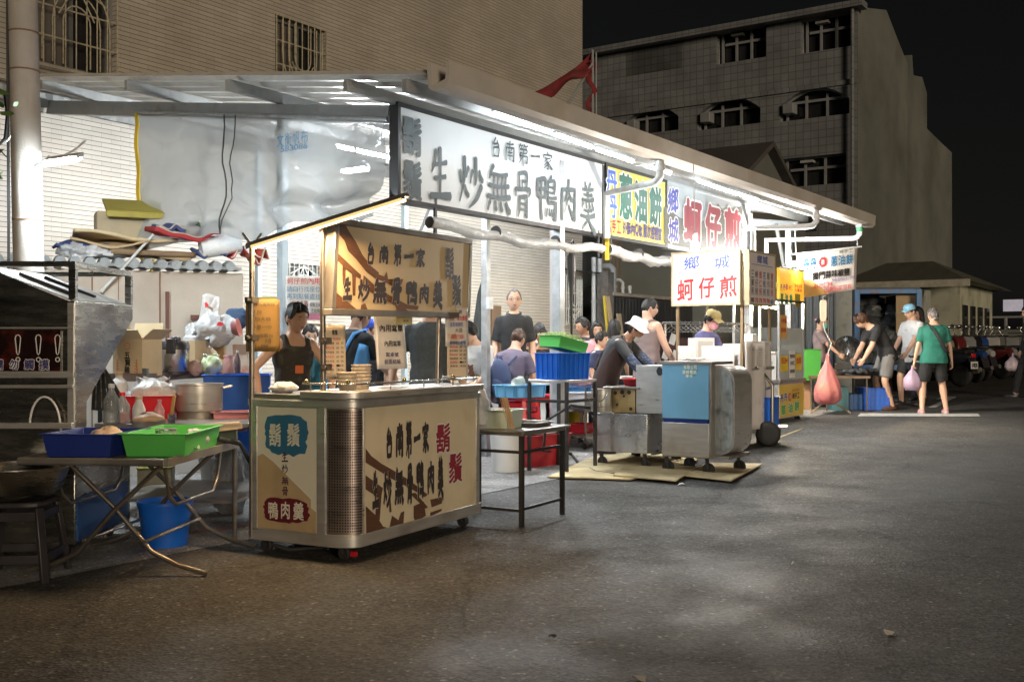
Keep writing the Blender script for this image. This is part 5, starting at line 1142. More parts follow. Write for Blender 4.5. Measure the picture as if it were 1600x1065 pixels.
for x in (-.66, -.04): g = G(); g.tube([(x, .1, .60), (x, .16, .44), (x-.0, .25, .38), (x, .8, .38), (x, .88, .44), (x, .94, .60)], .011, 8); obj('brace', g, M_PIPE, t, smooth=50)
def FP(x, y, z=.652): return FM @ Vector((x, y, z))
tray('tray', 'dark blue plastic tray with wrapped food on the folding table', FP(-.55, .34), .40, .46, .125, M_DBLUE, FRZ)
tray('tray', 'bright green plastic tray with jars on the folding table', FP(-.16, .50), .36, .66, .125, M_GREENP, FRZ+R(4))
bag('clear wrapped lump of tan food lying in the dark blue tray', FP(-.48, .34, .665), (.10, .1, .07), mat('wrapped_food', (.66, .52, .40), .25, var=.25, vs=12), 7, 'food_bag', 'bag', 0)
t = thing('jar', 'small clear glass jar standing in the green tray', 'jar', FP(-.17, .42, .665)); g = G(); g.lathe([(0, 0), (.055, 0), (.06, .01), (.06, .12), (.055, .125), (.055, .008), (0, .007)], n=22); obj('body', g, M_CLEAR, t, smooth=40)
g = G(); g.lathe([(.062, .118), (.062, .126), (.056, .127)], n=22); obj('rim', g, M_SSB, t)
bag('crumpled clear bag with white scraps in the green tray', FP(-.07, .62, .665), (.07, .1, .06), M_BAGW, 2, neck=0)
t = thing('bowl_scoop', 'small glass bowl tipped over in the green tray', 'bowl', FP(-.06, .40, .67)); g = G(); g.lathe([(0, 0), (.04, 0), (.07, .06), (.072, .063), (.066, .06), (.036, .008), (0, .007)], n=20, M=rotm(R(35), 'Y')); obj('bowl', g, M_CLEAR, t, smooth=60)
t = thing('gas_hose', 'black rubber hose drooping from the folding table to the ground', 'hose', FP(.02, .9, 0)); g = G(); g.tube([(-.03, -.1, .70), (.08, 0, .66), (.16, .02, .5), (.22, 0, .2), (.27, -.05, .05), (.4, -.1, .02), (.62, 0, .02)], .014, 10); obj('hose', g, M_RUB, t, smooth=60)
# ---- prep table behind with bottles and stove
PT = Vector((-2.72, 6.95, 0)); t = thing('prep_table', 'steel prep table behind the trays carrying bottles and the stew stove', 'table', PT, R(-7))
g = G(); g.box((.46, .55, .745), (.98, 1.1, .03)); g.box((.46, -.0, .70), (.98, .02, .07)); obj('table_top', g, M_SSD, t, bevel=.004)
for x in (.0, .92):
    for y in (.03, 1.07): g = G(); g.cyl((x, y, 0), (x, y, .73), .017, n=10); obj('leg', g, M_PIPE, t)
g = G(); g.box((.46, .55, .25), (.9, 1.0, .02)); obj('shelf', g, M_SSD, t)
z0 = .762
M_SAUCE = mat('red_sauce', (.42, .07, .02), .3)
bottle('bottle', 'large clear plastic bottle with pale cap left of the red jug', pix(174, 663, 7.0)*1, .052, .27, M_CLEAR, M_WHITEP, 'bottles on the prep table')
bottle('jug', 'red handled clear jug with sauce between the bottles', pix(191, 664, 7.08), .052, .22, M_CLEAR, M_REDP, liquid=M_SAUCE, cat='jug')
bottle('squeeze_bottle', 'white squeeze bottle with pointed nozzle and blue print', pix(217, 664, 6.95), .042, .19, M_WHITEP, mat('tan_cap', (.6, .45, .28), .5), 'bottles on the prep table', neck=.5)
bottle('bottle', 'small pink tinted bottle with clear cap before the red basin', pix(249, 664, 6.98), .034, .17, clearmat('pink_bottle', (.7, .42, .46), .15, .5), M_CLEAR, 'bottles on the prep table')
t = thing('steel_dish', 'steel dish heaped with tan dumplings on the prep table', 'dish', pix(232, 667, 6.9)); g = G(); g.lathe([(0, 0), (.09, 0), (.115, .045), (.118, .045), (.09, .006), (0, .005)], n=26); obj('dish', g, M_SS, t); g = G(); lump(g, (0, 0, .05), (.09, .09, .045), 4, .25); obj('food', g, M_SALMON, t, smooth=60)
for q, (px, py) in enumerate(((172, 663), (191, 664), (217, 664), (249, 664), (232, 667))): pass
tray('basin', 'bright red plastic basin holding a white bag behind the bottles', pix(237, 655, 7.5), .36, .40, .17, M_REDP, R(8), cat='basin', taper=.8)
bag('big knotted white plastic bag sitting in the red basin', pix(238, 634, 7.5), (.17, .15, .10), M_BAGW, 9, neck=.9, amp=.4)
pot('stew_pot', 'wide steel stew pot with two handles on the round stove', pix(311, 641, 7.55), .165, .19, M_SS, rz_=.3)
t = thing('round_stove', 'soot dark round gas stove drum under the stew pot', 'stove', pix(311, 672, 7.55)); g = G(); g.lathe([(.15, 0), (.158, .004), (.152, .128), (.156, .14), (.14, .142), (0, .142)], n=32); obj('drum', g, M_SSD, t, smooth=40)
for s in (-1, 1): g = G(); g.box((s*.06, -.15, .04), (.06, .02, .05)); obj('vent', g, M_IRON, t)
t = thing('knife', 'cleaver with wooden handle standing upright by the stove', 'knife', pix(268, 662, 6.95)); g = G(); g.box((0, 0, .03), (.05, .004, .07)); obj('blade', g, M_SSB, t); g = G(); g.bar((0, 0, .06), (.02, 0, .19), .018, .022); obj('handle', g, mat('wood_handle', (.42, .26, .10), .5), t, bevel=.004)
g = G(); g.box((0, 0, .02), (.24, .2, .035), rotm(R(-6), 'Y')); g.box((.0, -.02, .045), (.22, .18, .012), rotm(R(-3), 'Y')); tag(obj('chopping_board', g, mat('board_card', (.55, .42, .30), .75), loc=pix(347, 672, 6.75), rz=.3, bevel=.003), 'stack of tan cardboard lids at the end of the prep table', 'board')
t = thing('milk_jug', 'white jug with tan lid on the rack behind the red basin', 'jug', pix(186, 627, 7.9)); g = G(); g.lathe([(0, 0), (.062, 0), (.066, .02), (.064, .12), (.05, .155), (.025, .18), (.025, .2)], n=18); obj('body', g, M_WHITEP, t, smooth=50); g = G(); g.lathe([(.028, .195), (.028, .22), (0, .22)], n=14); obj('lid', g, MATS['tan_cap'], t)
t = thing('steel_cup', 'tall steel can with pale lid left of the red basin', 'can', pix(173, 660, 7.55)); g = G(); g.lathe([(0, 0), (.055, 0), (.06, .2), (.066, .205), (.05, .21), (0, .21)], n=22); obj('body', g, M_SS, t, smooth=40)
t = thing('straw_cup', 'white drink cup with pink straw behind the steel can', 'cup', pix(166, 625, 7.95)); g = G(); g.lathe([(0, 0), (.035, 0), (.048, .11), (.05, .112), (0, .113)], n=18); obj('cup', g, M_WHITEP, t); g = G(); g.cyl((.01, 0, .1), (.015, 0, .2), .004, n=6); obj('straw', g, M_PINK, t)
# floor items under and behind the tables
def bucket(lab, loc, r, h, m, group=None, taper=.82, n=26):
    t = thing('bucket', lab, 'bucket', loc, 0, group); g = G(); g.lathe([(0, 0), (r*taper, 0), (r, h-.02), (r*1.06, h-.018), (r*1.06, h), (r*.96, h), (r*taper*.95, .02), (0, .015)], n=n); obj('body', g, m, t, smooth=40)
    g = G(); g.tube([(r*1.05*math.cos(a), -.02+r*.5*math.sin(a), h-.03-.1*math.sin(a)) for a in [math.pi*i/12 for i in range(13)]], .004, 6); obj('handle', g, M_SSB, t); return t
bucket('bright blue bucket on the ground beneath the folding table', gpt(258, 852), .165, .29, M_BLUEP)
t = thing('oil_tin', 'square pale oil tin standing behind the blue bucket', 'tin', gpt(237, 812)+Vector((0, .1, 0)), .2); g = G(); g.box((0, 0, .19), (.24, .24, .36)); obj('body', g, mat('oil_tin_paint', (.48, .46, .34), .35, .4, var=.2, dirt=((.3, .2, .1), .6, 6)), t, bevel=.008); g = G(); g.box((0, 0, .375), (.245, .245, .012)); obj('lid', g, mat('olive_lid', (.35, .33, .08), .4), t)
bucket('white bucket with blue band standing behind the hose', gpt(322, 790)+Vector((0, .35, 0)), .15, .36, M_WHITEP)
bucket('blue barrel behind the white bucket', gpt(352, 770)+Vector((0, .5, 0)), .2, .55, M_BLUEP, taper=.92)
bag('tall clear sack of white foam trays between the hose and the cart', gpt(352, 806)+Vector((0, .15, 0)), (.15, .14, .27), M_BAGW, 12, neck=.5, amp=.35)
tray('crate', 'bright blue lidded crate behind the stew pot', pix(372, 668, 8.4), .5, .45, .42, M_BLUEP, .2, cat='crate', taper=.93)
tray('basket', 'pink see-through basket before the blue lidded crate', pix(362, 672, 7.5), .24, .2, .13, M_PINK, .2, cat='basket')
# ---- shelf with goods
SH = Vector((-2.79, 8.0, 0)); SHR = R(-8.8); SHM = frame(SH, SHR)
t = thing('slotted_shelf', 'grey slotted steel rack along the plaster wall stacked with cartons and bags', 'rack', SH, SHR)
for z in (1.03, .72): g = G(); g.box((-.15, .95, z), (.36, 1.95, .02)); g.box((.03, .95, z), (.025, 1.95, .06)); g.box((-.15, -.03, z), (.36, .025, .06)); obj('shelf', g, mat('brown_grey_steel', (.17, .13, .12), .5, .2, var=.2), t)
for x in (-.33, .03):
    for y in (-.03, 1.93): g = G(); g.box((x, y, .55), (.035, .035, 1.1)); obj('post', g, mat('slotted_angle', (.16, .18, .19), .5, .3), t)
def SHP(px, d, z=1.042):                             # point at depth d on the shelf under pixel column
    Y = 8.0+d; return Vector(((px-800)/FPX*Y, Y, z))
t = carton('carton', 'pale printed carton with open flaps and black brush writing on the rack end', SHP(215, .12), .28, .22, .28, M_CARDL, R(-22), True)
TMc = frame(t.location, R(-22)); g = G(); PC = front(-.112)
for s, b in (('五', (-.0, .155, .055, .05)), ('賢', (.005, .10, .055, .055)), ('雞', (.0, .045, .055, .055))): put(g, s, b, PC, .001, brush=.05, bold=.03)
obj('lettering', g, M_INKB, t, smooth=0); g = G(); g.tube([PC @ Vector((.0+.026*math.cos(a), .225+.026*math.sin(a), .001)) for a in [i*.449 for i in range(14)]], .003, 4, closed=True); 
for k in range(5): g.prism([(-.11+.004*k, .01+k*.02), (-.06-.006*k, .04+k*.02), (-.10, .03+k*.025)], .0006, PC @ Matrix.Translation((0, 0, .001+k*.0008))); g.prism([(.11-.004*k, .01+k*.02), (.06+.006*k, .04+k*.02), (.10, .03+k*.025)][::-1], .0006, PC @ Matrix.Translation((0, 0, .001+k*.0008)))
obj('printed_wheat', g, mat('rust_print', (.55, .2, .12), .6), t, smooth=0)
t = thing('rice_cooker', 'big steel rice cooker with black lid on the rack', 'rice cooker', SHP(273, .42)); r = .112
g = G(); g.lathe([(0, .01), (r*.8, 0), (r, .03), (r, .2), (r*.98, .2)], n=34); obj('body', g, M_SSB, t, smooth=40); g = G(); g.lathe([(r*1.03, .198), (r*1.03, .24), (r*.9, .262), (0, .27)], n=34); obj('lid', g, M_BLKP, t, smooth=40); g = G(); g.lathe([(r*.86, -.003), (r*1.02, .0), (r*1.02, .024)], n=30); obj('base', g, M_BLKP, t, smooth=40); g = G(); g.box((.01, -r-.012, .225), (.07, .04, .12)); g.box((.02, -.03, .28), (.05, .1, .04)); obj('latch', g, M_BLKP, t, bevel=.008)
carton('carton', 'plain brown carton standing behind the rice cooker', SHP(296, .75), .20, .18, .27, M_CARD, R(-12))
bag('pinkish bag of onions beside the rice cooker', SHP(305, .48), (.065, .06, .055), mat('pink_mesh', (.62, .42, .36), .6, var=.3, vs=14), 4, neck=.7)
bag('clear bag of green vegetables at the middle of the rack', SHP(330, .52), (.09, .08, .075), mat('bagged_greens', (.50, .58, .36), .3, var=.5, vs=16, dirt=((.75, .78, .75), .8, 12)), 8, neck=1.0)
bag('beige paper sack upright behind the bagged greens', SHP(325, .85), (.09, .07, .11), mat('beige_sack', (.58, .48, .38), .7), 15, neck=.3)
t = thing('jar', 'orange tin beside the pink lidded jar on the rack', 'tin', SHP(350, .85), .2); g = G(); g.box((0, 0, .055), (.1, .1, .11)); obj('body', g, M_ORANGE, t, bevel=.005)
bottle('jar', 'pink lidded clear jar near the lamp pole on the rack', SHP(357, .80), .045, .15, clearmat('pink_jar', (.72, .4, .4), .2, .55), M_PINK, neck=.8, cat='jar')
bottle('bottle', 'dark labelled water bottle with blue top near the lamp pole', SHP(371, .75), .026, .19, mat('bottle_dark', (.14, .1, .1), .3, var=.5, vs=30), M_WHITEP)
t = thing('cup_sleeve', 'tall white sleeve of foam cups behind the carton', 'cups', SHP(301, 1.15)); g = G(); g.lathe([(0, 0), (.075, 0), (.078, .3), (.07, .305), (.06, .32), (0, .30)], n=22); lump(g, (0, 0, .36), (.07, .06, .06), 3, .5); obj('sleeve', g, M_BAGW, t, smooth=50)
bag('large crumpled white shopping bag with red marks on top of the rack goods', pix(338, 535, 9.0), (.18, .14, .13), M_BAGW, 21, neck=0, amp=.34)
g = G(); g.prism(poly_blob(0, 0, .05, .035, 14, 1.1, 5, 2), .001, front(0)); tag(obj('bag_print', g, M_RED, loc=pix(345, 506, 8.82), smooth=0), 'red heart shaped print on the crumpled shopping bag', 'print')
t = thing('paper_bag', 'white flat shopping bag with red marks leaning on the plaster wall', 'bag', pix(322, 512, 9.3), R(-12))
g = G(); g.grid(lambda a, b_: ((a-.5)*(.22-.08*b_)+.05*b_, .03*math.sin(a*5+b_*4)+.012*noise.noise(Vector((a*9, b_*9, 1))), b_*.30-.05*abs(a-.3)*b_), 14, 14); obj('body', g, mat('white_bag_back', (.60, .58, .56), .5, var=.1), t, smooth=50, solid=.006)
g = G(); g.prism(poly_blob(.035, .20, .035, .045, 14, 1.1, 2, 2), .001, front(-.055)); obj('red_mark', g, M_RED, t, smooth=0)
t = thing('jar', 'amber filled square jar under the crumpled shopping bag', 'jar', SHP(338, 1.15), .1); g = G(); g.box((0, 0, .12), (.16, .14, .24)); obj('body', g, mat('amber_jar', (.46, .30, .14), .3), t, bevel=.01); g = G(); g.box((0, 0, .25), (.165, .145, .02)); obj('lid', g, M_YELP, t)
bag('dark blue cloth bundle at the top of the rack by the lamp pole', pix(370, 512, 9.3), (.12, .1, .09), mat('navy_cloth', (.05, .09, .18), .8, var=.3), 5, 'cloth_bundle', 'cloth', 0)
t = thing('ladle_bowl', 'pink plastic bowl hung at the lamp pole', 'bowl', pix(369, 512, 7.2)); g = G(); g.lathe([(0, -.03), (.04, -.028), (.065, .02), (.06, .02), (.036, -.02), (0, -.022)], n=20, M=rotm(R(80), 'Y')); obj('bowl', g, M_PINK, t, smooth=60)
carton('carton', 'white and red printed carton next to the pink bowl', SHP(378, 1.05), .14, .12, .24, mat('redwhite_carton', (.66, .54, .44), .6, dirt=((.55, .08, .06), .9, 9)), .1)
for i, (px, w, h, m, lab) in enumerate(((296, .12, .075, M_ORANGE, 'small orange carton on the lower rack level'), (324, .17, .08, M_NAVYP, 'navy plastic tub on the lower rack level'), (353, .17, .15, M_ORANGE, 'orange storage box with oval handle hole on the lower rack level'), (386, .13, .17, M_TEAL, 'teal tub on the lower rack level'))):
    tray('storage_box', lab, SHP(px, .45+.12*i, .735), w, .14, h, m, .0, cat='box', taper=.97)
for i, (px, lab) in enumerate(((312, 'clear bag of garlic over the navy tub'), (322, 'small clear bag over the navy tub, nearer the pole'), (345, 'grey bag over the orange storage box'))): bag(lab, SHP(px, .55+.1*i, .83 if i < 2 else .89), (.05, .05, .035), M_BAGW if i < 2 else mat('grey_bag', (.3, .26, .24), .5), 30+i, neck=.3)
# yellow and paper notices on the wall end and posts
def wallnotice(lab, px0, py0, px1, py1, Z, face, rows, rz_=ROW-R(20)):
    a = pix((px0+px1)/2, py1, Z); w = (px1-px0)/FPX*Z; h = (py1-py0)/FPX*Z; return notice('wall_notice', lab, a, rz_*0+R(12), w, h, face, rows)
M_CY = mat('light_blue_ink', (.10, .30, .50), .5)
wallnotice('white notice with red and blue hand lettering about dining in, hung behind the cart pole', 447, 431, 502, 481, 9.6, M_PAPER, [('蚵仔煎內用', 0, .84, .95, .2, INKR, {'brush': .04}), ('請自行找座位', 0, .59, .95, .18, M_CY, {'brush': .04}), ('再到點餐處找', .0, .36, .95, .18, M_CY, {'brush': .04}), ('桌號點餐', 0, .13, .8, .19, M_CRIM, {'brush': .04})])
wallnotice('small white notice with black lettering overlapping the dining notice', 482, 470, 503, 490, 9.5, M_PAPER, [('餐點上桌', 0, .7, .86, .3, INK, {}), ('才結帳', 0, .26, .7, .3, INK, {})])
for lab, x0, y0, x1, y1, Z, m in (('olive yellow board edge behind the cardboard note', 400, 464, 460, 480, 9.9, M_OLIVE), ('bright yellow folder behind the cardboard note', 384, 470, 410, 482, 9.3, mat('bright_yellow_card', (.78, .66, .08), .5)), ('pink plastic sheet below the white dining notice', 462, 478, 500, 500, 9.9, mat('pink_sheet', (.62, .22, .30), .6))):
    a = pix((x0+x1)/2, y1, Z); g = G(); g.box((0, 0, (y1-y0)/FPX*Z/2), ((x1-x0)/FPX*Z, .03, (y1-y0)/FPX*Z)); tag(obj('board', g, m, loc=a, rz=R(10), bevel=.004), lab, 'board')
# ================================================================== COOKING CARTS IN THE MIDDLE
# tan cardboard under them
def floorcard(lab, pts, z, m):
    q = [gpt(*p) for p in pts]; c = sum(q, Vector())/len(q); g = G(); n = len(q)
    dense = []
    for i in range(n):
        for k in range(6): dense.append(q[i].lerp(q[(i+1) % n], k/6)-c + Vector((noise.noise(Vector((i*3.1, k, z*99)))*.012, noise.noise(Vector((i, k*2.1, z*77)))*.02, 0)))
    g.add([(p.x, p.y, p.z+z) for p in dense]+[(p.x, p.y, p.z+z-.012) for p in dense], [tuple(range(len(dense)))]+[(i+len(dense), (i+1) % len(dense)+len(dense), (i+1) % len(dense), i) for i in range(len(dense))])
    return tag(obj('cardboard', g, m, loc=c, smooth=0), lab, 'cardboard')
M_FCARD = mat('trodden_cardboard', (.56, .46, .26), .75, var=.12, vs=3, dirt=((.22, .15, .09), .75, 2.6), dthr=.50)
floorcard('large tan cardboard sheet spread on the road under the stove cart', [(855, 748), (985, 752), (1090, 722), (1085, 702), (930, 715)], .026, M_FCARD)
floorcard('tan cardboard sheet with a torn front edge before the stove cart', [(958, 748), (1056, 757), (1070, 748), (1090, 735), (985, 728)], .042, M_FCARD)
floorcard('tan cardboard sheet reaching out beyond the blue fronted cart', [(1070, 748), (1143, 756), (1191, 729), (1105, 728)], .038, M_FCARD)
FR = R(57); fc = gpt(1108, 744); fc.z = gz(fc.y)
t = thing('cold_box_cart', 'rounded steel cart with a sky blue front door on four black casters', 'cart', fc, FR)
g = G(); g.box((.05, .25, .83), (.10, .50, .56)); obj('blue_door', g, mat('sky_blue_panel', (.17, .42, .66), .4, var=.05, dirt=((.35, .42, .45), .25, 3)), t, bevel=.006)
g = G(); g.box((.055, .25, .53), (.09, .48, .05)); obj('gap', g, M_DBLUE, t)
g = G(); g.box((.04, .25, .345), (.09, .50, .33)); obj('steel_door', g, M_SS, t, bevel=.004)
def rsec(y0, y1, z0, z1, r, n=8):
    out = [(y1, z0), (y1, z1)]
    out += [(y0+r-r*math.sin(a), z1-r+r*math.cos(a)) for a in [math.pi/2*i/n for i in range(n+1)]]
    out += [(y0+r-r*math.cos(a), z0+r-r*math.sin(a)) for a in [math.pi/2*i/n for i in range(n+1)]]
    return out
YZ = Matrix(((0, 0, 1, 0), (1, 0, 0, 0), (0, 1, 0, 0), (0, 0, 0, 1)))
g = G(); g.prism(rsec(-.22, .5, .2, 1.07, .16), .47, Matrix.Translation((.105, 0, 0)) @ YZ); obj('shell', g, M_SS, t, smooth=30)
g = G(); g.prism(rsec(-.20, -.015, .22, 1.05, .15), .012, Matrix.Translation((.095, 0, 0)) @ YZ); obj('end_plate', g, mat('pale_grey_plate', (.40, .46, .50), .5, .2, var=.25, vs=8, stretch=(1, 6, 1), dirt=((.08, .1, .1), .7, 9)), t, smooth=0)
g = G(); g.box((.05, -.012, .65), (.11, .022, .92)); g.box((.27, .25, 1.10), (.56, .56, .03)); g.box((.29, .14, .185), (.58, .68, .03)); obj('edge_frame', g, M_SSD, t, bevel=.003)
for x, y in ((.06, .03), (.06, .46), (.50, -.12), (.50, .42)): caster(t, x, y, .062, 0, None, .165)
FMx = frame(fc, FR); FPx = sidex(-.001)
g = G(); g.prism(poly_blob(*ppt(FMx, FPx, 1079, 579), .15, .13, 8, .05, 2, 2), .001, FPx @ Matrix.Translation((0, 0, .001))); lab_ = obj('label', g, mat('teal_label', (.08, .35, .40), .5), t, smooth=0)
letters(lab_, [('有限公司', (1068, 570, 1089, 577)), ('連絡電話', (1066, 578, 1089, 584)), ('零件', (1071, 585, 1083, 590))], FMx, FPx, M_WHITE, .003, bold=.02)
def FRP(x, y, z): return FMx @ Vector((x, y, z))
g = G(); g.grid(lambda a, b_: ((a-.5)*.25, (b_-.5)*.14, .02+.02*noise.noise(Vector((a*4, b_*4, 1)))), 12, 6); tag(obj('cloth', g, M_PAPER, loc=FRP(.22, .25, 1.118), rz=FR, solid=.012, smooth=60), 'folded white cloth on top of the blue fronted cart', 'cloth')
sc_ = gpt(1011, 735); sc_.z = gz(sc_.y); SRz = R(56)
t = thing('stove_cart', 'low steel stove cart with a tall splash panel and charred burner box', 'cart', sc_, SRz)
SMx = frame(sc_, SRz)
g = G(); g.box((.45, .31, .37), (.9, .62, .40)); obj('lower_box', g, mat('dented_steel', (.62, .62, .63), .28, .85, var=.12, vs=3, bump=.35, bs=9, dirt=((.34, .27, .25), .7, 2.6), dthr=.55), t, bevel=.006)
g = G(); g.box((.30, -.03, .825), (.55, .34, .49)); obj('splash_panel', g, M_SS, t, bevel=.005)
g = G(); g.prism(poly_blob(*ppt(SMx, sidex(.02), 1031, 580), .075, .09, 14, .3, 6, 2), .002, sidex(.02) @ Matrix.Translation((0, 0, .003))); obj('burn_mark', g, M_IRON, t, smooth=0)
g = G(); g.box((.28, .29, .70), (.5, .27, .25)); bx_ = obj('burner_box', g, mat('charred_enamel', (.46, .36, .18), .5, .3, var=.3, vs=5, dirt=((.05, .03, .02), .9, 4), dthr=.46), t, bevel=.006)
for y, z, r in ((.38, .78, .02), (.30, .79, .024), (.22, .79, .022), (.2, .62, .018), (.36, .66, .014), (.28, .75, .013)): g = G(); g.cyl((.024, y, z), (.034, y, z), r, n=12); obj('burner_hole', g, M_IRON, bx_)
g = G(); g.box((.3, .3, .835), (.6, .42, .02)); obj('griddle_rim', g, M_SSD, t, bevel=.004)
for x, y in ((.06, .04), (.06, .55), (.82, .06), (.82, .55)): caster(t, x, y, .055, 0, None, .165)
g = G(); g.bar((.0, -.05, .17), (.8, -.05, .17), .02); g.bar((.0, .62, .17), (.8, .62, .17), .02); obj('chassis', g, M_SSD, t)
p = SMx @ Vector((-.06, .50, .585)); pot('hanging_pot', 'small steel pot with wire bail at the end of the stove cart', p, .105, .235, M_SS, False)
g = G(); g.tube([(.11*math.cos(a), -.06-.06*math.sin(a), .2-.10*math.sin(a)) for a in [math.pi*i/12 for i in range(13)]], .005, 6); tag(obj('pot_bail', g, M_SSB, loc=p, rz=SRz-R(90)), 'thin wire bail handle across the small steel pot', 'handle')
t = thing('ladle', 'ladle with dark handle leaning out of the small steel pot', 'ladle', p); g = G(); g.cyl((0, 0, .1), (-.08, .03, .34), .008, n=8); obj('handle', g, M_SSD, t); g = G(); g.ball((.01, 0, .07), (.035, .035, .025), 12); obj('bowl', g, M_SSB, t)
tray('tray', 'red plastic tray of chopped food on the griddle', SMx @ Vector((.3, .26, .85)), .3, .2, .07, M_REDP, SRz, taper=.85)
t = thing('fuel_hose', 'black gas hose looping on the ground from the side table to the stove cart', 'hose', (0, 0, 0)); hp = [pix(886, 640, 11.2), pix(905, 637, 11.0), pix(925, 636, 10.9)]
pts = [SMx @ Vector((-.05, .62, .62)), SMx @ Vector((-.25, .75, .65)), SMx @ Vector((-.5, .9, .5)), SMx @ Vector((-.55, .9, .2))]+[gpt(*q)+Vector((0, 0, .02)) for q in ((893, 712), (905, 727), (930, 740), (965, 745), (1000, 741))]; g = G(); g.tube(pts, .016, 8); obj('hose', g, M_RUB, t, smooth=60)
# ================================================================== OYSTER OMELETTE STALL CART
KP = Vector((2.68, 12.3, 0)); KP.z = gz(12.3); KM = frame(KP, ROW)
t = k2 = thing('stall_cart', 'oyster omelette stall cart wrapped in white plastic with two white hanging sign boards', 'food cart', KP, ROW)
g = G(); g.box((.45, .42, .55), (.9, .84, .75)); obj('body', g, M_SS, t, bevel=.006)
g = G(); g.box((.45, .42, .955), (.98, .92, .04)); obj('counter', g, M_SS, t, bevel=.005)
for x, y in ((.0, .0), (.0, .82), (.88, .0), (.88, .82)): g = G(); g.box((x, y, 1.2), (.032, .032, 2.2)); obj('post', g, mat('brass_brown_post', (.30, .21, .12), .45, .5, var=.2), t)
for x, y in ((.08, .08), (.08, .75), (.8, .08), (.8, .75)): caster(t, x, y, .06, 0, None, .165)
M_SHEET = mat('milky_plastic', (.74, .70, .69), .3, var=.07, vs=3)
g = G(); g.grid(lambda a, b_: (-.035-.02*math.sin(a*14+b_*2)*b_, .80-a*.72, 1.22-b_*.98), 20, 14); g.grid(lambda a, b_: (a*.86, -.035-.018*math.sin(a*12+b_), 1.28-b_*1.05), 20, 14); obj('plastic_wrap', g, M_SHEET, t, smooth=70, solid=.004)
z1 = 2.33; z2 = 1.70
KS, KF = sidex(-.05), front(-.05)
def ksign(nm, box_c, box_d, frm, P, rows_, line):
    g = G(); w, h = box_d
    for s in (-1, 1):
        g.v += []; 
    F = P @ Matrix.Translation((box_c[0], box_c[1], 0))
    gg = G()
    for s in (-1, 1): gg.box((0, s*(h/2-.012), 0), (w, .024, .06)); gg.box((s*(w/2-.012), 0, 0), (.024, h-.048, .06))
    gg.v = [tuple(F @ Vector(v)) for v in gg.v]; b_ = obj(nm, gg, frm, k2, bevel=.002)
    gg = G(); gg.box((0, 0, 0), (w-.048, h-.048, .044)); gg.v = [tuple(F @ Vector(v)) for v in gg.v]; obj('face', gg, mat('pinkish_white_face', (.74, .68, .68), .4, var=.04), b_)
    P2 = F @ Matrix.Translation((0, 0, .0235))
    if line is not None: gg = G(); gg.box((0, line*h, 0), (w*.8, .006, .0012)); gg.v = [tuple(P2 @ Vector(v)) for v in gg.v]; obj('rule', gg, INKBL, b_)
    by = {}
    for s, cx, cy, ww, hh, m, kw in rows_: by.setdefault(m.name, (m, G())); (colm if kw.get('v') else row)(by[m.name][1], s, (cx*w, cy*h, ww*w, hh*h), P2, z=.001, **{k: v for k, v in kw.items() if k != 'v'})
    for m, gg in by.values(): obj('lettering', gg, m, b_, smooth=0)
FRM = mat('khaki_frame', (.42, .36, .24), .5)
ksign('sign_board', (-.43, 2.02), (.88, .645), FRM, KS, [('鄉', -.20, .29, .25, .25, INKBL, {'brush': .035, 'slant': .10, 'bold': .012}), ('城', .24, .29, .25, .25, INKBL, {'brush': .035, 'slant': .10, 'bold': .012}), ('蚵', -.29, -.20, .27, .40, INKR, {'brush': .03, 'slant': .10, 'bold': .02}), ('仔', .02, -.18, .25, .40, INKR, {'brush': .03, 'slant': .10, 'bold': .02}), ('煎', .33, -.17, .27, .42, INKR, {'brush': .03, 'slant': .10, 'bold': .02})], .12)
mr = []
for i, (nm, pr, m) in enumerate((('三鮮煎', '80', INK), ('蚵仔煎', '70', INK), ('蝦仁煎', '70', INKR), ('花枝煎', '70', INKBL), ('豬肉煎', '70', MATS['dark_green_ink']), ('雞蛋煎', '60', INKR))):
    mr += [(nm, -.36+.145*i, -.08, .10, .46, m if m is not INK else MATS['navy_ink'], {'v': 1, 'brush': .03}), (pr, -.36+.145*i, -.40, .11, .09, (INK, INKR, INKR, INKR, INKR, INKBL)[i], {'bold': .03})]
ksign('menu_board', (.45, 2.02), (.86, .645), FRM, KF, [('鄉城', 0, .36, .42, .15, INKBL, {'brush': .03, 'bold': .01})]+mr, .25)
# bulb above it
bp_ = pix(1086, 385, 11.3)
t = thing('light_bulb', 'glaring bare white bulb above the red lettered oyster stall sign', 'lamp', bp_); g = G(); g.ball((0, 0, 0), (.045, .045, .06), 14); obj('bulb', g, lampmat('bulb_glow', (1, .93, .82), 1500), t, smooth=180); g = G(); g.cyl((0, 0, .05), (0, 0, .13), .022, n=10); g.cyl((0, 0, .13), (0, .1, .9), .005, n=5); obj('holder', g, M_CAP, t)
dl = pix(1171, 358, 13.9); t = thing('round_lamp', 'small round white lamp under the roof beside the oyster sign', 'lamp', dl); g = G(); g.lathe([(.09, .0), (.095, .02), (.06, .04), (.015, .05), (.012, .5), (0, .5)], n=20); obj('housing', g, M_CAP, t); g = G(); g.lathe([(0, -.006), (.085, -.004), (.085, .0)], n=20); obj('lens', g, lampmat('round_glow', (1, .97, .92), 200), t)
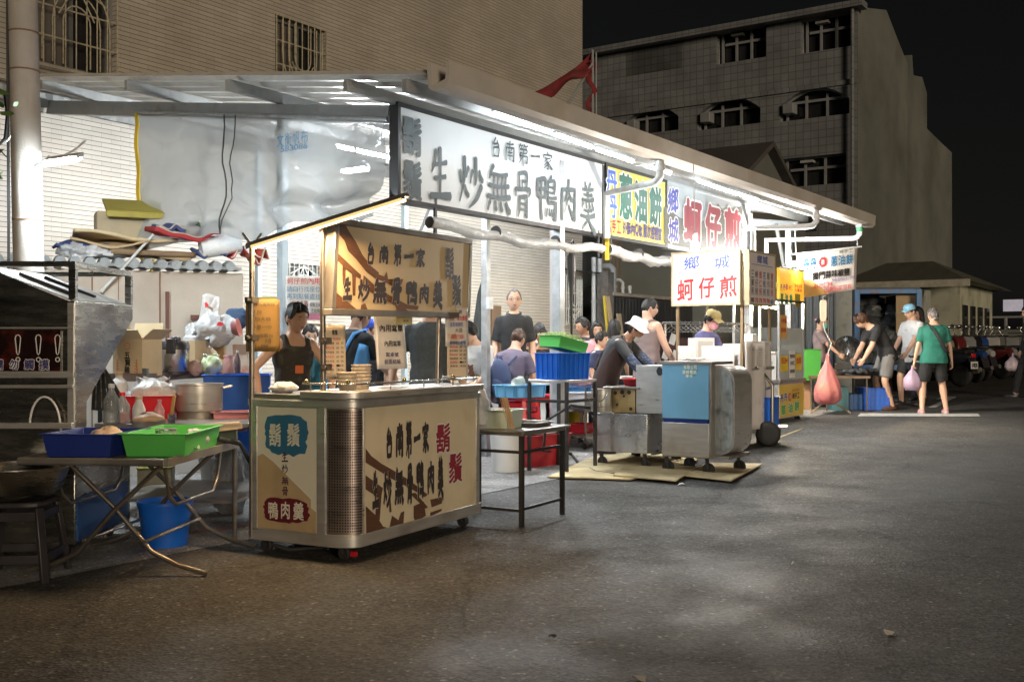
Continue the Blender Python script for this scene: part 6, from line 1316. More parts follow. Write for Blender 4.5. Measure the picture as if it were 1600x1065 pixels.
# goods on that cart
def KPt(x, y, z): return KM @ Vector((x, y, z))
t = carton('paper_box', 'tall white box with a taped grey price sheet on the oyster stall counter', KPt(.08, .55, .98), .24, .22, .34, M_SHEET, ROW-R(40)); g = G(); g.box((0, -.118, .16), (.19, .004, .28)); obj('price_sheet', g, mat('grey_sheet', (.52, .49, .47), .6, var=.06), t)
t = carton('paper_box', 'white box with two grey printed sheets at the street side of the oyster stall', KPt(.3, .1, .98), .42, .3, .27, M_SHEET, ROW-R(15)); 
for dx_, w_ in ((-.09, .17), (.1, .1)):
    g = G(); g.box((dx_, -.158, .11), (w_, .004, .26)); ps_ = obj('price_sheet', g, MATS['grey_sheet'], t); g = G(); row(g, '本日供應', (dx_, .2, w_*.8, .03), front(-.162)); [row(g, '三鮮蚵仔七十', (dx_, .16-.03*i, w_*.8, .02), front(-.162)) for i in range(6)]; obj('lettering', g, MATS['slate_ink'], ps_, smooth=0)
t = thing('tissue_box', 'white tissue dispenser standing on the white box', 'dispenser', KPt(.55, .12, 1.27), ROW); g = G(); g.box((0, 0, .05), (.14, .12, .1)); g.box((-.01, 0, .15), (.07, .05, .11), rotm(R(8), 'Y')); obj('body', g, M_WHITEP, t, bevel=.01)
# ================================================================== SCALLION PANCAKE STALL
PK = Vector((3.79, 15.0, 0)); PK.z = gz(15); PMx = frame(PK, ROW); PFp, PSp = front(-.012), sidex(-.012)
t = k3 = thing('stall_cart', 'yellow scallion pancake stall cart with glass case and glowing orange sign box', 'food cart', PK, ROW)
g = G(); g.box((.52, .35, .34), (1.04, .70, .50)); obj('body', g, M_SS, t, bevel=.006)
g = G(); g.box((.52, .35, .62), (1.1, .76, .05)); obj('counter', g, M_SSD, t, bevel=.004)
g = G(); g.box((.52, -.004, .34), (1.0, .012, .46)); pp_ = obj('front_panel', g, mat('sunny_print', (.72, .50, .07), .4, var=.12, vs=1.5), t)
letters(pp_, [('丹', (1219, 616, 1224, 628)), ('丹', (1225, 614, 1230, 626))], PMx, PFp, INKBL, .002, M_WHITE, .05, bold=.05)
letters(pp_, [('純手工', (1238, 613, 1249, 622))], PMx, PFp, INK, .002, bold=.03)
letters(pp_, [('蔥', (1220, 632, 1228, 648)), ('油', (1231, 629, 1239, 645)), ('餅', (1241, 626, 1249, 642))], PMx, PFp, mat('leaf_green_ink', (.10, .40, .10), .5), .002, M_WHITE, .05, bold=.05)
letters(pp_, [('熱心用好料', (1238, 607, 1249, 611))], PMx, PFp, INKR, .002)
def sunlogo(par, TM, P, px, py, r, z=.003):
    c = ppt(TM, P, px, py); g = G(); n = 28; g.prism([(c[0]+r*(1 if i % 2 else .78)*math.cos(2*math.pi*i/n), c[1]+r*(1 if i % 2 else .78)*math.sin(2*math.pi*i/n)) for i in range(n)], .0006, P @ Matrix.Translation((0, 0, z))); obj('sun_mark', g, INKR, par, smooth=0)
    g = G(); g.prism([(c[0]+r*.55*math.cos(a*.4), c[1]+r*.55*math.sin(a*.4)) for a in range(16)], .0006, P @ Matrix.Translation((0, 0, z+.001))); obj('sun_centre', g, mat('pale_pink_ink', (.7, .5, .45), .5), par, smooth=0)
    g = G(); put(g, '香', (c[0], c[1], r*.7, r*.7), P, z+.0025); obj('lettering', g, INKR, par, smooth=0)
sunlogo(pp_, PMx, PFp, 1234, 620, .065)
for x, y in ((.0, .0), (.0, .68), (1.02, .0), (1.02, .68)): g = G(); g.box((x, y, 1.22), (.03, .03, 1.15)); obj('post', g, M_SS, t)
g = G(); g.box((.52, .0, 1.02), (.98, .006, .74)); g.box((.0, .34, 1.02), (.006, .64, .74)); obj('glass', g, M_GLASS, t)
g = G(); g.box((.52, .35, 1.02), (.95, .55, .03)); obj('inner_shelf', g, M_SS, t)
g = G(); g.box((.52, .35, 1.775), (1.08, .74, .03)); g.box((.52, .35, 2.255), (1.06, .72, .02)); obj('roof_panel', g, M_DGREY, t)
g = G(); g.box((.52, .012, 2.02), (1.02, .04, .44)); lbx = obj('sign_box', g, mat('lit_orange_face', (.80, .42, .03), .4, emit=.55, ecol=(.95, .48, .04), var=.25, vs=1.5), t)
PF2 = front(-.0095)
letters(lbx, [('丹', (1219, 444, 1222, 453)), ('丹', (1223, 444, 1227, 453))], PMx, PF2, INKBL, .003, bold=.03)
letters(lbx, [('純手工', (1232, 446, 1238, 453))], PMx, PF2, INKR, .003, bold=.02)
letters(lbx, [('蔥', (1219, 458, 1224, 475)), ('油', (1226, 458, 1231, 475)), ('餅', (1233, 459, 1238, 475))], PMx, PF2, MATS['leaf_green_ink'], .004, M_WHITE, .06, bold=.04)
letters(lbx, [('原味加蛋', (1241, 444, 1253, 450)), ('九層塔', (1241, 451, 1253, 456))], PMx, PF2, INKR, .003, bold=.02)
c = pbox(PMx, PF2, (1242, 459, 1250, 480)); g = G(); g.box((c[0], c[1], .003), (c[2], c[3], .002)); g.v = [tuple(PF2 @ Vector(v)) for v in g.v]; obj('olive_block', g, mat('olive_block', (.28, .22, .03), .5), lbx)
sunlogo(lbx, PMx, PF2, 1229, 448, .05)
g = G(); g.box((.012, .36, 2.02), (.04, .62, .44)); sb2 = obj('side_box', g, mat('grey_print', (.40, .38, .36), .45, var=.3, vs=8), t)
letters(sb2, [('蔥油餅', (1202, 440, 1215, 452))], PMx, PSp, mat('gold_ink', (.55, .42, .12), .5), .004, bold=.03)
for i, (px0, py0, px1, py1, m, rows_) in enumerate(((1219, 556, 1231, 580, M_YELP, [('買五送一', 0, .2, .8, .4, INKR, {})]), (1233, 548, 1242, 590, M_PAPER, [('營業時間', 0, .30, .8, .14, INK, {}), ('公休日二', 0, .05, .8, .14, INK, {}), ('感謝惠顧', 0, -.25, .8, .14, INK, {})]), (1243, 553, 1252, 578, M_YELP, [('加蛋', 0, .1, .8, .4, INKR, {})]), (1219, 492, 1229, 528, mat('orange_sheet', (.72, .40, .10), .5), [('外帶區', 0, .25, .8, .2, INKR, {}), ('請排隊', 0, -.15, .8, .2, INKR, {})]))):
    c = pbox(PMx, front(-.01), (px0, py0, px1, py1)); g = G(); g.box((c[0], -.012, c[1]), (c[2], .004, c[3])); s_ = obj('price_sheet', g, m, t)
    for s, cx, cy, ww, hh, mm, kw in rows_: g = G(); row(g, s, (c[0]+cx*c[2], c[1]+cy*c[3], ww*c[2], hh*c[3]), front(-.015), bold=.02); obj('lettering', g, mm, s_, smooth=0)
g = G(); g.box((-.02, .34, .82), (.01, .62, .36)); s_ = obj('white_panel', g, M_PAPER, t)
g = G(); 
for i, ch in enumerate('青菜蘿蔔'): put(g, ch, (-.55+.14*i, .84, .1, .16), sidex(-.026), seed=i, brush=.04)
obj('lettering', g, MATS['leaf_green_ink'], s_, smooth=0)
g = G(); g.cyl((.2, .3, 1.70), (.8, .3, 1.70), .016, n=8); obj('inner_tube', g, lampmat('warm_case_glow', (1, .80, .52), 1700), t)
for x, y in ((.1, .06), (.1, .62), (.92, .06), (.92, .62)): caster(t, x, y, .05, 0, None, .09)
bottle('detergent', 'green capped detergent bottle at the end of the pancake stall', PMx @ Vector((-.03, .50, .66)), .05, .42, MATS['mint_plastic'], M_GREENP)
bottle('detergent', 'white bottle with orange nozzle at the end of the pancake stall', PMx @ Vector((-.03, .22, .66)), .04, .42, M_WHITEP, M_ORANGE)
# hand truck
hp = gpt(1207, 694); t = thing('hand_truck', 'grey tube hand truck with fat black wheels before the pancake stall', 'hand truck', hp, ROW+R(20))
g = G()
g.tube([(-.2, 0, .25), (-.2, 0, .72), (-.19, .05, .80), (-.12, .22, 1.02), (0, .25, 1.05), (.12, .22, 1.02), (.19, .05, .80), (.2, 0, .72), (.2, 0, .25)], .018, 10)
for z in (.3, .5, .7): g.cyl((-.2, 0, z), (.2, 0, z), .013, n=8)
obj('frame', g, M_PIPE, t, smooth=50)
g = G(); g.box((0, -.08, .22), (.44, .2, .02)); obj('toe_plate', g, M_SSD, t)
for s in (-1, 1):
    g = G(); g.lathe([(.05, -.04), (.11, -.045), (.14, -.03), (.15, 0), (.14, .03), (.11, .045), (.05, .04)], (s*.27, .05, .15), 22, rotm(R(90), 'Y')); w_ = obj('wheel', g, M_RUB, t, smooth=50); g = G(); g.lathe([(0, -.025), (.085, -.03), (.085, .03), (0, .025)], (s*.27, .05, .15), 18, rotm(R(90), 'Y')); obj('rim', g, mat('reddish_hub', (.2, .1, .08), .5, .3), w_)
tray('crate', 'blue plastic crate with pale labels standing on the hand truck', hp+Vector((-.1, .02, .235)), .3, .28, .34, M_BLUEP, ROW, cat='crate', taper=.97)
# banner, lamp with dish shade
q = [pix(1244, 398, 16.4), pix(1340, 386, 17.0), pix(1337, 452, 17.0), pix(1250, 466, 16.4)]
t = thing('cloth_banner', 'white cloth banner with blue and red lettering hung at the far roof corner', 'banner', q[0]); o_ = q[0]
xr = (q[1]-q[0]); zr = (q[3]-q[0]); wB, hB = xr.length, zr.length
BPn = plate((0, -.0, 0), xr, -zr); xrn = xr.normalized(); urn = Vector((BPn[0][1], BPn[1][1], BPn[2][1]))
def bf(a, b_): p = (q[1]-q[0])*a*(1-b_)+((q[3]-q[0])+(q[2]-q[3])*a)*b_; return p+Vector((0, .02*math.sin(a*7+b_*3)*b_+.0, 0))
g = G(); g.grid(bf, 16, 10); bn = obj('cloth', g, mat('banner_cloth', (.66, .63, .58), .7, var=.08), t, smooth=60, solid=.004)
def bt(s, a0, b0, a1, b1, m, dz=.028, **k):
    g = G(); n = len(s)
    for i, ch in enumerate(s):
        a = a0+(a1-a0)*(i+.5)/n; c_ = bf(a, (b0+b1)/2); w = wB*(a1-a0)/n*.85; h = hB*(b1-b0)
        put(g, ch, (0, 0, w, h), plate(c_+Vector((0, -dz, 0)), xr), 0, seed=i, **k)
    obj('lettering', g, m, bn, smooth=0)
bt('丹丹', .08, .13, .31, .38, MATS['steel_blue_ink'], bold=.03); bt('蔥油餅', .53, .14, .93, .38, MATS['steel_blue_ink'], bold=.02); bt('純手工', .68, .02, .92, .11, INK)
bt('獨門蒜味椒鹽', .22, .46, .88, .64, INK, bold=.03); bt('特調比例', .55, .66, .97, .74, mat('violet_ink', (.2, .12, .35), .5)); bt('好吃口味', .24, .72, .58, .84, INKR); bt('因為別家沒有', .42, .84, .92, .97, INKR)
c_ = bf(.41, .25)+Vector((0, -.03, 0)); g = G(); n = 28; g.prism([(.09*(1 if i % 2 else .8)*math.cos(2*math.pi*i/n), .09*(1 if i % 2 else .8)*math.sin(2*math.pi*i/n)) for i in range(n)], .001, plate(c_, xr)); obj('sun_mark', g, INKR, bn, smooth=0)
g = G(); put(g, '香', (0, 0, .08, .08), plate(c_, xr), .003); obj('lettering', g, M_WHITE, bn, smooth=0)
g = G(); pl = [bf(.0, .62), bf(.0, 1), bf(.5, 1), bf(.28, .72), bf(.18, .6)]; g.add([p+Vector((0, -.026, 0)) for p in pl], [tuple(range(5))]); obj('orange_corner', g, mat('orange_corner', (.66, .38, .12), .7), bn, smooth=0)
g = G(); g.cyl(Vector((-.05, 0, .01)), xr+Vector((.06, 0, .01)), .014, n=8); g.cyl((.0, .0, 0), (0, .1, .5), .006, n=5); g.cyl(xr, xr+Vector((0, .1, .5)), .006, n=5); obj('rod', g, M_PVC, t)
lp = pix(1241, 412, 15.6); t = thing('dish_lamp', 'bright white lamp over a grey dish below the far roof corner', 'lamp', lp)
g = G(); g.ball((0, 0, 0), (.07, .07, .035), 14); obj('bulb', g, lampmat('dish_glow', (1, .95, .88), 3000), t, smooth=180)
g = G(); g.lathe([(0, -.18), (.13, -.17), (.16, -.12), (.12, -.1), (0, -.1)], (.03, .42, .05), 20); g.cyl((-.05, .05, -.1), (-.05, .05, .4), .012, n=6); obj('dish', g, mat('grey_dish', (.2, .2, .2), .5, .3), t)
# ================================================================== THINGS AMONG THE DINERS
p0 = Vector(((813-800)/FPX*11.5, 11.5, gz(11.5)))
for i, (dx, dz, lab) in enumerate(((0, 0, 'red plastic stool at the bottom of the stack under the sky blue crate'), (0, .12, 'red plastic stool in the middle of the stack under the sky blue crate'), (.0, .24, 'red plastic stool at the top of the stack under the sky blue crate'))): stool(lab, p0+Vector((dx, 0, dz)), M_REDP, ROW, .45, .32)
t = crate('crate', 'sky blue ribbed crate on the stacked red stools', p0+Vector((.0, 0, .695)), .46, .34, .13, M_SKYB, ROW-R(14), ribs=3)
g = G(); lump(g, (0, 0, .12), (.09, .08, .07), 3, .5, 12); tag(obj('paper_wad', g, mat('pale_green_paper', (.66, .70, .58), .6), loc=p0+Vector((-.02, -.03, .72)), smooth=40), 'crumpled pale green paper in the sky blue crate', 'paper')
stool('separate red plastic stool right of the sky blue crate', Vector(((851-800)/FPX*12.6, 12.6, gz(12.6))), M_REDP, ROW+.3, .64, .26)
bucket('white plastic bucket on the ground behind the black side table', Vector(((790-800)/FPX*10.6, 10.6, 0)), .16, .45, M_WHITEP)
q0 = Vector(((879-800)/FPX*10.75, 10.75, gz(10.75)))
t = thing('prep_table', 'narrow tall steel table under the bright blue vegetable crate', 'table', q0, ROW)
g = G(); g.box((0, 0, .915), (.58, .46, .03)); obj('table_top', g, M_SS, t, bevel=.004)
for x in (-.28, .28):
    for y in (-.22, .22): g = G(); g.box((x, y, .455), (.03, .03, .91)); obj('leg', g, M_IRON, t)
g = G(); g.box((0, -.22, .72), (.53, .02, .03)); obj('stretcher', g, M_IRON, t); g = G(); g.box((-.28, 0, .72), (.02, .41, .03)); obj('stretcher', g, M_IRON, t)
crate('crate', 'bright blue ribbed crate holding up the green vegetable basket', q0+Vector((0, 0, .932)), .46, .34, .26, M_BLUEP, ROW-R(12), ribs=7)
t = tray('basket', 'tilted green basket heaped with chopped scallions on the bright blue crate', q0+Vector((.0, .0, 1.225)), .42, .30, .11, M_GREENP, ROW-R(12), cat='basket', taper=.94); t.rotation_euler = (R(2), R(10), ROW-R(12))
g = G(); rnd = random.Random(2)
lump(g, (0, 0, .05), (.19, .13, .075), 6, .25)
for i in range(260):
    a, b_ = rnd.uniform(-.2, .2), rnd.uniform(-.13, .13); z = .095+.03*rnd.random()+.04*(1-(a/.2)**2)*(1-(b_/.13)**2); d = Vector((rnd.gauss(0, 1), rnd.gauss(0, 1), rnd.gauss(0, .5))).normalized()*.018
    g.bar(Vector((a, b_, z))-d, Vector((a, b_, z))+d, .008, .006)
vg = obj('vegetables', g, mat('chopped_scallion', (.48, .58, .26), .5, var=.5, vs=26, dirt=((.75, .78, .62), .8, 40)), loc=q0+Vector((0, 0, 1.24)), smooth=0); vg.rotation_euler = (R(2), R(10), ROW-R(12)); tag(vg, 'heap of chopped scallions in the tilted green basket', 'vegetables', None, 'stuff')
tb = Vector(((852-800)/FPX*11.0, 11.0, 0)); t = tray('tub', 'large red insulated tub on the ground behind the black table', tb+Vector((-.12, .2, 0)), .62, .5, .34, mat('deep_red_tub', (.36, .02, .03), .4, var=.15), ROW-R(10), cat='tub')
g = G(); g.prism(poly_blob(0, 0, .62, .46, 24, 0, 0, 3), .05, Matrix.Translation((0, 0, 0))); tag(obj('foam_lid', g, mat('foam_white', (.74, .72, .74), .6), loc=tb+Vector((-.10, .2, .352)), rz=ROW, bevel=.01), 'white foam lid lying on the red insulated tub', 'lid')
crate('crate', 'bright yellow slotted crate behind the rolling trolley', Vector(((888-800)/FPX*14.0, 14.0, gz(14))), .50, .36, .34, M_YELP, ROW+.2, ribs=8, mesh=True)
tr_ = gpt(912, 700)+Vector((0, .15, 0)); t = thing('trolley', 'low steel trolley carrying red and white tubs by the green trousers', 'trolley', tr_, ROW)
for z in (.16, .48): g = G(); g.box((0, 0, z), (.55, .4, .02)); g.box((0, -.2, z), (.55, .02, .05)); obj('shelf', g, M_PIPE, t)
for x in (-.26, .26):
    for y in (-.19, .19): g = G(); g.cyl((x, y, .08), (x, y, .72), .012, n=8); obj('post', g, M_PIPE, t)
for x, y in ((-.24, -.17), (.24, -.17), (-.24, .17), (.24, .17)): caster(t, x, y, .035, 0, None, .075)
tray('basket', 'red basket on the lower shelf of the rolling trolley', tr_+Vector((-.0, -.02, .172)), .26, .26, .11, M_REDP, ROW, cat='basket')
tray('tub', 'white tub on the upper shelf of the rolling trolley', tr_+Vector((-.02, .0, .492)), .34, .3, .16, M_WHITEP, ROW, cat='tub')
bag('white bag slumped beside the white tub on the trolley', tr_+Vector((-.22, .1, .49)), (.12, .1, .08), M_BAGW, 11, neck=.3)
crate('crate', 'mid blue lidded box behind the trolley near the cook', Vector(((912-800)/FPX*13.2, 13.2, gz(13.2)+.42)), .5, .36, .26, mat('mid_blue_plastic', (.05, .18, .42), .4), ROW, ribs=4)
bag('pink and clear plastic bag on the mid blue lidded box', Vector(((912-800)/FPX*13.1, 13.1, gz(13.1)+.69)), (.16, .12, .06), clearmat('pink_bag', (.72, .42, .46), .25, .7, .5, 18), 16, neck=0)
t = thing('side_rack', 'thin blue rack holding the mid blue lidded box', 'rack', Vector(((912-800)/FPX*13.2, 13.2, gz(13.2))), ROW); g = G(); g.box((0, 0, .40), (.6, .42, .03)); obj('shelf', g, M_PBLUE, t)
for x in (-.27, .27):
    for y in (-.18, .18): g = G(); g.cyl((x, y, 0), (x, y, .39), .014, n=8); obj('leg', g, M_PIPE, t)
def dtable(px, Z, lab, w=1.2, d=.6):
    p = Vector(((px-800)/FPX*Z, Z, gz(Z))); t = thing('dining_table', lab, 'table', p, ROW, 'steel dining tables under the roof')
    g = G(); g.box((0, 0, .725), (w, d, .025)); obj('table_top', g, M_SS, t, bevel=.006)
    for x in (-w/2+.1, w/2-.1): g = G(); g.bar((x, -d/2+.06, 0), (x, d/2-.06, .7), .025); g.bar((x+.03, d/2-.06, 0), (x+.03, -d/2+.06, .7), .025); obj('leg', g, M_IRON, t)
    return t
dtable(838, 13.2, 'steel dining table between the woman with the backpack and the balding man'); dtable(738, 12.6, 'steel dining table in front of the man in the white bear shirt'); dtable(945, 14.3, 'steel dining table where the boy and the woman in pink sit'); dtable(545, 11.0, 'steel dining table behind the food cart by the man in the blue cap')
t = thing('food_container', 'pale takeaway box on the table before the woman with the backpack', 'box', Vector(((810-800)/FPX*12.95, 12.95, gz(12.95)+.74)), ROW); g = G(); g.box((0, 0, .04), (.2, .16, .08), t=(1.1, 1.1)); obj('body', g, mat('pale_box', (.62, .57, .50), .6), t, bevel=.006)
# drying umbrella, switch box, door frame at the wall
uP = RP(2.73, -.95); t = thing('switch_box', 'small white switch box on the pale blue post behind the standing man', 'box', (uP.x-.02, uP.y-.07, HC+(HY-474)/FPX*uP.y), ROW); g = G(); g.box((0, -.03, 0), (.07, .05, .13)); obj('body', g, M_PVC, t, bevel=.004)
p = pix(752, 535, 13.6); t = thing('folded_parasol', 'dark grey folded parasol standing by the wall behind the bear shirt man', 'parasol', (p.x, p.y, gz(13.6)));
g = G(); g.lathe([(.02, 0), (.03, .3), (.10, .4), (.12, .9), (.10, 1.5), (.05, 1.85), (.02, 1.95), (0, 2.0)], n=14); [None for _ in ()]; g.v = [(x*(1+.18*math.sin(6*math.atan2(y, x))), y*(1+.18*math.sin(6*math.atan2(y, x))), z) for x, y, z in g.v]; obj('canopy', g, mat('charcoal_canvas', (.05, .055, .055), .85, var=.2), t, smooth=60)
p = RP(2.9, -.02); t = thing('umbrella', 'dark folded umbrella hanging from the roof post by the barred window', 'umbrella', (p.x+.03, p.y, 2.28), ROW); g = G(); g.lathe([(0, -.95), (.012, -.94), (.016, -.5), (.045, -.2), (.05, -.05), (.03, 0), (0, .02)], n=10); obj('canopy', g, M_IRON, t, smooth=60); g = G(); g.cyl((0, 0, -.95), (0, 0, -1.0), .006, n=6); g.tube([(0, 0, .02), (0, 0, .1), (.03, 0, .13), (.05, 0, .1)], .008, 6); obj('handle', g, M_BLKP, t)
dq = pbox(BM, BP, (766, 458, 778, 600)); g = G(); g.box((dq[0], -.03, 1.0), (.3, .05, 2.0)); obj('door', g, mat('old_wood_door', (.16, .10, .06), .7, var=.3, vs=4, stretch=(6, 6, .6)), bb)
# ================================================================== RIGHT SIDE: VENDOR TABLE, TRUCK, SCOOTERS
vt = gpt(1350, 643); VZ = vt.y; VRZ = R(3)
t = thing('vendor_table', 'brown edged folding table of dark goods at the clothes vendor', 'table', Vector(((1312-800)/FPX*VZ, VZ, gz(VZ))), VRZ)
w = 96/FPX*VZ
g = G(); g.box((0, .3, .56), (w, .62, .03)); g.box((0, -.012, .555), (w, .02, .04)); obj('table_top', g, mat('brown_table_edge', (.20, .14, .10), .5, .2), t)
for x in (-w/2+.04, w/2-.04):
    for y in (.02, .56): g = G(); g.cyl((x, y, 0), (x, y, .55), .014, n=8); obj('leg', g, M_PIPE, t)
def VTP(px, d, z=.576): return Vector(((px-800)/FPX*(VZ+d), VZ+d, gz(VZ)+z))
M_BLKC = mat('black_cloth', (.03, .034, .042), .6, var=.5, vs=12, dirt=((.12, .14, .17), .6, 16), bump=.4, bs=20)
for i, (px, d, w_, h, lab) in enumerate(((1332, .15, .40, .08, 'folded black garments on the vendor table before the bending man'), (1352, .35, .30, .10, 'second pile of black garments at the right of the vendor table'))):
    g = G(); g.grid(lambda a, b_: ((a-.5)*w_, (b_-.5)*.3, h*(1-.5*abs(a-.5))+.02*math.sin(a*17)*math.cos(b_*6)), 14, 6); tag(obj('garment_pile', g, M_BLKC, loc=VTP(px, d), rz=VRZ, solid=.05, smooth=50), lab, 'clothes')
for i, (px, d, h, lab) in enumerate(((1332, .40, .26, 'blue slotted crate under the vendor table, left one'), (1365, .35, .36, 'taller blue slotted crate under the right end of the vendor table'))):
    p = Vector(((px-800)/FPX*(VZ+d), VZ+d, gz(VZ+d))); crate('crate', lab, p, .42, .34, h, M_BLUEP if i else mat('dull_blue_plastic', (.01, .07, .22), .4), VRZ, ribs=6, mesh=True)
g = G(); g.box((0, 0, .2), (.28, .3, .4)); tag(obj('teal_cabinet', g, mat('teal_cabinet', (.04, .14, .17), .5), loc=Vector(((1308-800)/FPX*(VZ+.3), VZ+.3, gz(VZ))), rz=VRZ, bevel=.01), 'dark teal box under the left part of the vendor table', 'box')
g = G(); g.box((0, 0, .26), (.12, .3, .52)); tag(obj('wood_box', g, mat('brown_carton', (.28, .15, .08), .7), loc=gpt(1262, 642)+Vector((0, .3, 0)), rz=ROW), 'narrow brown upright box between the pancake stall and the vendor table', 'box')
tray('tub', 'green plastic tub behind the pancake stall corner', Vector(((1262-800)/FPX*17.2, 17.2, gz(17)+.5)), .3, .3, .5, M_GREENP, .3, cat='tub', taper=.95)
# stand with drip bag and pink bag
sp_ = gpt(1295, 645); t = thing('drip_stand', 'thin dark stand on splayed wooden legs by the vendor table', 'stand', sp_)
zt_ = (645-463)/FPX*sp_.y
g = G(); g.cyl((0, 0, .2), (0, 0, zt_), .014, n=8); g.tube([(0, 0, zt_), (.04, 0, zt_+.02), (.07, 0, zt_)], .01, 6); g.tube([(0, 0, zt_-.04), (-.06, 0, zt_-.04), (-.09, 0, zt_-.02)], .01, 6); g.cyl((0, 0, zt_*.38), (.14, 0, zt_*.38), .008, n=6); obj('pole', g, M_IRON, t)
for a in (200, 330, 80): g = G(); g.bar((0, 0, .22), (.34*math.cos(R(a)), .34*math.sin(R(a)), .012), .022); obj('leg', g, mat('wood_leg', (.36, .27, .17), .6), t)
t = thing('drip_bag', 'milky hanging drip bag on the thin stand above the masked woman', 'bag', pix(1286, 502, sp_.y)); g = G(); g.prism([(-.05, .06), (-.035, 0), (.035, 0), (.055, .06), (.06, .3), (.045, .34), (-.04, .34), (-.055, .29)], .05, plate((0, .025, 0), (1, 0, 0))); obj('pouch', g, mat('cream_pouch', (.68, .57, .46), .4, var=.1), t, bevel=.012); g = G(); g.tube([(0, 0, .34), (.0, 0, .40), (.05, 0, .41)], .006, 6); g.tube([(0, 0, 0), (.02, -.03, -.15), (.12, -.04, -.35), (.05, -.04, -.55)], .006, 6); obj('tube', g, M_WHITEP, t)
t = thing('pink_bag', 'big translucent pink plastic bag of produce hanging at the vendor table', 'bag', pix(1293, 632, sp_.y-.25))
M_PBAG = clearmat('pink_film', (.80, .34, .36), .25, .5, .9, 18, glow=.3); hb_ = 77/FPX*(sp_.y-.25)
g = G(); prof = [(0, 0), (.08, .004), (.13, .015), (.17, .05), (.195, .1), (.205, .16), (.20, .22), (.185, .29), (.16, .36), (.13, .43), (.105, .50), (.075, .57), (.05, .63), (.03, .69), (.02, hb_)]
g.lathe([(r_, z) for r_, z in prof], n=52); g.v = [(x*(1+.10*math.sin(5*math.atan2(y, x)+z*9)+.16*noise.noise(Vector((x*11, y*11, z*5)))+.10*math.sin(13*math.atan2(y, x))*min(1, z*2)), y*.8*(1+.1*math.sin(7*math.atan2(y, x)+z*5)+.14*noise.noise(Vector((x*9, y*9, z*7)))), z) for x, y, z in g.v]; obj('film', g, M_PBAG, t, smooth=50)
for e in (-1, 1): g = G(); g.grid(lambda a, b_: ((a-.5)*.05+e*.03*(1-b_), e*.015+.01*math.sin(a*7+b_*5), hb_-.28+b_*.30), 5, 6); obj('handle', g, M_PBAG, t, smooth=60, solid=.003)
for i, (x, z, m) in enumerate(((-.05, .26, mat('pale_cabbage', (.62, .62, .25), .5, var=.2)), (.03, .11, mat('red_onion', (.40, .05, .12), .5, var=.3)), (.09, .16, MATS['red_onion']), (-.07, .1, MATS['red_onion']), (.10, .25, mat('peach_fruit', (.70, .38, .2), .5)))): g = G(); lump(g, (x, .02, z), (.10 if i == 0 else .075,)*3, i, .2, 12); obj('produce', g, m, t, smooth=60)
# fan
fp_ = pix(1326, 545, VZ+.75); t = thing('desk_fan', 'round clear caged fan tipped up at the back of the vendor table', 'fan', fp_)
rf_ = 22/FPX*fp_.y; T = rotm(R(70), 'X') @ rotm(R(0), 'Z'); g = G()
for k in (.35, .6, .82, 1.0): g.lathe([(rf_*k-.004, .05*(1-k)), (rf_*k, .05*(1-k)+.006), (rf_*k+.004, .05*(1-k))], n=28, M=T)
for i in range(16): a = i*math.pi/8; g.tube([T @ Vector((.04*math.cos(a), .04*math.sin(a), .05)), T @ Vector((rf_*math.cos(a), rf_*math.sin(a), 0))], .003, 4)
g.tube([T @ Vector((0, 0, -.04)), T @ Vector((0, 0, .06))], .045, 14); g.cyl((0, .05, -rf_), (0, .03, -.03), .02, n=8); obj('cage', g, M_SSB, t, smooth=50)
g = G()
for i in range(3):
    a = i*2.094; g.add([T @ Vector((rf_*.15*math.cos(a), rf_*.15*math.sin(a), 0)), T @ Vector((rf_*.85*math.cos(a-.4), rf_*.85*math.sin(a-.4), .02)), T @ Vector((rf_*.9*math.cos(a+.4), rf_*.9*math.sin(a+.4), -.02)), T @ Vector((rf_*.2*math.cos(a+.5), rf_*.2*math.sin(a+.5), -.01))], [(0, 1, 2, 3)])
obj('blade', g, mat('pale_blue_blade', (.4, .5, .55), .3), t, smooth=0, solid=.005)
t = thing('grinder', 'dark small machine with a round dial beside the fan', 'machine', VTP(1309, .35)); g = G(); g.box((0, 0, .05), (.2, .16, .1)); g.cyl((0, -.02, .1), (0, -.02, .2), .06, n=16); obj('body', g, mat('brown_machine', (.12, .09, .07), .45, .3), t, bevel=.01); g = G(); g.cyl((0, -.09, .15), (0, -.11, .15), .06, n=20); obj('dial', g, M_IRON, t)
# panels behind her
g = G(); zb_ = 0; p = pix(1306, 545, 19.2); hgt = HC+(HY-458)/FPX*19.2; g.box((0, 0, hgt/2), (48/FPX*19.2, .05, hgt)); tag(obj('door_panel', g, mat('speckled_grey_panel', (.40, .43, .43), .6, var=.08, dirt=((.2, .21, .2), .6, 9)), loc=(p.x, p.y, .25), rz=R(-8)), 'pale grey speckled door panel behind the woman in the green mask', 'panel')
g = G(); p = pix(1256, 545, 18.9); corr(g, 0, .85, 0, 2.5, .12, .03); tag(obj('corrugated_fence', g, mat('slate_corrugated', (.10, .115, .13), .5, .3), loc=(p.x-.3, p.y, .25), rz=R(-8), smooth=0), 'slate grey corrugated panel left of the pale door panel', 'panel')
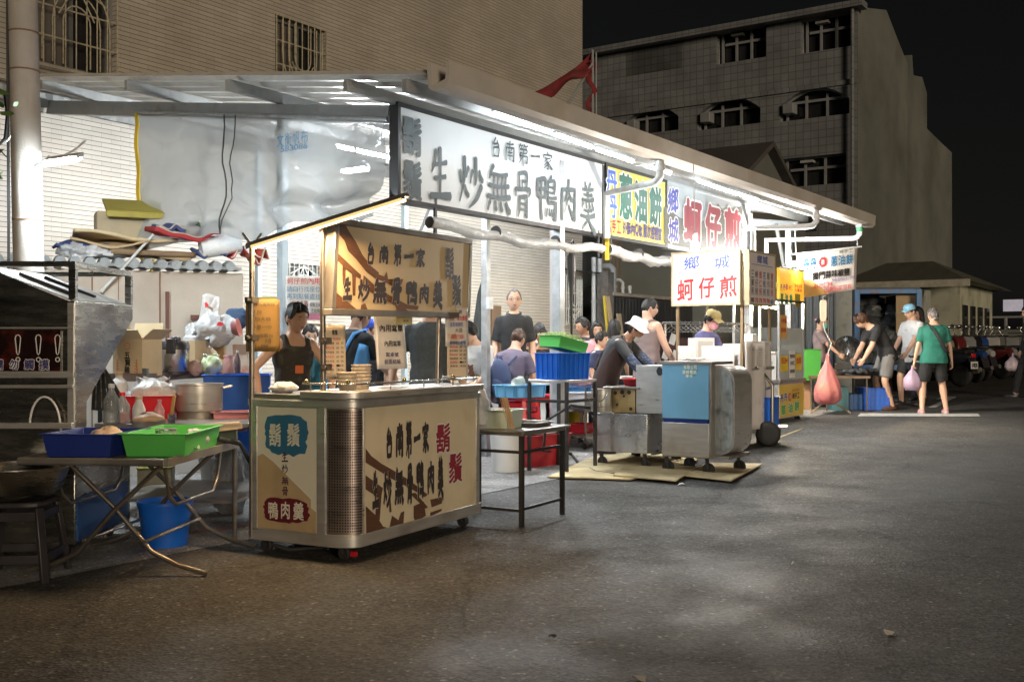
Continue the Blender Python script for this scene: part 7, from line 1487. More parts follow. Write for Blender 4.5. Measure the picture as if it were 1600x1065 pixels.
# clothes rack behind oyster stall
cr_ = pix(1075, 505, 14.6); t = thing('hanger_rail', 'rail of hangers with white tags behind the woman in the yellow cap', 'rail', cr_, ROW-R(25))
g = G(); g.cyl((-.45, 0, 0), (1.1, 0, 0), .018, n=8); 
for x in (-.4, 1.05): g.cyl((x, 0, -1.35), (x, 0, 0), .016, n=8)
obj('rail', g, M_SSB, t)
for i in range(16): x = -.3+i*.085; g = G(); g.tube([(x, 0, .03), (x+.01, 0, -.04), (x-.0, .16, -.12), (x, -.16, -.12), (x+.01, 0, -.04)], .006, 5); obj('hanger', g, M_SSB, t)
for x, z in ((-.30, -.22), (-.42, -.42), (-.26, -.45)): g = G(); g.box((x, -.04, z), (.10, .006, .15), rotm(R(20), 'Y')); obj('tag', g, M_PAPER, t)
g = G(); g.box((.1, .1, -.65), (1.2, .06, .9)); tag(obj('dark_curtain', g, mat('dark_maroon_cloth', (.06, .03, .03), .8, var=.3), loc=cr_, rz=ROW-R(25)), 'dark maroon cloth hanging below the rail of hangers', 'cloth')
# truck with open rear box
tz = 20.5; a = pix(1337, 600, tz); b_ = pix(1437, 600, tz); t = thing('open_truck', 'blue framed truck with its rear box open on heaps of black goods', 'truck', ((a.x+b_.x)/2, tz, gz(tz)), R(-6)); W_ = (b_.x-a.x); zt_ = HC+(HY-452)/FPX*tz-gz(tz)
M_TBLUE = mat('truck_blue_paint', (.10, .25, .52), .4, var=.15, dirt=((.3, .16, .08), .8, 6))
g = G(); 
for s in (-1, 1): g.box((s*(W_/2-.04), 0, (zt_+.5)/2), (.1, .1, zt_-.5))
g.box((0, 0, zt_-.04), (W_-.18, .1, .09)); g.box((0, 0, .52), (W_-.18, .1, .1)); obj('rear_frame', g, M_TBLUE, t, bevel=.008)
g = G(); g.box((0, 1.3, zt_+.02), (W_, 2.5, .05)); g.box((-W_/2+.02, 1.35, (zt_+.5)/2), (.04, 2.5, zt_-.55)); g.box((W_/2-.02, 1.35, (zt_+.5)/2), (.04, 2.5, zt_-.55)); g.box((0, 2.6, (zt_+.5)/2), (W_-.1, .04, zt_-.6)); g.box((0, 1.3, .5), (W_-.1, 2.4, .06)); obj('box_body', g, mat('truck_dark_inside', (.10, .105, .11), .6), t)
g = G(); g.box((W_/2+.12, -.02, (zt_+.55)/2), (.18, .04, zt_-.6), rotm(R(50), 'Z')); obj('open_door', g, mat('truck_white_door', (.42, .42, .36), .5, dirt=((.2, .18, .14), .7, 5)), t)
g = G(); g.box((.0, 2.0, .9), (1.0, .04, .9)); obj('cardboard_lining', g, M_CARD, t); g.v = []; 
g = G(); g.box((W_*.30, .15, zt_-.48), (.36, .03, .75)); obj('cardboard_flap', g, M_CARD, t)
for s in (-1, 1): g = G(); g.lathe([(0, -.1), (.2, -.1), (.33, -.08), (.34, 0), (.33, .08), (.2, .1), (0, .1)], (s*(W_/2-.2), .8, .34), 24, rotm(R(90), 'Y')); obj('wheel', g, M_RUB, t)
M_BAGB = mat('black_glossy_film', (.09, .10, .11), .2, var=.5, vs=9, bump=.9, bs=14)
rnd = random.Random(11)
for i in range(22):
    x, y, z = (-.36+.24*(i%4)+rnd.uniform(-.05, .05))*W_, .25+.12*(i//4)+rnd.uniform(-.08, .08), .54+.23*(i//4); g = G(); lump(g, (0, 0, .14), (.26, .24, .18), 40+i, .4, 14)
    o = obj('goods_bundle', g, M_BAGB, loc=frame(t.location, R(-6)) @ Vector((x, y, z)), smooth=40); tag(o, 'glossy black wrapped bundle piled in the open truck box', 'bundle', 'black bundles in the truck box')
# scooters
def scooter():
    t = thing('parked_scooter', 'dark scooter at the near end of the row with red tail lamp and white plate', 'scooter', (0, 0, 0), 0, 'scooters parked in the dark lot')
    M_SCB = mat('scooter_dark_paint', (.025, .03, .045), .2, .2, var=.3, coat=.6); M_SCS = mat('scooter_seat', (.02, .02, .02), .6)
    def wheel(x):
        g = G(); g.lathe([(.13, -.045), (.19, -.05), (.235, -.03), (.245, 0), (.235, .03), (.19, .05), (.13, .045)], (x, 0, .245), 24, rotm(R(90), 'X')); w = obj('wheel', g, M_RUB, t, smooth=50)
        g = G(); g.lathe([(0, -.04), (.05, -.04), (.06, -.02), (.135, -.03), (.14, .03), (.06, .02), (0, .04)], (x, 0, .245), 18, rotm(R(90), 'X')); obj('rim', g, M_SSB, w)
    wheel(-.62); wheel(.62)
    g = G(); secs = [(-.88, .62, .08, .07), (-.72, .64, .13, .14), (-.45, .60, .17, .18), (-.15, .52, .16, .2), (-.02, .40, .14, .12)]
    def ring(x, z, w, h, n=12): return [(x, w*math.cos(2*math.pi*j/n), z+h*math.sin(2*math.pi*j/n)) for j in range(n)]
    vs = [p for s in secs for p in ring(*s)]; n = 12; g.add(vs, [(i*n+j, i*n+(j+1) % n, (i+1)*n+(j+1) % n, (i+1)*n+j) for i in range(len(secs)-1) for j in range(n)]+[tuple(range(n-1, -1, -1)), tuple(range((len(secs)-1)*n, len(secs)*n))]); obj('rear_body', g, M_SCB, t, smooth=60)
    g = G(); g.box((.15, 0, .33), (.5, .3, .07)); obj('footboard', g, M_BLKP, t, bevel=.02)
    g = G(); g.prism([(.34, .32), (.44, .32), (.52, .85), (.60, .98), (.50, 1.02), (.40, .90)], .34, plate((0, .17, 0), (1, 0, 0))); obj('front_shield', g, M_SCB, t, bevel=.03)
    g = G(); g.prism([(.40, .42), (.62, .51), (.84, .44), (.86, .38), (.62, .46), (.44, .36)], .16, plate((0, .08, 0), (1, 0, 0))); obj('front_fender', g, M_SCB, t, bevel=.02)
    g = G(); g.tube([(.62, .06, .25), (.52, .06, .62)], .025, 8); g.tube([(.62, -.06, .25), (.52, -.06, .62)], .025, 8); obj('fork', g, M_PIPE, t)
    g = G(); g.prism([(-.80, .76), (-.35, .78), (-.05, .70), (-.04, .66), (-.35, .70), (-.80, .70)], .28, plate((0, .14, 0), (1, 0, 0))); obj('seat', g, M_SCS, t, bevel=.035)
    g = G(); g.tube([(.36, .36, 1.02), (.44, .2, 1.03), (.48, 0, 1.0), (.44, -.2, 1.03), (.36, -.36, 1.02)], .016, 8); obj('handlebar', g, M_BLKP, t, smooth=60)
    for s in (-1, 1):
        g = G(); g.cyl((.44, s*.22, 1.03), (.42, s*.34, 1.22), .006, n=6); g.ball((.42, s*.35, 1.25), (.02, .07, .045), 10); obj('mirror', g, M_SSB, t, smooth=60)
    g = G(); g.ball((.60, 0, .92), (.05, .10, .06), 12); obj('headlight', g, mat('headlamp_glass', (.6, .62, .65), .1), t, smooth=180)
    g = G(); g.box((-.89, 0, .66), (.05, .16, .09)); obj('tail_light', g, mat('tail_red', (.55, .02, .02), .2, var=.1), t, bevel=.015)
    g = G(); g.box((-.92, 0, .46), (.008, .28, .15)); lp_ = obj('licence_plate', g, M_WHITE, t); g = G(); row(g, '69121', (0, .46, .22, .09), sidex(-.926), bold=.03); obj('lettering', g, INK, lp_, smooth=0)
    g = G(); g.bar((-.84, 0, .60), (-.93, 0, .34), .2, .02); obj('rear_fender', g, M_BLKP, t)
    g = G(); g.tube([(-.25, -.12, .25), (-.5, -.16, .26), (-.92, -.17, .34)], [.03, .045, .05], 10); obj('exhaust', g, M_SSD, t)
    return t
def nopl(f):
    def h(*a):
        r = f(*a)
        for c in kids(r):
            if c.name.startswith(('licence_plate', 'tail_light')):
                for k in kids(c): bpy.data.objects.remove(k)
                bpy.data.objects.remove(c)
        return r
    return h
s0 = scooter(); p = gpt(1458, 603); s0.location = p; s0.rotation_euler.z = R(128)
rnd = random.Random(4); dirv = Vector((.62, .78, 0))
PAINTS = [mat('scooter_paint_'+n_, c_, .22, .2, coat=.5) for n_, c_ in (('silver', (.32, .33, .34)), ('black', (.02, .02, .022)), ('blue', (.03, .08, .28)), ('white', (.55, .55, .53)), ('maroon', (.18, .03, .03)))]
def repaint(r, k):
    for c in kids(r):
        if c.name.startswith(('rear_body', 'front_shield', 'front_fender')):
            c.material_slots[0].link = 'OBJECT'; c.material_slots[0].material = PAINTS[k % 5]
for i in range(1, 9):
    q = p+dirv*(.78*i)+Vector((rnd.uniform(-.1, .1), 0, 0)); q.z = gz(q.y); repaint(nopl(dup)(s0, q, R(118)+rnd.uniform(-.12, .12), 'scooter packed in the row leading away behind the near one with the plate'), i)
for i in range(7):
    q = pix(1525, 540, 27)+Vector((i*.62, .25*i, 0)); q.z = gz(q.y); repaint(nopl(dup)(s0, q, R(70)+rnd.uniform(-.12, .12), 'scooter in the farther row before the low pale wall'), i*2+1)
bm = dup(s0, pix(1462, 570, 24.5).xy.to_3d()+Vector((0, 0, .47)), R(95), 'scooter with blue front shield parked right behind the shoppers')
for c in kids(bm):
    if c.name.startswith('front_shield'): c.data = c.data.copy(); c.data.materials.clear(); c.data.materials.append(mat('blue_scooter_paint', (.03, .10, .42), .25, coat=.5))
# ================================================================== PEOPLE
M_SKIN = mat('skin', (.66, .41, .29), .5, var=.07, vs=9); M_SKINT = mat('tanned_skin', (.54, .31, .205), .5, var=.08, vs=9); M_SKINP = mat('pale_skin', (.60, .37, .27), .5, var=.06, vs=9)
M_EYE = mat('dark_eye', (.018, .012, .01), .35); M_LIP = mat('lips', (.40, .14, .11), .45)
HAIRS = dict(k=mat('black_hair', (.016, .014, .013), .62, var=.5, vs=30, stretch=(1, 1, .15)), b=mat('brown_hair', (.07, .035, .02), .6, var=.5, vs=30, stretch=(1, 1, .15)), g=mat('grey_hair', (.16, .15, .145), .5, var=.6, vs=26, stretch=(1, 1, .2)), r=mat('reddish_brown_hair', (.06, .026, .014), .42, var=.5, vs=30))
def cloth(name, c, **k): return mat(name, c, .82, var=.13, vs=7, bump=.12, bs=50, **k)
def evalmesh(g, mods):
    me = meshof('tmp', g, 0); o = bpy.data.objects.new('tmp', me); COL.objects.link(o)
    for ty, kw in mods:
        m = o.modifiers.new(ty, ty)
        for k, v in kw.items(): setattr(m, k, v)
    dg = bpy.context.evaluated_depsgraph_get(); r = bpy.data.meshes.new_from_object(o.evaluated_get(dg)); bpy.data.objects.remove(o); bpy.data.meshes.remove(me); return r
def fuse(g, vox, sm=3): return evalmesh(g, [('REMESH', dict(mode='VOXEL', voxel_size=vox)), ('SMOOTH', dict(factor=.5, iterations=sm))])
def ik(a, b, l1, l2, pole):
    a, b = Vector(a), Vector(b); d = b-a; L = max(min(d.length, (l1+l2)*.995), abs(l1-l2)+.02); dn = d.normalized()
    b = a+dn*L; x = (l1*l1-l2*l2+L*L)/(2*L); h = math.sqrt(max(l1*l1-x*x, 0)); p = Vector(pole); p = p-dn*p.dot(dn); p.normalize()
    return a+dn*x+p*h, b
def headpt(d):
    x, y, z = d.x*.073, d.y*.093, d.z*.115
    if d.z < 0:
        x *= 1-.30*(-d.z)**1.6
        if y > 0: y *= 1-.6*(-d.z)
        else: y *= 1-.10*(-d.z)**2
    if d.y < 0:
        x *= 1+.02*d.z
        y -= .021*math.exp(-(x/.011)**2)*max(0, 1-abs(z+.024)/.034)
        y += .007*math.exp(-((abs(x)-.031)/.017)**2-((z-.012)/.014)**2)
        y -= .004*math.exp(-((abs(x))/.03)**2-((z+.053)/.014)**2)
        y -= .006*math.exp(-(x/.022)**2-((z+.095)/.02)**2)
    return Vector((x, y, z))
def head_into(g, M, s, lids=False):
    T = M @ Matrix.Scale(s*1.05, 4); g.cur = 0; k = G(); k.ball((0, 0, 0), 1, 34)
    g.add([headpt(Vector(v)) for v in k.v], k.f, T)
    for e in (-1, 1): g.ball((0, 0, 0), (.011, .021, .031), 10, T @ Matrix.Translation((e*.074, .012, -.006)) @ rotm(R(-e*14), 'Z'))
    g.cur = 1
    for e in (-1, 1):
        if lids: g.tube([T @ Vector((e*.031+q*.013, -.081+abs(q)*.005-(0 if q else .001), .006+abs(q)*.002)) for q in (-1, -.5, 0, .5, 1)], .0022*s, 5)
        else: g.ball((0, 0, 0), (.0145, .0065, .0062), 10, T @ Matrix.Translation((e*.031, -.0795, .010)))
        g.tube([T @ Vector((e*.031+q*.017, -.0855+q*q*.006-.001, .029-q*q*.004)) for q in (-1, -.4, .3, 1)], [.0022*s, .004*s, .0038*s, .002*s], 5)
    g.cur = 2; g.ball((0, 0, 0), (.019, .005, .0035), 10, T @ Matrix.Translation((0, -.0880, -.0505))); g.ball((0, 0, 0), (.014, .005, .0035), 10, T @ Matrix.Translation((0, -.0872, -.0555))); g.cur = 0
def hair_mesh(kind, M, s, seed):
    g = G(); T = M @ Matrix.Scale(s*1.05, 4)
    F = {'short': (.50, -.12, -.74, .016), 'crew': (.55, -.05, -.66, .008), 'bald': (.80, .0, -.62, .008), 'tied': (.52, -.02, -.66, .011), 'bob': (.48, -1.05, -1.1, .017), 'long': (.50, -1.05, -1.1, .016), 'fringe': (.28, -.18, -.74, .02)}[kind]
    zf, zs, zb, th = F; nu, nv = 66, 16; vs = []
    for j in range(nv+2):
        for i in range(nu):
            ph = 2*math.pi*i/nu; af = abs((math.degrees(ph)+180) % 360-180)      # 0 = front (-y)
            if af < 48: zz = zf-.06*math.cos(af*.06+seed)
            elif af < 72: zz = zf+(zs-zf)*(af-48)/24
            elif af < 112: zz = zs
            else: zz = zs+(zb-zs)*min(1, (af-112)/30)
            t = min(j, nv)/nv; ext = 0
            if zz < -1: tm = math.acos(-.55); ext = (zz < -1)*(.5 if kind == 'bob' else 1.6)*.11
            else: tm = math.acos(max(-1, zz))
            if ext:
                a = min(t/.6, 1)*tm; d = Vector((math.sin(ph)*math.sin(a), -math.cos(ph)*math.sin(a), math.cos(a))); p = headpt(Vector((d.x, d.y, max(d.z, -.2)))); p.z = d.z*.115
                dd = Vector((math.sin(ph), -math.cos(ph), 0))
                if d.z < 0: q = headpt(dd); p.x, p.y = q.x*1.0, max(q.y, -.03)
                if t > .6: p.z -= (t-.6)/.4*ext; 
                out = dd*th*1.2 if d.z < .3 else d*th
            else:
                a = t*tm; d = Vector((math.sin(ph)*math.sin(a), -math.cos(ph)*math.sin(a), math.cos(a))); p = headpt(d); out = d*th
            nz_ = 1+.5*noise.noise(Vector((math.sin(ph)*7+seed, math.cos(ph)*7, t*3)))+.35*math.sin(ph*37+3*noise.noise(Vector((ph*3, t*4, seed))))
            if j == nv+1: p = p*.97 if not ext else p+Vector((0, 0, .004)); out = out*0
            vs.append(p+out*nz_*(1 if j < nv else .75))
    g.add(vs, [(j*nu+i, (j+1)*nu+i, (j+1)*nu+(i+1) % nu, j*nu+(i+1) % nu) for j in range(nv+1) for i in range(nu)], T)
    return g
def hand_into(g, w, d, side, s, curl=.5, palm=None):
    d = d.normalized(); n = (palm or Vector((-side, 0, 0))); n = (n-d*n.dot(d)); n = n.normalized() if n.length > 1e-3 else d.orthogonal(); x = d.cross(n)
    M = Matrix(((x.x, d.x, n.x, w.x), (x.y, d.y, n.y, w.y), (x.z, d.z, n.z, w.z), (0, 0, 0, 1))) @ Matrix.Scale(s, 4)
    g.ball((0, 0, 0), (.039, .056, .016), 14, M @ Matrix.Translation((0, .045, 0)))
    for i, (fx, L) in enumerate(((-.027, .066), (-.009, .076), (.010, .071), (.028, .056))):
        c = curl*(.9+.12*i); p = [Vector((fx, .085-abs(fx)*.25, 0))]; a = c*.6
        for k, f in enumerate((.45, .32, .23)): p.append(p[-1]+Vector((0, math.cos(a)*L*f, math.sin(a)*L*f))); a += c*.9
        g.tube([M @ q for q in p], [.0092*s, .0088*s, .008*s, .0062*s], 8)
    tx = -1 if side > 0 else 1; tx = -side
    p = [Vector((tx*.026, .022, .004)), Vector((tx*.047, .048, .014)), Vector((tx*.052, .075, .022)), Vector((tx*.048, .095, .03))]; g.tube([M @ q for q in p], [.0125*s, .0105*s, .0095*s, .007*s], 8)
PINFO = {}
def person(label, px, Z, rz_, H=1.65, ztop=None, female=False, sit=False, lean=0, pitch=8, yaw=0, roll=0, hands=(None, None), poles=(None, None), feet=None, top=('tee', None), bottom=('trousers', None), shoe=None,
           hair=('short', 'k'), skin=None, mask=None, glasses=False, hat=None, collar=False, bun=None, lids=False, curl=.6, wide=1.0, apron=None, group=None, hem=-.13, x=None):
    s = H/1.7; skin = skin or M_SKIN; X = (px-800)/FPX*Z if x is None else x; base = Vector((X, Z, gz(Z)))
    t = thing('person', label, 'person', base, rz_, group); Lr = R(lean)
    def spine(tt):                                   # frame on the spine at distance tt above the pelvis
        n = 14; p = Vector((0, 0, 0)); a = 0
        for i in range(n):
            u = (i+.5)/n*tt; a = Lr*(.55+.9*max(0, min(u/.5, 1))) if tt > 0 else Lr*.4
            p += Vector((0, -math.sin(a), math.cos(a)))*(tt/n)
        return p*s, Vector((0, -math.sin(a), math.cos(a))), Vector((0, -math.cos(a), -math.sin(a)))
    zp = .925*s
    np_, nu_, nf_ = spine(.578); HM = rotm(R(yaw), 'Z') @ rotm(R(roll), 'Y') @ rotm(R(pitch), 'X')
    hc = np_+nu_*.037*s+Vector((0, -.028*s, 0))+HM.to_3x3() @ Vector((0, -.008, .062))*s
    if sit:
        zp = .53
        if ztop is not None: zp = max(.36, min(.75, ztop-gz(Z)-hc.z-.118*s))
    elif ztop is not None and not lean: pass
    P0 = Vector((0, 0, zp)); hc = hc+P0
    HMx = Matrix.Translation(hc) @ HM
    sw = (.150 if female else .168)*wide
    prof = [(-.10, .135, .10), (-.04, .165, .115), (.04, .158, .108), (.13, .128 if female else .145, .094), (.22, .128 if female else .15, .098), (.32, .148 if female else .165, .112), (.40, .155 if female else .175, .112), (.465, .145 if female else .162, .098), (.505, .118, .080), (.545, .072, .060), (.575, .053, .054), (.66, .05, .052)]
    if female: prof[1] = (-.04, .175, .12); prof[2] = (.04, .166, .112)
    def loft(g, rings, n=20):
        vs = []
        for (tt, hw, hd) in rings:
            p, u, f = spine(tt); p = p+P0
            for j in range(n):
                a = 2*math.pi*j/n; c, sn = math.cos(a), math.sin(a); k = (abs(c)**2.5+abs(sn)**2.5)**(-1/2.5)
                vs.append(p+Vector((1, 0, 0))*c*k*hw*s*wide+f*(sn*k*hd*s))
        m = len(rings); g.add(vs, [(i*n+j, i*n+(j+1) % n, (i+1)*n+(j+1) % n, (i+1)*n+j) for i in range(m-1) for j in range(n)]+[tuple(range(n-1, -1, -1)), tuple((m-1)*n+j for j in range(n))])
    arms = []; legs = []
    for i, e in enumerate((-1, 1)):                  # person's right is -x
        p, u, f = spine(.462); sh = p+P0+Vector((e*sw*s, 0, 0))+u*.0
        tg = Vector(hands[i]) if hands[i] else sh+Vector((e*.07, -.05, -.52))*s+Vector((0, -math.sin(Lr)*.1, 0))
        el, wr = ik(sh, tg, .285*s, .255*s, poles[i] or (e*.5, .8, -.35)); arms.append((sh, el, wr))
        hp = P0+Vector((e*.085*s*(1.05 if female else 1), 0, -.03*s))
        ft = Vector(feet[i]) if feet else (Vector((e*.12, -.42*s, .075)) if sit else Vector((e*.105*s, 0, .075)))
        kn, an = ik(hp, ft, .43*s, .42*s, (e*.12, -1, .15)); legs.append((hp, kn, an))
    b = G(); loft(b, prof)
    for sh, el, wr in arms:
        b.ball(sh+Vector((0, 0, -.008)), (.062*s, .058*s, .06*s), 12)
        q = [sh, sh.lerp(el, .3), sh.lerp(el, .7), el, el.lerp(wr, .25), el.lerp(wr, .65), wr, wr+(wr-el).normalized()*.03*s]; k = .9 if female else 1.04
        b.tube(q, [.053*s*k, .051*s*k, .044*s*k, .041*s*k, .043*s*k, .035*s*k, .027*s*k, .026*s*k], 12)
    for hp, kn, an in legs:
        q = [hp, hp.lerp(kn, .35), hp.lerp(kn, .8), kn, kn.lerp(an, .28), kn.lerp(an, .65), an, an+Vector((0, 0, -.03))]
        b.tube(q, [.092*s, .084*s, .062*s, .057*s, .060*s, .046*s, .037*s, .036*s], 12)
        b.ball(an+Vector((0, -.055*s, -.045*s)), (.042*s, .115*s, .034*s), 12)
    bm = fuse(b, .011*s); g = G()
    g.add([v.co.copy() for v in bm.vertices], [tuple(p.vertices) for p in bm.polygons]); bpy.data.meshes.remove(bm)
    head_into(g, HMx, s, lids)
    for i, (sh, el, wr) in enumerate(arms): hand_into(g, wr, wr-el, (-1, 1)[i], s, curl)
    body = obj('body', g, [skin, M_EYE, M_LIP], t, smooth=80)
    def wrinkle(me, amp, sd):
        vs = [v.co.copy() for v in me.vertices]; ns = [v.normal.copy() for v in me.vertices]
        for i, v in enumerate(me.vertices): c = vs[i]; v.co = c+ns[i]*amp*(noise.noise(Vector((c.x*9+sd, c.y*9, c.z*16)))+.6*noise.noise(Vector((c.x*22, c.y*22+sd, c.z*14))))
        me.shade_smooth(); return me
    kind, tm = top; sd = px*.13
    if tm:
        g = G()
        if kind == 'tank':
            R_ = [(hem, .182, .130)]+[(a, b_+.016, c+.016) for a, b_, c in prof[1:7] if a > hem+.03]
            loft(g, R_+[(.43, .140, .118), (.46, .112, .108)])
            for e in (-1, 1):
                st = []
                for tt, xx, yy in ((.43, .10, .10), (.50, .092, .062), (.525, .085, .0), (.50, .085, -.06), (.43, .09, -.095)): p, u, f = spine(tt); st.append(p+P0+Vector((e*xx*s*wide, 0, 0))+f*yy*s)
                g.tube(st, .026*s, 8)
        else:
            R_ = [(hem, prof[1][1]+.022, prof[1][2]+.024)]+[(a, b_+.02, c+.02) for a, b_, c in prof if hem+.03 < a < .5]+[(.508, .132, .090), (.527, .088, .076)]
            loft(g, R_); fr = {'tee': .78, 'polo': .85, 'long': 1}[kind]
            for sh, el, wr in arms:
                g.ball(sh+Vector((0, 0, -.012)), (.069*s, .068*s, .066*s), 12)
                q = [sh, sh.lerp(el, .45), sh.lerp(el, fr)] if fr < 1 else [sh, sh.lerp(el, .5), el, el.lerp(wr, .5), el.lerp(wr, .93)]
                g.tube(q, [.070*s, .068*s, .066*s] if fr < 1 else [.066*s, .06*s, .054*s, .047*s, .040*s], 12)
        me = wrinkle(fuse(g, .012*s, 4), .008*s, sd); obj('shirt', me, tm, t)
        if collar:
            p, u, f = spine(.536); g = G(); g.tube([p+P0+Vector((math.cos(a)*.074*s, 0, 0))+f*math.sin(a)*.062*s-u*(.022*s*math.sin(a)) for a in [2*math.pi*i/14 for i in range(14)]], .017*s, 7, closed=True, cap=False); obj('collar', g, tm, t, smooth=60)
    kind, bmx = bottom
    if bmx:
        g = G(); loft(g, [(-.12, .14, .105), (-.09, .155, .118), (-.04, prof[1][1]+.013, prof[1][2]+.013), (.04, prof[2][1]+.010, prof[2][2]+.010), (.10, .155, .108)]); fr = {'trousers': .97, 'shorts': None}[kind]
        for hp, kn, an in legs:
            if fr: g.tube([hp, hp.lerp(kn, .5), kn, kn.lerp(an, .5), kn.lerp(an, .97)], [.106*s, .092*s, .074*s, .066*s, .062*s], 12)
            else: g.tube([hp, hp.lerp(kn, .5), hp.lerp(kn, .86)], [.110*s, .106*s, .098*s], 12)
        me = wrinkle(fuse(g, .013*s, 4), .008*s, sd+3); obj(kind, me, bmx, t)
    for hp, kn, an in legs:
        g = G(); c = an+Vector((0, -.055*s, -.05*s)); n = 16
        rings = [(-.028, 1.0), (-.012, 1.06), (.008, 1.03), (.03, .86), (.055, .5)]; vs = []
        for z, k in rings:
            for j in range(n):
                a = 2*math.pi*j/n; vs.append((c.x+.046*s*k*math.cos(a), c.y+.135*s*(k if math.sin(a) < 0 or z < .03 else 1)*math.sin(a)+(.05*s if z > .04 else 0), max(.004, an.z-.05*s+z*s)))
        g.add(vs, [(i*n+j, i*n+(j+1) % n, (i+1)*n+(j+1) % n, (i+1)*n+j) for i in range(len(rings)-1) for j in range(n)]+[tuple(range(n-1, -1, -1)), tuple((len(rings)-1)*n+j for j in range(n))]); obj('shoe', g, shoe or MATS['black_plastic'], t, smooth=60)
    if hair:
        g = hair_mesh(hair[0], HMx, s, sd % 7)
        if bun: g.ball((0, 0, 0), (.042*s,)*3, 12, HMx @ Matrix.Translation(Vector(bun)*s))
        obj('hair', g, HAIRS[hair[1]], t, smooth=70)
    def onhead(name, g, m): g.v = [tuple(HMx @ (Vector(v)*s*1.05)) for v in g.v]; return obj(name, g, m, t, smooth=50)
    if mask: g = G(); g.grid(lambda a, b_: Vector((math.sin((a-.5)*2.6)*.068, -math.cos((a-.5)*2.6)*.088*(1.04+.12*math.sin(b_*3.1))-.004, .002-b_*.095)), 14, 8); onhead('face_mask', g, mask)
    if glasses:
        g = G()
        for e in (-1, 1): g.tube([(e*.032+.023*math.cos(a), -.097+.004*abs(math.cos(a)), .010+.017*math.sin(a)) for a in [2*math.pi*i/14 for i in range(14)]], .0018, 5, closed=True, cap=False); g.tube([(e*.055, -.093, .014), (e*.076, -.06, .014), (e*.078, .01, .012)], .0018, 5)
        g.cyl((-.01, -.099, .014), (.01, -.099, .014), .0018, n=5); onhead('glasses', g, M_DGREY)
    if hat:
        hk, hm = hat; g = G()
        if hk == 'cap':
            g.lathe([(.089, .035), (.092, .06), (.083, .098), (.055, .125), (.012, .134), (0, .134)], n=26); g.v = [(x*.93, y*1.12, z) for x, y, z in g.v]
            onhead('cap', g, hm); g = G(); g.grid(lambda a, b_: ((a-.5)*.165*(1-.25*b_*b_), -.075-b_*.085*(1-1.2*(a-.5)**2), .048-b_*.018-.10*(a-.5)**2), 12, 5); o = onhead('cap_brim', g, hm); o.modifiers.new('s', 'SOLIDIFY').thickness = .005
        else:
            g.lathe([(.140, .008), (.132, .022), (.100, .05), (.098, .055), (.094, .105), (.085, .128), (.05, .134), (0, .135)], n=30); g.v = [(x*.92, y*1.08, z+.012*math.sin(3*math.atan2(y, x))*((abs(z) < .03))) for x, y, z in g.v]; o = onhead('bucket_hat', g, hm); o.modifiers.new('s', 'SOLIDIFY').thickness = .004
    PINFO[t.name] = (HMx, spine, P0, s, arms, legs)
    return t

def ZT(py, Z): return HC-(py-HY)/FPX*Z
C_BLK = cloth('black_cotton', (.02, .021, .023)); C_CHAR = cloth('charcoal_cotton', (.045, .05, .055)); C_WHT = cloth('white_cotton', (.72, .73, .74)); C_NAVY = cloth('navy_cotton', (.03, .04, .09))
C_DENIM = cloth('dark_denim', (.04, .05, .08)); C_PURP = cloth('mauve_grey_cotton', (.17, .14, .20)); C_INDI = cloth('indigo_cotton', (.10, .10, .24)); C_PINK = cloth('pink_cotton', (.55, .28, .32)); C_TEAL = cloth('teal_cotton', (.03, .15, .17)); C_GRN = cloth('sea_green_cotton', (.02, .17, .13)); C_GREY = cloth('grey_cotton', (.17, .17, .17)); C_TAUPE = cloth('taupe_cotton', (.22, .165, .16)); C_OLIV = cloth('olive_trousers', (.17, .17, .085)); C_GREEN2 = cloth('deep_green_cotton', (.04, .14, .08))
C_PLAID = cloth('dark_plaid', (.04, .035, .03), dirt=((.085, .10, .065), .9, 14)); C_MGREY = cloth('mauve_blouse', (.26, .20, .21))
def headfix(t, g, name, m, smooth=50):
    HMx, sp, P0, s, a, l = PINFO[t.name]; g.v = [tuple(HMx @ (Vector(v)*s*1.05)) for v in g.v]; return obj(name, g, m, t, smooth=smooth)
def chest(t, tt, x, f_, lab, g, m, back=False):
    """flat patch g (plate coords) on the chest or back"""
    HMx, sp, P0, s, a, l = PINFO[t.name]; p, u, f = sp(tt); n = f if not back else -f; o = p+P0+n*f_*s+Vector((x, 0, 0)); r = u.cross(n)
    M = plate(o, r, u); g.v = [tuple(M @ Vector(v)) for v in g.v]; return obj(lab, g, m, t, smooth=0)
# the vendor behind the cart
Z = 8.0
w = person('young woman vendor in a dark plaid tank top looking down behind the cart', 456, Z, R(34), 1.57, female=True, pitch=13, yaw=14, lean=4, hands=((-.33, -.20, .90), (.20, -.28, .91)), poles=((-1, .3, .1), (1, .4, .1)), top=('tank', C_PLAID), bottom=('trousers', C_BLK), hair=('tied', 'k'), bun=(.0, .085, .075), lids=True, skin=M_SKIN)
g = G(); g.box((0, 0, 0), (.065, .06, .004)); chest(w, .27, .0, .142, 'orange_patch', g, mat('orange_patch', (.62, .16, .04), .6))
bag('small crinkled clear packet in front of the woman vendor', CM @ Vector((.15, .62, .98)), (.08, .06, .035), M_BAGW, 5, neck=.3)
person('grey haired person in teal seen from the side behind the woman vendor', 486, 10.4, R(65), 1.58, ZT(507, 10.4), sit=True, pitch=22, lean=14, top=('tee', C_TEAL), bottom=('trousers', C_DENIM), hair=('short', 'g'), skin=M_SKINT)
person('woman with parted dark hair half hidden behind the grey haired person', 479, 11.4, R(25), 1.58, ZT(499, 11.4), sit=True, female=True, pitch=16, lean=10, top=('tee', C_NAVY), bottom=('trousers', C_DENIM), hair=('tied', 'k'))
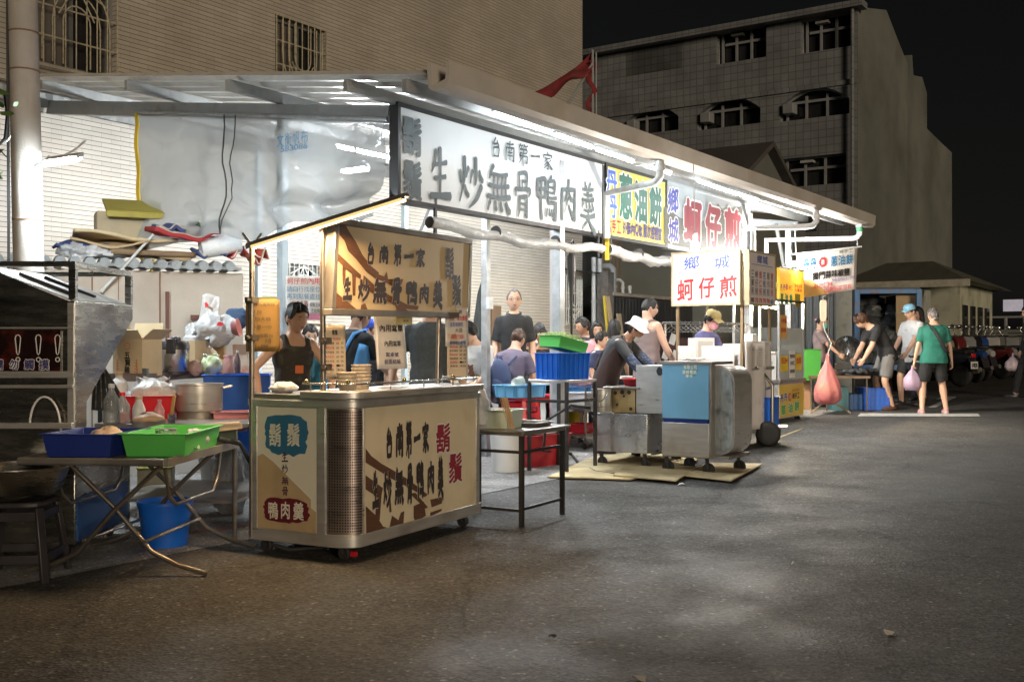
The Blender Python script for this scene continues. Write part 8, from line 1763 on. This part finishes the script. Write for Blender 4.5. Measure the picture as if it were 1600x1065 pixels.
t = person('worker in a black tee and sky blue apron below the tilted sign board', 541, 9.7, R(150), 1.66, pitch=26, lean=14, female=True, hands=((-.22, -.42, .98), (.34, -.28, .98)), top=('tee', C_BLK), bottom=('trousers', C_DENIM), hair=('tied', 'b'), bun=(0, .095, .03), skin=M_SKINT)
HMx, sp, P0, s, a_, l_ = PINFO[t.name]
M_APR = cloth('sky_blue_apron', (.10, .33, .68)); g = G()
def apr(a, b_):
    tt = -.2+.58*b_; p, u, f = sp(max(tt, -.1)); w_ = (a-.5)*5.2*(1-.15*b_); return p+P0+Vector((0, 0, min(0, tt+.1)))*s+Vector((math.sin(w_)*.20*s, 0, 0))+f*math.cos(w_)*.158*s
g.grid(apr, 22, 8); obj('apron', g, M_APR, t, smooth=60, solid=.006)
for e in (-1, 1): g = G(); g.tube([apr(.5+e*.28, .95)]+[sp(tt)[0]+P0+Vector((e*x_*s, 0, 0))+sp(tt)[2]*y_*s for tt, x_, y_ in ((.46, .13, .09), (.54, .11, .0), (.46, .10, -.125), (.25, .02, -.145), (.08, -.1, -.14))], .019, 6); obj('apron_strap', g, M_APR, t, smooth=60)
M_CAPB = cloth('royal_blue_cap', (.01, .05, .38)); Z = 11.4
t = person('man in a royal blue cap with a black mask under his chin', 577, Z, R(-28), 1.7, ZT(498, Z)+.02, sit=True, pitch=14, top=('tee', C_BLK), bottom=('trousers', C_DENIM), hair=('crew', 'k'), skin=M_SKINT, hat=('cap', M_CAPB))
g = G(); put(g, 'LA', (0, .085, .05, .045), plate((0, -.106, 0), (1, 0, 0), (0, .25, 1)), bold=.04); headfix(t, g, 'cap_letters', M_WHITE, 0)
g = G(); g.grid(lambda a, b_: Vector((math.sin((a-.5)*2.4)*.06, -math.cos((a-.5)*2.4)*.085-.006, -.068-b_*.05)), 12, 5); headfix(t, g, 'chin_mask', C_BLK)
t = person('standing customer in a charcoal tee, head hidden by the tilted sign board', 672, 9.3, R(4), 1.73, hands=((-.34, -.10, .95), (.30, -.02, .88)), top=('tee', cloth('heather_charcoal', (.075, .085, .09), dirt=((.13, .135, .13), .5, 40))), bottom=('trousers', cloth('dark_plaid_trousers', (.05, .05, .045))), hair=('short', 'k'), hem=-.2)
g = G(); g.grid(lambda a, b_: ((a-.5)*.07, .01*math.sin(a*4), b_*.10), 6, 4, rotm(R(25), 'Y')); tag(obj('order_slip', g, M_PAPER, loc=t.matrix_basis @ Vector((-.33, -.16, .86)), solid=.002), 'white order slip held by the customer in charcoal', 'paper')
Z = 12.2; t = person('young man in a white tee with a brown bear print bent over his meal', 751, Z, R(-32), 1.7, ZT(494, Z), sit=True, pitch=36, lean=16, hands=((-.18, -.36, .80), (.16, -.36, .80)), top=('tee', C_WHT), bottom=('trousers', C_GREY), hair=('fringe', 'k'))
g = G(); 
for c, r_ in (((0, 0), .042), ((0, .062), .036), ((-.028, .095), .013), ((.028, .095), .013), ((-.045, -.01), .016), ((.045, -.01), .016), ((-.022, -.05), .018), ((.022, -.05), .018)): g.prism([(c[0]+r_*math.cos(a*.45), c[1]+r_*math.sin(a*.45)) for a in range(14)], .002, Matrix.Translation((0, 0, .0)))
chest(t, .20, -.01, .137, 'bear_print', g, mat('bear_brown', (.13, .06, .035), .8))
t = person('older man with glasses in a black polo standing behind the diners', 803, 12.9, R(4), 1.86, pitch=-2, wide=.84, top=('polo', C_BLK), bottom=('trousers', C_CHAR), hair=('bald', 'g'), glasses=True, collar=True, hem=-.15)
g = G(); g.prism([(-.008, -.012), (.01, -.012), (.004, .012)], .002, Matrix.Identity(4)); chest(t, .36, .075, .136, 'white_logo', g, M_WHITE)
Z = 12.1; t = person('woman seen from behind with clipped brown hair and mauve tee at the table', 795, Z, R(146), 1.62, ZT(514, Z), sit=True, female=True, pitch=14, yaw=8, lean=14, hands=((-.12, -.40, .86), (.30, -.30, .84)), top=('tee', C_PURP), bottom=('trousers', C_DENIM), hair=('tied', 'r'), bun=(.0, .085, .02), wide=1.12)
p_ = t.matrix_basis; HMx, sp, P0, s, a_, l_ = PINFO[t.name]; q_ = sp(.2)[0]+P0
bp_ = thing('backpack', 'slate blue backpack on the back of the woman in mauve', 'backpack', frame(t.location, R(146)) @ (q_+Vector((0, .19, -.20))), R(146))
g = G(); lump(g, (0, .03, .18), (.15, .11, .22), 3, .12, 20); obj('bag_body', g, cloth('slate_blue_nylon', (.075, .10, .20)), bp_, smooth=70)
g = G(); lump(g, (0, .10, .10), (.11, .06, .11), 5, .1, 16); obj('front_pocket', g, MATS['slate_blue_nylon'], bp_, smooth=70)
for e in (-1, 1): g = G(); g.tube([(e*.09, -.02, .34), (e*.11, -.14, .43), (e*.12, -.26, .38), (e*.14, -.30, .2)], .018, 8, sq=.5); obj('strap', g, MATS['slate_blue_nylon'], bp_, smooth=60)
g = G(); g.tube([(-.03, .02, .39), (-.03, .03, .44), (.03, .03, .44), (.03, .02, .39)], .008, 6); obj('handle', g, MATS['slate_blue_nylon'], bp_)
Z = 13.7; person('woman with her hand raised to her brow facing the woman in mauve', 829, Z, R(-20), 1.6, ZT(515, Z), sit=True, female=True, pitch=18, hands=((-.10, -.14, 1.20), (.20, -.35, .80)), poles=((-.7, -.6, -.6), None), top=('tee', C_BLK), bottom=('trousers', C_DENIM), hair=('tied', 'b'), curl=.4)
Z = 13.9; person('balding man looking down at his food behind the blue crate', 849, Z, R(-6), 1.68, ZT(513, Z), sit=True, pitch=28, lean=12, top=('tee', C_BLK), bottom=('trousers', C_DENIM), hair=('bald', 'k'), skin=M_SKINT)
Z = 15.0; person('dark haired diner behind the balding man', 842, Z, R(170), 1.65, ZT(506, Z), sit=True, top=('tee', C_CHAR), bottom=('trousers', C_DENIM), hair=('short', 'k'))
Z = 14.9; person('man with glasses and black tee turned to the side beside the barred window', 914, Z, R(-62), 1.7, ZT(497, Z), sit=True, top=('tee', C_BLK), bottom=('trousers', C_DENIM), hair=('short', 'k'), glasses=True, skin=M_SKINT)
Z = 14.5; person('woman with bobbed black hair in a pink top', 932, Z, R(6), 1.58, ZT(503, Z), sit=True, female=True, top=('tee', C_PINK), bottom=('trousers', C_DENIM), hair=('bob', 'k'))
Z = 13.7; person('boy in navy turned to the side in front of the woman in pink', 936, Z, R(62), 1.45, ZT(519, Z), sit=True, pitch=10, top=('tee', C_NAVY), bottom=('trousers', C_DENIM), hair=('short', 'k'))
Z = 15.2; person('woman with long black hair in black turned away behind the cook', 958, Z, R(150), 1.6, ZT(500, Z), sit=True, female=True, top=('tee', C_BLK), bottom=('trousers', C_DENIM), hair=('long', 'k'))
# cook bending over the griddle
p = gpt(942, 707); Z = p.y
t = person('cook in a pale bucket hat and black apron bending over the griddle', 946, Z, R(66), 1.62, lean=30, pitch=26, yaw=10, hands=((-.14, -.56, .86), (.16, -.60, .88)), poles=((-.8, .3, -.4), (.9, .2, .2)), feet=((-.11, .02, .075), (.11, -.06, .075)), top=('tee', C_CHAR), bottom=('trousers', C_OLIV), hair=('short', 'k'), hat=('bucket', cloth('pale_grey_hat', (.55, .49, .50))), skin=M_SKINT)
HMx, sp, P0, s, a_, l_ = PINFO[t.name]
M_PSL = cloth('blue_plaid_sleeve', (.035, .05, .10), dirt=((.22, .28, .36), .8, 34))
for i in (0, 1): sh, el, wr = a_[i]; g = G(); g.tube([sh.lerp(el, .62), el, el.lerp(wr, .4), el.lerp(wr, .78)], [.056, .062, .056, .046], 12); obj('sleeve_cover', g, M_PSL, t, smooth=60)
g = G(); 
def ap2(a, b_):
    tt = -.18+.62*b_; p, u, f = sp(max(tt, -.1)); w_ = (a-.5)*4.4*(1-.3*b_); return p+P0+Vector((0, 0, min(0, tt+.1)*1.8))*s+Vector((math.sin(w_)*.205*s, 0, 0))+f*math.cos(w_)*.165*s
g.grid(ap2, 18, 8); M_AP2 = cloth('dark_brown_apron', (.05, .03, .03)); obj('apron', g, M_AP2, t, smooth=60, solid=.006)
for e in (-1, 1): g = G(); g.tube([ap2(.5+e*.2, 1)]+[sp(tt)[0]+P0+Vector((e*x_*s, 0, 0))+sp(tt)[2]*y_*s for tt, x_, y_ in ((.50, .10, .05), (.54, .09, -.03), (.44, .06, -.125), (.2, -.03, -.14), (.05, -.14, -.10))], .02, 6); obj('apron_strap', g, M_AP2, t, smooth=60)
g = G(); g.grid(lambda a, b_: Vector((math.sin((a-.5)*2.4)*.06, -math.cos((a-.5)*2.4)*.082-.006, -.075-b_*.05)), 12, 5); headfix(t, g, 'chin_mask', M_WHITEP)
for tt, x_, w_ in ((.34, .05, .14), (.38, -.06, .10)): g = G(); g.prism(poly_blob(0, 0, w_, .08, 12, .5, 3, 2), .002, Matrix.Identity(4)); chest(t, tt, x_, .140, 'white_print', g, M_WHITE, True)
t = person('tall man in a taupe tank top with glasses looking away to the street', 1011, 13.4, R(122), 1.76, pitch=4, yaw=-20, hands=((-.24, -.26, .95), (.22, -.28, .92)), poles=((-.5, 1, 0), (.5, 1, 0)), top=('tank', C_TAUPE), bottom=('trousers', C_CHAR), hair=('crew', 'k'), glasses=True, skin=M_SKINP, wide=1.12, hem=-.2)
t = person('vendor in a pale yellow cap and pink mask behind the blue fronted cart', 1099, 13.0, R(48), 1.62, female=True, pitch=22, lean=6, hands=((-.15, -.36, 1.0), (.15, -.36, 1.0)), top=('tee', C_INDI), bottom=('trousers', C_DENIM), hair=('short', 'k'), mask=cloth('pink_mask', (.62, .30, .34)), hat=('cap', cloth('pale_yellow_cap', (.80, .66, .30))), skin=M_SKINP)
g = G(); row(g, 'SURF', (0, 0, .19, .05), Matrix.Identity(4), bold=.05); chest(t, .30, 0, .139, 'shirt_letters', g, mat('salmon_print', (.55, .2, .2), .7))
Z = VZ+.85; t = person('woman vendor in a mauve blouse and green face mask behind the vendor table', 1281, Z, R(66), 1.52, female=True, pitch=14, hands=((-.16, -.36, .86), (.10, -.40, .98)), top=('tee', C_MGREY), bottom=('trousers', C_DENIM), hair=('tied', 'k'), bun=(0, .10, .0), mask=cloth('mint_mask', (.20, .62, .50)))
g = G(); lump(g, (0, .115, .01), (.03, .03, .03), 2, .5, 10); headfix(t, g, 'hair_clip', M_PINK)
p = gpt(1388, 640); Z = p.y; MS = cloth('pink_sneaker', (.62, .38, .36))
person('man in a black tee and grey shorts bending over the vendor table', 1386, Z, R(-84), 1.70, lean=34, pitch=40, hands=((-.10, -.56, .72), (.24, -.55, .74)), feet=((-.10, -.08, .075), (.10, .04, .075)), top=('tee', C_BLK), bottom=('shorts', C_GREY), hair=('fringe', 'r'), skin=M_SKIN, shoe=mat('brown_sandal', (.09, .04, .025), .6))
p = gpt(1428, 633); Z = p.y
t = person('man in a pale blue cap and white tee with dark shorts facing the vendor table', 1425, Z, R(-72), 1.70, pitch=10, hands=((-.14, -.30, .84), (.16, -.26, .86)), feet=((-.12, -.12, .075), (.10, .12, .075)), top=('tee', C_WHT), bottom=('shorts', C_CHAR), hair=('crew', 'k'), hat=('cap', cloth('pale_blue_cap', (.25, .52, .72))), wide=1.12, hem=-.19, shoe=M_BLKP)
g = G(); row(g, 'NYC', (0, 0, .07, .02), Matrix.Identity(4)); chest(t, .36, .02, .142, 'shirt_letters', g, M_INKG)
person('woman with long dark hair in green half hidden behind the man in the white tee', 1437, Z+.9, R(-60), 1.66, female=True, top=('tee', C_GREEN2), bottom=('trousers', C_DENIM), hair=('long', 'k'), skin=M_SKINP)
p = gpt(1460, 646); Z = p.y
t = person('woman in a sea green tee and black shorts seen from behind', 1459, Z, R(172), 1.64, female=True, pitch=2, yaw=16, hands=((-.28, -.02, .80), (.30, -.04, .76)), feet=((-.19, -.02, .075), (.19, .05, .075)), top=('tee', C_GRN), bottom=('shorts', C_BLK), hair=('tied', 'g'), bun=(0, .09, -.05), wide=1.12, shoe=MS, hem=-.10)
HMx, sp, P0, s, a_, l_ = PINFO[t.name]; st = []
for tt, x_, y_ in ((.50, .08, .1), (.535, .085, 0), (.48, .06, -.125), (.30, -.05, -.142), (.10, -.15, -.11), (.06, -.20, 0)): q_, u_, f_ = sp(tt); st.append(q_+P0+Vector((x_*s*1.12, 0, 0))+f_*y_*s)
g = G(); g.tube(st, .03, 8, sq=.4); tag(obj('sling_strap', g, C_BLK, loc=t.location, rz=R(172), smooth=60), 'wide black sling strap across the back of the woman in sea green', 'strap')
hw = t.matrix_basis if False else frame(t.location, R(172)); hp_ = hw @ Vector((.31, -.06, .70))
def shopbag(lab, loc, r, h, m):
    t = thing('shopping_bag', lab, 'bag', loc); g = G(); g.lathe([(0, -h), (r*.7, -h*.99), (r, -h*.75), (r*.85, -h*.42), (r*.4, -h*.15), (r*.12, 0), (r*.1, .06)], n=22); g.v = [(x*(1+.14*math.sin(5*math.atan2(y, x)+z*14)), y*.7*(1+.12*math.sin(6*math.atan2(y, x))), z) for x, y, z in g.v]; obj('film', g, m, t, smooth=70)
    for e in (-1, 1): g = G(); lump(g, (e*r*.3, 0, -h*.72), (r*.42, r*.4, r*.45), 4+e, .25, 12); obj('contents', g, mat('violet_goods', (.42, .12, .30), .5, var=.3, vs=20), t, smooth=60)
    return t
shopbag('thin lilac shopping bag held by the woman in sea green', hp_, .15, .34, clearmat('lilac_film', (.66, .50, .70), .3, .62, .5, 14))
p = gpt(1606, 622); t = person('person in black walking out of the picture at the right edge', 1610, p.y, R(-100), 1.68, hands=((-.30, -.10, .80), (.3, .1, .8)), feet=((-.1, -.25, .075), (.1, .22, .075)), top=('long', C_BLK), bottom=('trousers', C_BLK), hair=('short', 'k'))
shopbag('white and pink shopping bag carried at the right edge of the picture', frame(t.location, R(-100)) @ Vector((-.16, -.26, .78)), .15, .28, clearmat('white_pink_film', (.74, .60, .66), .3, .75, .5, 14))
